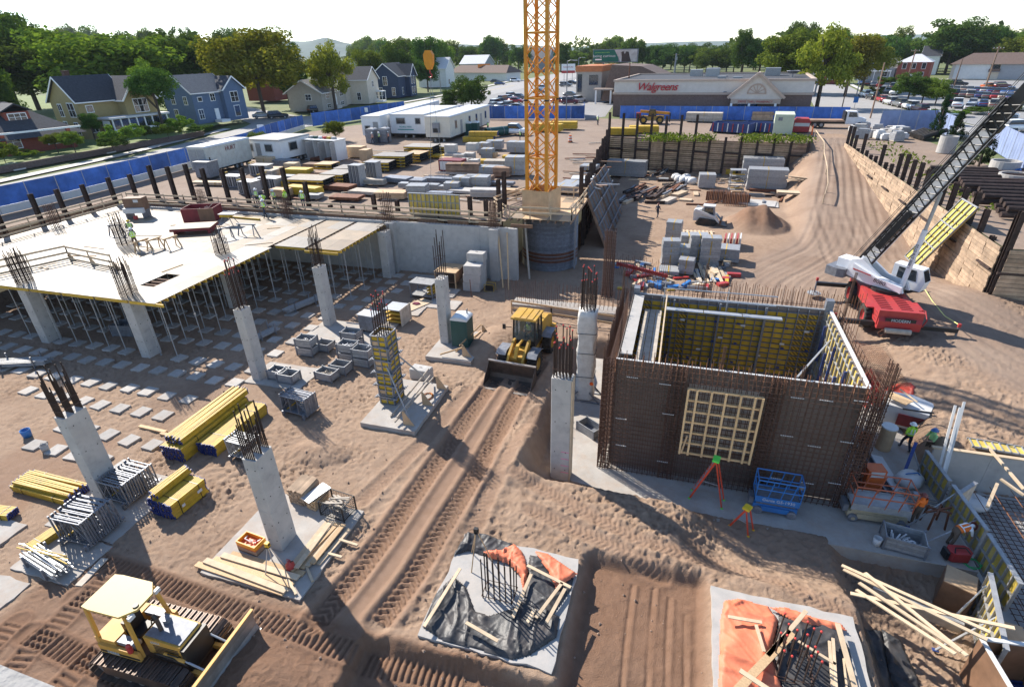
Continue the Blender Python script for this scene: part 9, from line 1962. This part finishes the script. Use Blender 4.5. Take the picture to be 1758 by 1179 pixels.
def ring(w,z0,z1,t):return[(-w*.9,z0),(-w,z0+(z1-z0)*.3),(-w*.98,z1-(z1-z0)*.25),(-w*t,z1),(w*t,z1),(w*.98,z1-(z1-z0)*.25),(w,z0+(z1-z0)*.3),(w*.9,z0)]
SH={'sedan':dict(L=4.7,body=[(-2.35,.72,.45,.80),(-2.2,.86,.28,.95),(-1.4,.9,.22,1.0),(1.2,.9,.22,.97),(2.0,.86,.25,.80),(2.33,.7,.4,.65)],cab=[(-1.75,.74,.95,1.0),(-1.1,.72,.95,1.42),(.25,.72,.95,1.44),(1.15,.74,.93,.98)]),'suv':dict(L=4.8,body=[(-2.35,.8,.5,1.05),(-2.25,.92,.3,1.12),(-1.4,.94,.28,1.12),(1.1,.94,.28,1.08),(2.05,.9,.3,.98),(2.35,.78,.45,.8)],cab=[(-2.3,.76,1.08,1.2),(-2.0,.77,1.08,1.72),(.2,.77,1.08,1.74),(1.1,.78,1.05,1.1)]),'pickup':dict(L=5.7,body=[(-2.85,.88,.5,1.12),(-2.8,.95,.4,1.15),(-.4,.95,.35,1.15),(.6,.95,.35,1.15),(2.3,.93,.4,1.1),(2.8,.84,.5,.95)],cab=[(-.75,.8,1.13,1.2),(-.5,.8,1.13,1.83),(.9,.8,1.13,1.83),(1.65,.82,1.12,1.16)])}
BODY={}
def car_meshes(kind,col):
 if(kind,col)in BODY:return BODY[(kind,col)]
 s=SH[kind];b=loft([(x,ring(w,z0,z1,.82))for x,w,z0,z1 in s['body']],8)
 cabr=[(x,[(-w,z0),(-w*.98,z0+(z1-z0)*.5),(-w*.86,z1),(w*.86,z1),(w*.98,z0+(z1-z0)*.5),(w,z0)])for x,w,z0,z1 in s['cab']];c=loft(cabr,6)
 r=MB();(x0,w0,_,z0),(x1,w1,_,z1)=s['cab'][1],s['cab'][2];r.b6(x0-.02,x1+.05,-w0*.87,w0*.87,z0-.02,z0+.04)
 if kind=='pickup':b.b6(-2.75,-.8,-.8,.8,1.152,1.156)
 BODY[(kind,col)]=(b.mesh('body',CP[col],True),c.mesh('cabin_glass',m_glass),r.mesh('roof',CP[col]));return BODY[(kind,col)]
LM={k:(MB().box((-s['L']/2+.02,0,.78),(.06,1.5,.14)).mesh('tail_lamps',m_tail),MB().box((s['L']/2-.06,0,.7),(.08,1.4,.13)).mesh('head_lamps',m_head))for k,s in SH.items()}
WM=(MB().lathe([(.2,-.11),(.33,-.11),(.34,0),(.33,.11),(.2,.11)],14,axis='y').mesh('wheel',m_rubber),MB().lathe([(0,-.09),(.21,-.1),(.21,.1),(0,.09)],10,axis='y').mesh('hub_cap',m_galv))
def car(label,x,y,rz,kind,col,group=None,z=4.96):
 t=thing('parked_car' if kind!='pickup' else 'pickup_truck',label,'car' if kind!='pickup' else 'pickup',(x,y,z),rz,group);b,c,r=car_meshes(kind,col);inst(b,'body',t);inst(c,'cabin_glass',t);inst(r,'roof',t);L_=SH[kind]['L']
 inst(LM[kind][0],'tail_lamps',t);inst(LM[kind][1],'head_lamps',t)
 for sx in(-.31,.31):
  for sy in(-1,1):w=inst(WM[0],'wheel',t,(L_*sx,sy*.84,.34));inst(WM[1],'hub_cap',w)
 return t
rcx=random.Random(9)
def carpx(label,px,py,rz,kind,col):p=G(px,py,4.95);return car(label,p.x,p.y,R(rz),kind,col)
for a in(('black SUV parked in the drive by the beige house',545,193,60,'suv','black'),('silver car under the shade tree',452,203,40,'sedan','silver'),('dark car under the shade tree',478,204,40,'suv','black'),('white pickup inside the yard near the crane mast',880,232,-6,'pickup','white'),('grey car left of the crane mast in the car park',892,170,-15,'sedan','grey'),('red car just left of the crane mast',886,177,-15,'sedan','red'),('dark red SUV in front of the white cars by the drugstore',979,179,-8,'suv','maroon'),('red car seen behind the crane mast',960,177,-8,'sedan','red'),('first white car of the row beside the drugstore',994,176,70,'suv','white'),('second white car of the row beside the drugstore',1002,172,70,'suv','white'),('white car nearest the drugstore canopy',1016,168,70,'suv','white'),('silver car in the row beside the drugstore',1009,170,70,'sedan','silver'),('maroon car at the end of the row beside the drugstore',1028,164,70,'suv','maroon'),('long grey sedan behind the dark red SUV',980,166,-8,'sedan','grey'),('grey SUV right of the crane mast in the far lot',971,149,-10,'suv','grey'),('silver pickup in the far lot',1000,143,-10,'pickup','silver'),('dark car in the far lot',982,145,-10,'sedan','black'),('dark car behind the mast',925,160,-12,'sedan','grey'),('white car behind the mast',932,155,-12,'suv','white'),('silver car behind the mast near the fence',920,188,-12,'sedan','silver'),('light blue car near the mid fence',890,189,-12,'sedan','silver'),('white car in front of the strip shops',885,141,0,'suv','white'),('blue car at the strip shops',858,146,20,'sedan','blue'),('dark car on the street at the strip shops',850,142,20,'sedan','black'),('silver car farther along the street',870,136,0,'sedan','silver'),('white van far up the street',1003,124,70,'suv','white')):carpx(*a)
for i,(px,py,c_)in enumerate(((848,186,'silver'),(853,182,'white'),(859,178,'black'),(866,175,'maroon'),(873,172,'white'),(879,169,'silver'),(862,187,'white'),(876,186,'silver'))):carpx(ORD[i].capitalize().lower()+' car from the trailer tree in the rows behind the mid fence, '+c_,px,py,70,('sedan','suv')[i%2],c_)
for i,(px,py,k,c_)in enumerate(((1484,167,'suv','white'),(1497,171,'suv','black'),(1513,175,'sedan','red'),(1527,180,'suv','silver'),(1543,184,'suv','grey'),(1561,188,'suv','white'),(1577,194,'suv','maroon'),(1596,202,'sedan','white'))):carpx(c_+' '+('SUV' if k=='suv' else 'car')+', '+ORD[i]+' from the far end parked along the right road',px,py,95,k,c_)
for a in(('black SUV half hidden behind the pale fence',1628,214,95,'suv','black'),('white pickup in the near row of the right lot',1642,185,70,'pickup','white'),('silver car right of the white pickup in the lot',1662,190,70,'sedan','silver'),('dark car left of the white pickup in the lot',1628,178,70,'sedan','black'),('grey pickup right of the boom',1722,218,20,'pickup','grey'),('white SUV at the right picture edge',1745,226,20,'suv','white'),('black SUV near the right fence corner',1714,240,100,'suv','black'),('white car above the grey pickup',1722,204,20,'sedan','white'),('white minivan behind the lot shrub',1748,186,20,'suv','white'),('black SUV crossing the lot by the apartment block',1645,148,-20,'suv','black'),('orange car at the back of the lot',1698,152,20,'sedan','orange'),('maroon van at the back of the lot',1718,152,20,'suv','maroon')):carpx(*a)
rowsx=[((1618,156),(1756,164),13,'rear'),((1612,164),(1758,174),12,'middle'),((1668,182),(1758,190),6,'front'),((1478,146),(1532,153),6,'house side'),((1515,158),(1534,163),3,'verge')]
for(a,b,n,nm)in rowsx:
 for i in range(n):
  u=i/(n-1);c_=rcx.choice(('white','silver','grey','black','silver','white','blue','grey','red','tan','black'));k=rcx.choice(('sedan','suv','sedan'));carpx(c_+' '+('SUV' if k=='suv' else 'car')+', '+ORD[i]+' from the left in the '+nm+' row of the right lot',a[0]+(b[0]-a[0])*u,a[1]+(b[1]-a[1])*u,70+rcx.choice((0,180))+rcx.uniform(-3,3),k,c_)
  # people
m_skin=mat('skin',(.42,.24,.16),.6,var=.05);m_hv=mat('hi_vis_lime',(.45,.75,.06),.7,var=.06);m_hvo=mat('hi_vis_orange',(.80,.17,.02),.7,var=.06);m_jean=mat('trousers_dark',(.03,.038,.06),.9,var=.2);m_khaki=mat('trousers_brown',(.12,.085,.06),.9,var=.2);m_boot=mat('boots',(.06,.035,.02),.8);m_shirtg=mat('shirt_green',(.40,.70,.28),.8,var=.06);m_grey=mat('shirt_grey',(.30,.30,.30),.85);m_hatw=mat('hat_white',(.75,.75,.74),.35);m_hatb=mat('hat_blue',(.05,.14,.35),.35);m_haty=mat('hat_yellow',(.75,.5,.03),.35);m_hatr=mat('hat_brown',(.16,.04,.03),.35);m_refl=mat('reflective_tape',(.75,.75,.70),.3);m_shoe=m_boot;m_hair=mat('hair_dark',(.02,.014,.01),.8)
POSE={}
def body_mesh(pose,top,legs):
 """one skinned figure: joints -> Skin + Subdivision; faces coloured by body region"""
 key=(pose,top.name,legs.name)
 if key in POSE:return POSE[key]
 J=dict(pelvis=(0,0,.95),belly=(0,0,1.08),chest=(0,0,1.32),neck=(0,0,1.50),head=(.02,0,1.62),crown=(.02,0,1.74),hl=(0,.11,.92),hr=(0,-.11,.92),kl=(.03,.12,.50),kr=(.03,-.12,.50),al=(0,.12,.09),ar=(0,-.12,.09),tl=(.16,.13,.04),tr=(.16,-.13,.04),sl=(0,.20,1.43),sr=(0,-.20,1.43),el=(.0,.27,1.14),er=(.0,-.27,1.14),wl=(.12,.27,.90),wr=(.12,-.27,.90),fl=(.16,.27,.82),fr=(.16,-.27,.82))
 def mv(ks,d):
  for k in ks:J[k]=tuple(a+b for a,b in zip(J[k],d))
 if pose=='walk':J.update(kl=(.22,.11,.52),al=(.26,.11,.10),tl=(.42,.11,.06),kr=(-.02,-.11,.50),ar=(-.26,-.11,.13),tr=(-.12,-.11,.05),el=(-.08,.26,1.15),wl=(.08,.25,.95),fl=(.15,.25,.90),er=(.06,-.26,1.14),wr=(.28,-.22,1.0),fr=(.36,-.20,.98))
 if pose=='work':J.update(el=(.12,.25,1.15),wl=(.36,.12,1.12),fl=(.45,.08,1.12),er=(.12,-.25,1.15),wr=(.36,-.12,1.10),fr=(.45,-.08,1.10))
 if pose=='bend':
  J.update(belly=(.12,0,1.03),chest=(.38,0,1.12),neck=(.55,0,1.16),head=(.66,0,1.16),crown=(.77,0,1.12),sl=(.47,.19,1.12),sr=(.47,-.19,1.12),el=(.55,.22,.85),er=(.55,-.22,.85),wl=(.68,.15,.62),wr=(.68,-.15,.62),fl=(.72,.12,.54),fr=(.72,-.12,.54),kl=(.12,.14,.52),kr=(-.05,-.14,.50),al=(.0,.15,.09),ar=(-.18,-.14,.09),tl=(.16,.16,.04),tr=(-.02,-.15,.04))
 if pose=='sit':
  J.update(kl=(.42,.13,.92),kr=(.42,-.13,.92),al=(.46,.13,.50),ar=(.46,-.13,.50),tl=(.60,.13,.46),tr=(.60,-.13,.46),wl=(.36,.20,1.08),wr=(.36,-.20,1.08),fl=(.45,.18,1.10),fr=(.45,-.18,1.10),el=(.10,.27,1.12),er=(.10,-.27,1.12))
 rad=dict(pelvis=.155,belly=.145,chest=.165,neck=.062,head=.098,crown=.088,hl=.095,hr=.095,kl=.068,kr=.068,al=.05,ar=.05,tl=.045,tr=.045,sl=.075,sr=.075,el=.05,er=.05,wl=.036,wr=.036,fl=.038,fr=.038)
 E_=[('pelvis','belly'),('belly','chest'),('chest','neck'),('neck','head'),('head','crown'),('pelvis','hl'),('pelvis','hr'),('hl','kl'),('hr','kr'),('kl','al'),('kr','ar'),('al','tl'),('ar','tr'),('chest','sl'),('chest','sr'),('sl','el'),('sr','er'),('el','wl'),('er','wr'),('wl','fl'),('wr','fr')]
 names=list(J);me_=bpy.data.meshes.new('tmp');me_.from_pydata([J[k]for k in names],[(names.index(a),names.index(b))for a,b in E_],[]);ob=bpy.data.objects.new('tmp',me_);C.objects.link(ob)
 sk=ob.modifiers.new('skin','SKIN');sub=ob.modifiers.new('sub','SUBSURF');sub.levels=1;sub.render_levels=1
 for i,k in enumerate(names):v=me_.skin_vertices[0].data[i];r=rad[k];v.radius=(r,r*(.72 if k in('chest','belly','pelvis')else 1));v.use_root=(k=='pelvis')
 dg=bpy.context.evaluated_depsgraph_get();out=bpy.data.meshes.new_from_object(ob.evaluated_get(dg));bpy.data.objects.remove(ob)
 for mt in(m_skin,top,legs,m_boot):out.materials.append(mt)
 seg={'skin':[('neck','head'),('head','crown'),('wl','fl'),('wr','fr'),('el','wl'),('er','wr')],'top':[('belly','chest'),('chest','neck'),('chest','sl'),('chest','sr'),('sl','el'),('sr','er')],'legs':[('pelvis','belly'),('pelvis','hl'),('pelvis','hr'),('hl','kl'),('hr','kr'),('kl','al'),('kr','ar')],'boot':[('al','tl'),('ar','tr')]}
 for p in out.polygons:
  c=p.center;best=(9,0)
  for mi,g_ in enumerate(('skin','top','legs','boot')):
   for a,b in seg[g_]:
    A_,B_=Vector(J[a]),Vector(J[b]);d=B_-A_;u=max(.05,min(.95,(c-A_).dot(d)/d.length_squared));dist=(c-A_-d*u).length/max(rad[a],.05)*.1
    if dist<best[0]:best=(dist,mi)
  p.material_index=best[1];p.use_smooth=True
 import bmesh
 bm=bmesh.new();bm.from_mesh(out);ex=MB()
 for s_,w_,f_ in((1,'wl','fl'),(-1,'wr','fr')):
  W_,F_=Vector(J[w_]),Vector(J[f_]);d=(F_-W_).normalized();sd=d.cross(Vector((0,s_,0.3))).normalized()
  for k,(o_,L_)in enumerate(((-.03,.055),(-.01,.068),(.01,.072),(.03,.064))):a=F_+sd*o_+d*.02;m1=a+d*L_*.55;b=m1+(d*.6+Vector((-.3,-s_*.5,-.2))).normalized()*L_*.5;ex.tube(a,m1,.010,5);ex.tube(m1,b,.009,5,.007)
  a=W_.lerp(F_,.5)+sd*.035;m1=a+(d+sd*.8).normalized()*.045;ex.tube(a,m1,.012,5);ex.tube(m1,m1+d*.035,.011,5,.008)
 Hd,Cr,Nk=Vector(J['head']),Vector(J['crown']),Vector(J['neck']);up=(Cr-Nk).normalized();fwd=Vector((0,1,0)).cross(up);fwd=fwd if fwd.dot(Vector((1,0,-.3)))>0 else-fwd
 ex.tube(Hd+fwd*.09+up*.03,Hd+fwd*.128-up*.012,.012,5,.018)
 for s_ in(-1,1):ex.tube(Hd+Vector((0,s_*.088,0))-up*.03,Hd+Vector((0,s_*.10,0))+up*.03,.018,5)
 k=len(bm.verts);vs_=[bm.verts.new(v)for v in ex.v]
 for f_ in ex.f:
  try:fc=bm.faces.new([vs_[i]for i in f_]);fc.material_index=0
  except ValueError:pass
 bm.to_mesh(out);bm.free();out.name='body'
 POSE[key]=(out,J,up,fwd);return POSE[key]
def person(label,x,y,z,face,pose,top,legs,hat,vest=None,scale=1.0):
 me_,J,up,fwd=body_mesh(pose,top,legs);t=thing('person',label,'person',(x,y,z),R(face));t.scale=(scale,)*3
 inst(me_,'body',t)
 Hd=Vector(J['head']);rotm=Matrix((fwd,up.cross(fwd),up)).transposed().to_4x4()
 h=MB().lathe([(.175,.035),(.165,.03),(.128,.04),(.125,.09),(.095,.145),(.04,.168),(0,.172)],14);h.prism([(.10,-.1),(.2,-.06),(.2,.06),(.10,.1)],.032,.045);o=h.build('hard_hat',hat,t,smooth=True);o.matrix_local=Matrix.Translation(Hd)@rotm
 e=MB()
 for s_ in(-1,1):e.lathe([(0,0),(.013,.0),(.009,.008),(0,.01)],6,(.088,s_*.033,.012),axis='x')
 e.b6(.086,.094,-.025,.025,-.05,-.042);o=e.build('face_features',m_hair,t);o.matrix_local=Matrix.Translation(Hd)@rotm
 if vest:
  Bl,Ch,Nk=Vector(J['pelvis']).lerp(Vector(J['belly']),.6),Vector(J['chest']),Vector(J['neck']);ax_=(Nk-Bl);L_=ax_.length;ax_.normalize();f2=Vector((0,1,0)).cross(ax_);rm=Matrix((f2,Vector((0,1,0)),ax_)).transposed().to_4x4()
  q=MB();n=16;R_=((0,.135,.185),(.35,.14,.19),(.7,.14,.20),(.86,.11,.17),(.95,.08,.10))
  for f_,a_,b_ in R_:q.v.extend([(a_*math.cos(2*math.pi*i/n),b_*math.sin(2*math.pi*i/n),f_*L_)for i in range(n)])
  for k in range(len(R_)-1):
   for i in range(n):q.f.append((k*n+i,k*n+(i+1)%n,(k+1)*n+(i+1)%n,(k+1)*n+i));q.m.append(0)
  o=q.build('vest',vest,t,smooth=True);o.matrix_local=Matrix.Translation(Bl)@rm
  b=MB();
  for f_ in(.22,):b.v.extend([(.144*math.cos(2*math.pi*i/n),.193*math.sin(2*math.pi*i/n),f_*L_+dz)for dz in(0,.045)for i in range(n)])
  b.f=[(i,(i+1)%n,(i+1)%n+n,i+n)for i in range(n)];b.m=[0]*n
  for s_ in(-1,1):b.bar((.145,s_*.09,.25*L_),(.13,s_*.075,.86*L_),.012,.05,up=(0,1,0));b.bar((-.145,s_*.09,.25*L_),(-.13,s_*.075,.86*L_),.012,.05,up=(0,1,0))
  b.build('tape',m_refl,o)
 return t
P_=lambda px,py,z:tuple(G(px,py,z))
x,y,_=P_(236,428,DZ);person('worker in lime vest beside the rebar on the deck, nearer one',x,y,DZ,150,'work',m_grey,m_khaki,m_hatw,m_hv)
x,y,_=P_(226,412,DZ);person('worker in lime vest and yellow hat behind his mate on the deck',x+.3,y,DZ,-40,'work',m_grey,m_jean,m_haty,m_hv)
x,y,_=P_(457,374,DZ);person('worker in lime vest standing alone at the back of the deck',x,y,DZ,-100,'walk',m_grey,m_jean,m_hatw,m_hv)
for i,(s_,pz_,hat_)in enumerate(((-39.6,'work',m_hatw),(-38.7,'bend',m_hatw),(-37.6,'work',m_hatw),(-36.3,'stand',m_haty),(-34.4,'walk',m_hatw))):person(ORD[i]+' lime vested worker from the left behind the back guardrail',s_,44.95,4.95,(-90,-80,-100,180,-60)[i],pz_,m_hv if i%2 else m_grey,m_jean,hat_,m_hv)
x,y,_=P_(1552,773,ZC);person('worker in lime shirt and white hat walking beside the white tank',x,y,ZC,100,'walk',m_hv,m_jean,m_hatw,m_hv)
x,y,_=P_(1588,783,ZC);person('worker in pale green shirt and blue wide hat holding a rod',x,y,ZC,200,'work',m_shirtg,m_khaki,m_hatb)
x,y,_=P_(1567,899,ZC);person('worker in orange shirt standing by the orange lift',x,y,ZC,120,'stand',m_hvo,m_khaki,m_hatr)
x,y,_=P_(1628,938,ZC);person('worker in orange vest and white shirt bending over his tools',x,y,ZC,20,'bend',m_hatw,m_khaki,m_hatr,m_hvo)
x,y,_=P_(1696,985,-1.9);person('worker in green shirt and yellow hat leaning into the form panels',14.35,19.8,-1.75,165,'bend',m_shirtg,m_jean,m_haty)
for px,py,lab,v_ in((641,247,'worker in orange vest by the grey toilets in the yard',m_hvo),(652,246,'worker in lime vest between the grey toilets',m_hv),(893,243,'worker in lime vest left of the crane mast',m_hv),(1026,215,'worker in lime vest behind the tall piles',m_hv),(838,226,'worker in lime vest behind the green pipe',m_hv),(668,245,'worker in orange vest right of the grey toilets',m_hvo)):x,y,_=P_(px,py,Z5);person(lab,x,y,Z5-.03,rcx.uniform(0,360),rcx.choice(('walk','stand','work')),m_grey,m_jean,m_hatw,v_)
o=ld.matrix_basis@Vector((-.45,0,1.05));person('driver in lime vest sitting in the wheel loader cab',o.x,o.y,o.z+TH(-8.4,30)-.05-ld.location.z,-94,'sit',m_grey,m_jean,m_hatw,m_hv,.95)
p=G(1128,375,0);person('worker in dark clothes walking past the scrap steel in the far pit',p.x,p.y,TH(p.x,p.y),60,'walk',m_jean,m_jean,m_hatr)
# summer haze
q=MB();q.b6(-3600,3600,-350,4800,-4.5,120);hz=q.build('haze',m_white);hz.data.materials.clear()
mh=bpy.data.materials.new('haze');mh.use_nodes=True;n=mh.node_tree;n.nodes.clear();o_=n.nodes.new('ShaderNodeOutputMaterial');pv=n.nodes.new('ShaderNodeVolumePrincipled');pv.inputs['Color'].default_value=(.62,.70,.80,1);pv.inputs['Density'].default_value=.00008;pv.inputs['Anisotropy'].default_value=0.0
n.links.new(pv.outputs[0],o_.inputs['Volume']);hz.data.materials.append(mh);tag(hz,kind='stuff')
# labels of look-alikes: told apart by place, counted from the left of the view
bpy.context.view_layer.update()
_fw=Vector(-camo.matrix_world.col[2].to_3d());_rt=Vector(camo.matrix_world.col[0].to_3d())
_by={}
for o in scene.objects:
 if o.parent is None and o.get('label')and o.get('group'):_by.setdefault(o['label'],[]).append(o)
def _view_x(o):d=o.matrix_world.translation-camo.location;c_=[Vector(b)for b in o.bound_box]if o.type=='MESH' else[Vector()];d=o.matrix_world@(sum(c_,Vector())/len(c_))-camo.location;return d.dot(_rt)/max(.1,d.dot(_fw))
for lab,os_ in _by.items():
 if len(os_)>1:
  os_.sort(key=_view_x)
  for i,o in enumerate(os_):o['label']=lab+', '+ordw(i)+' from left'
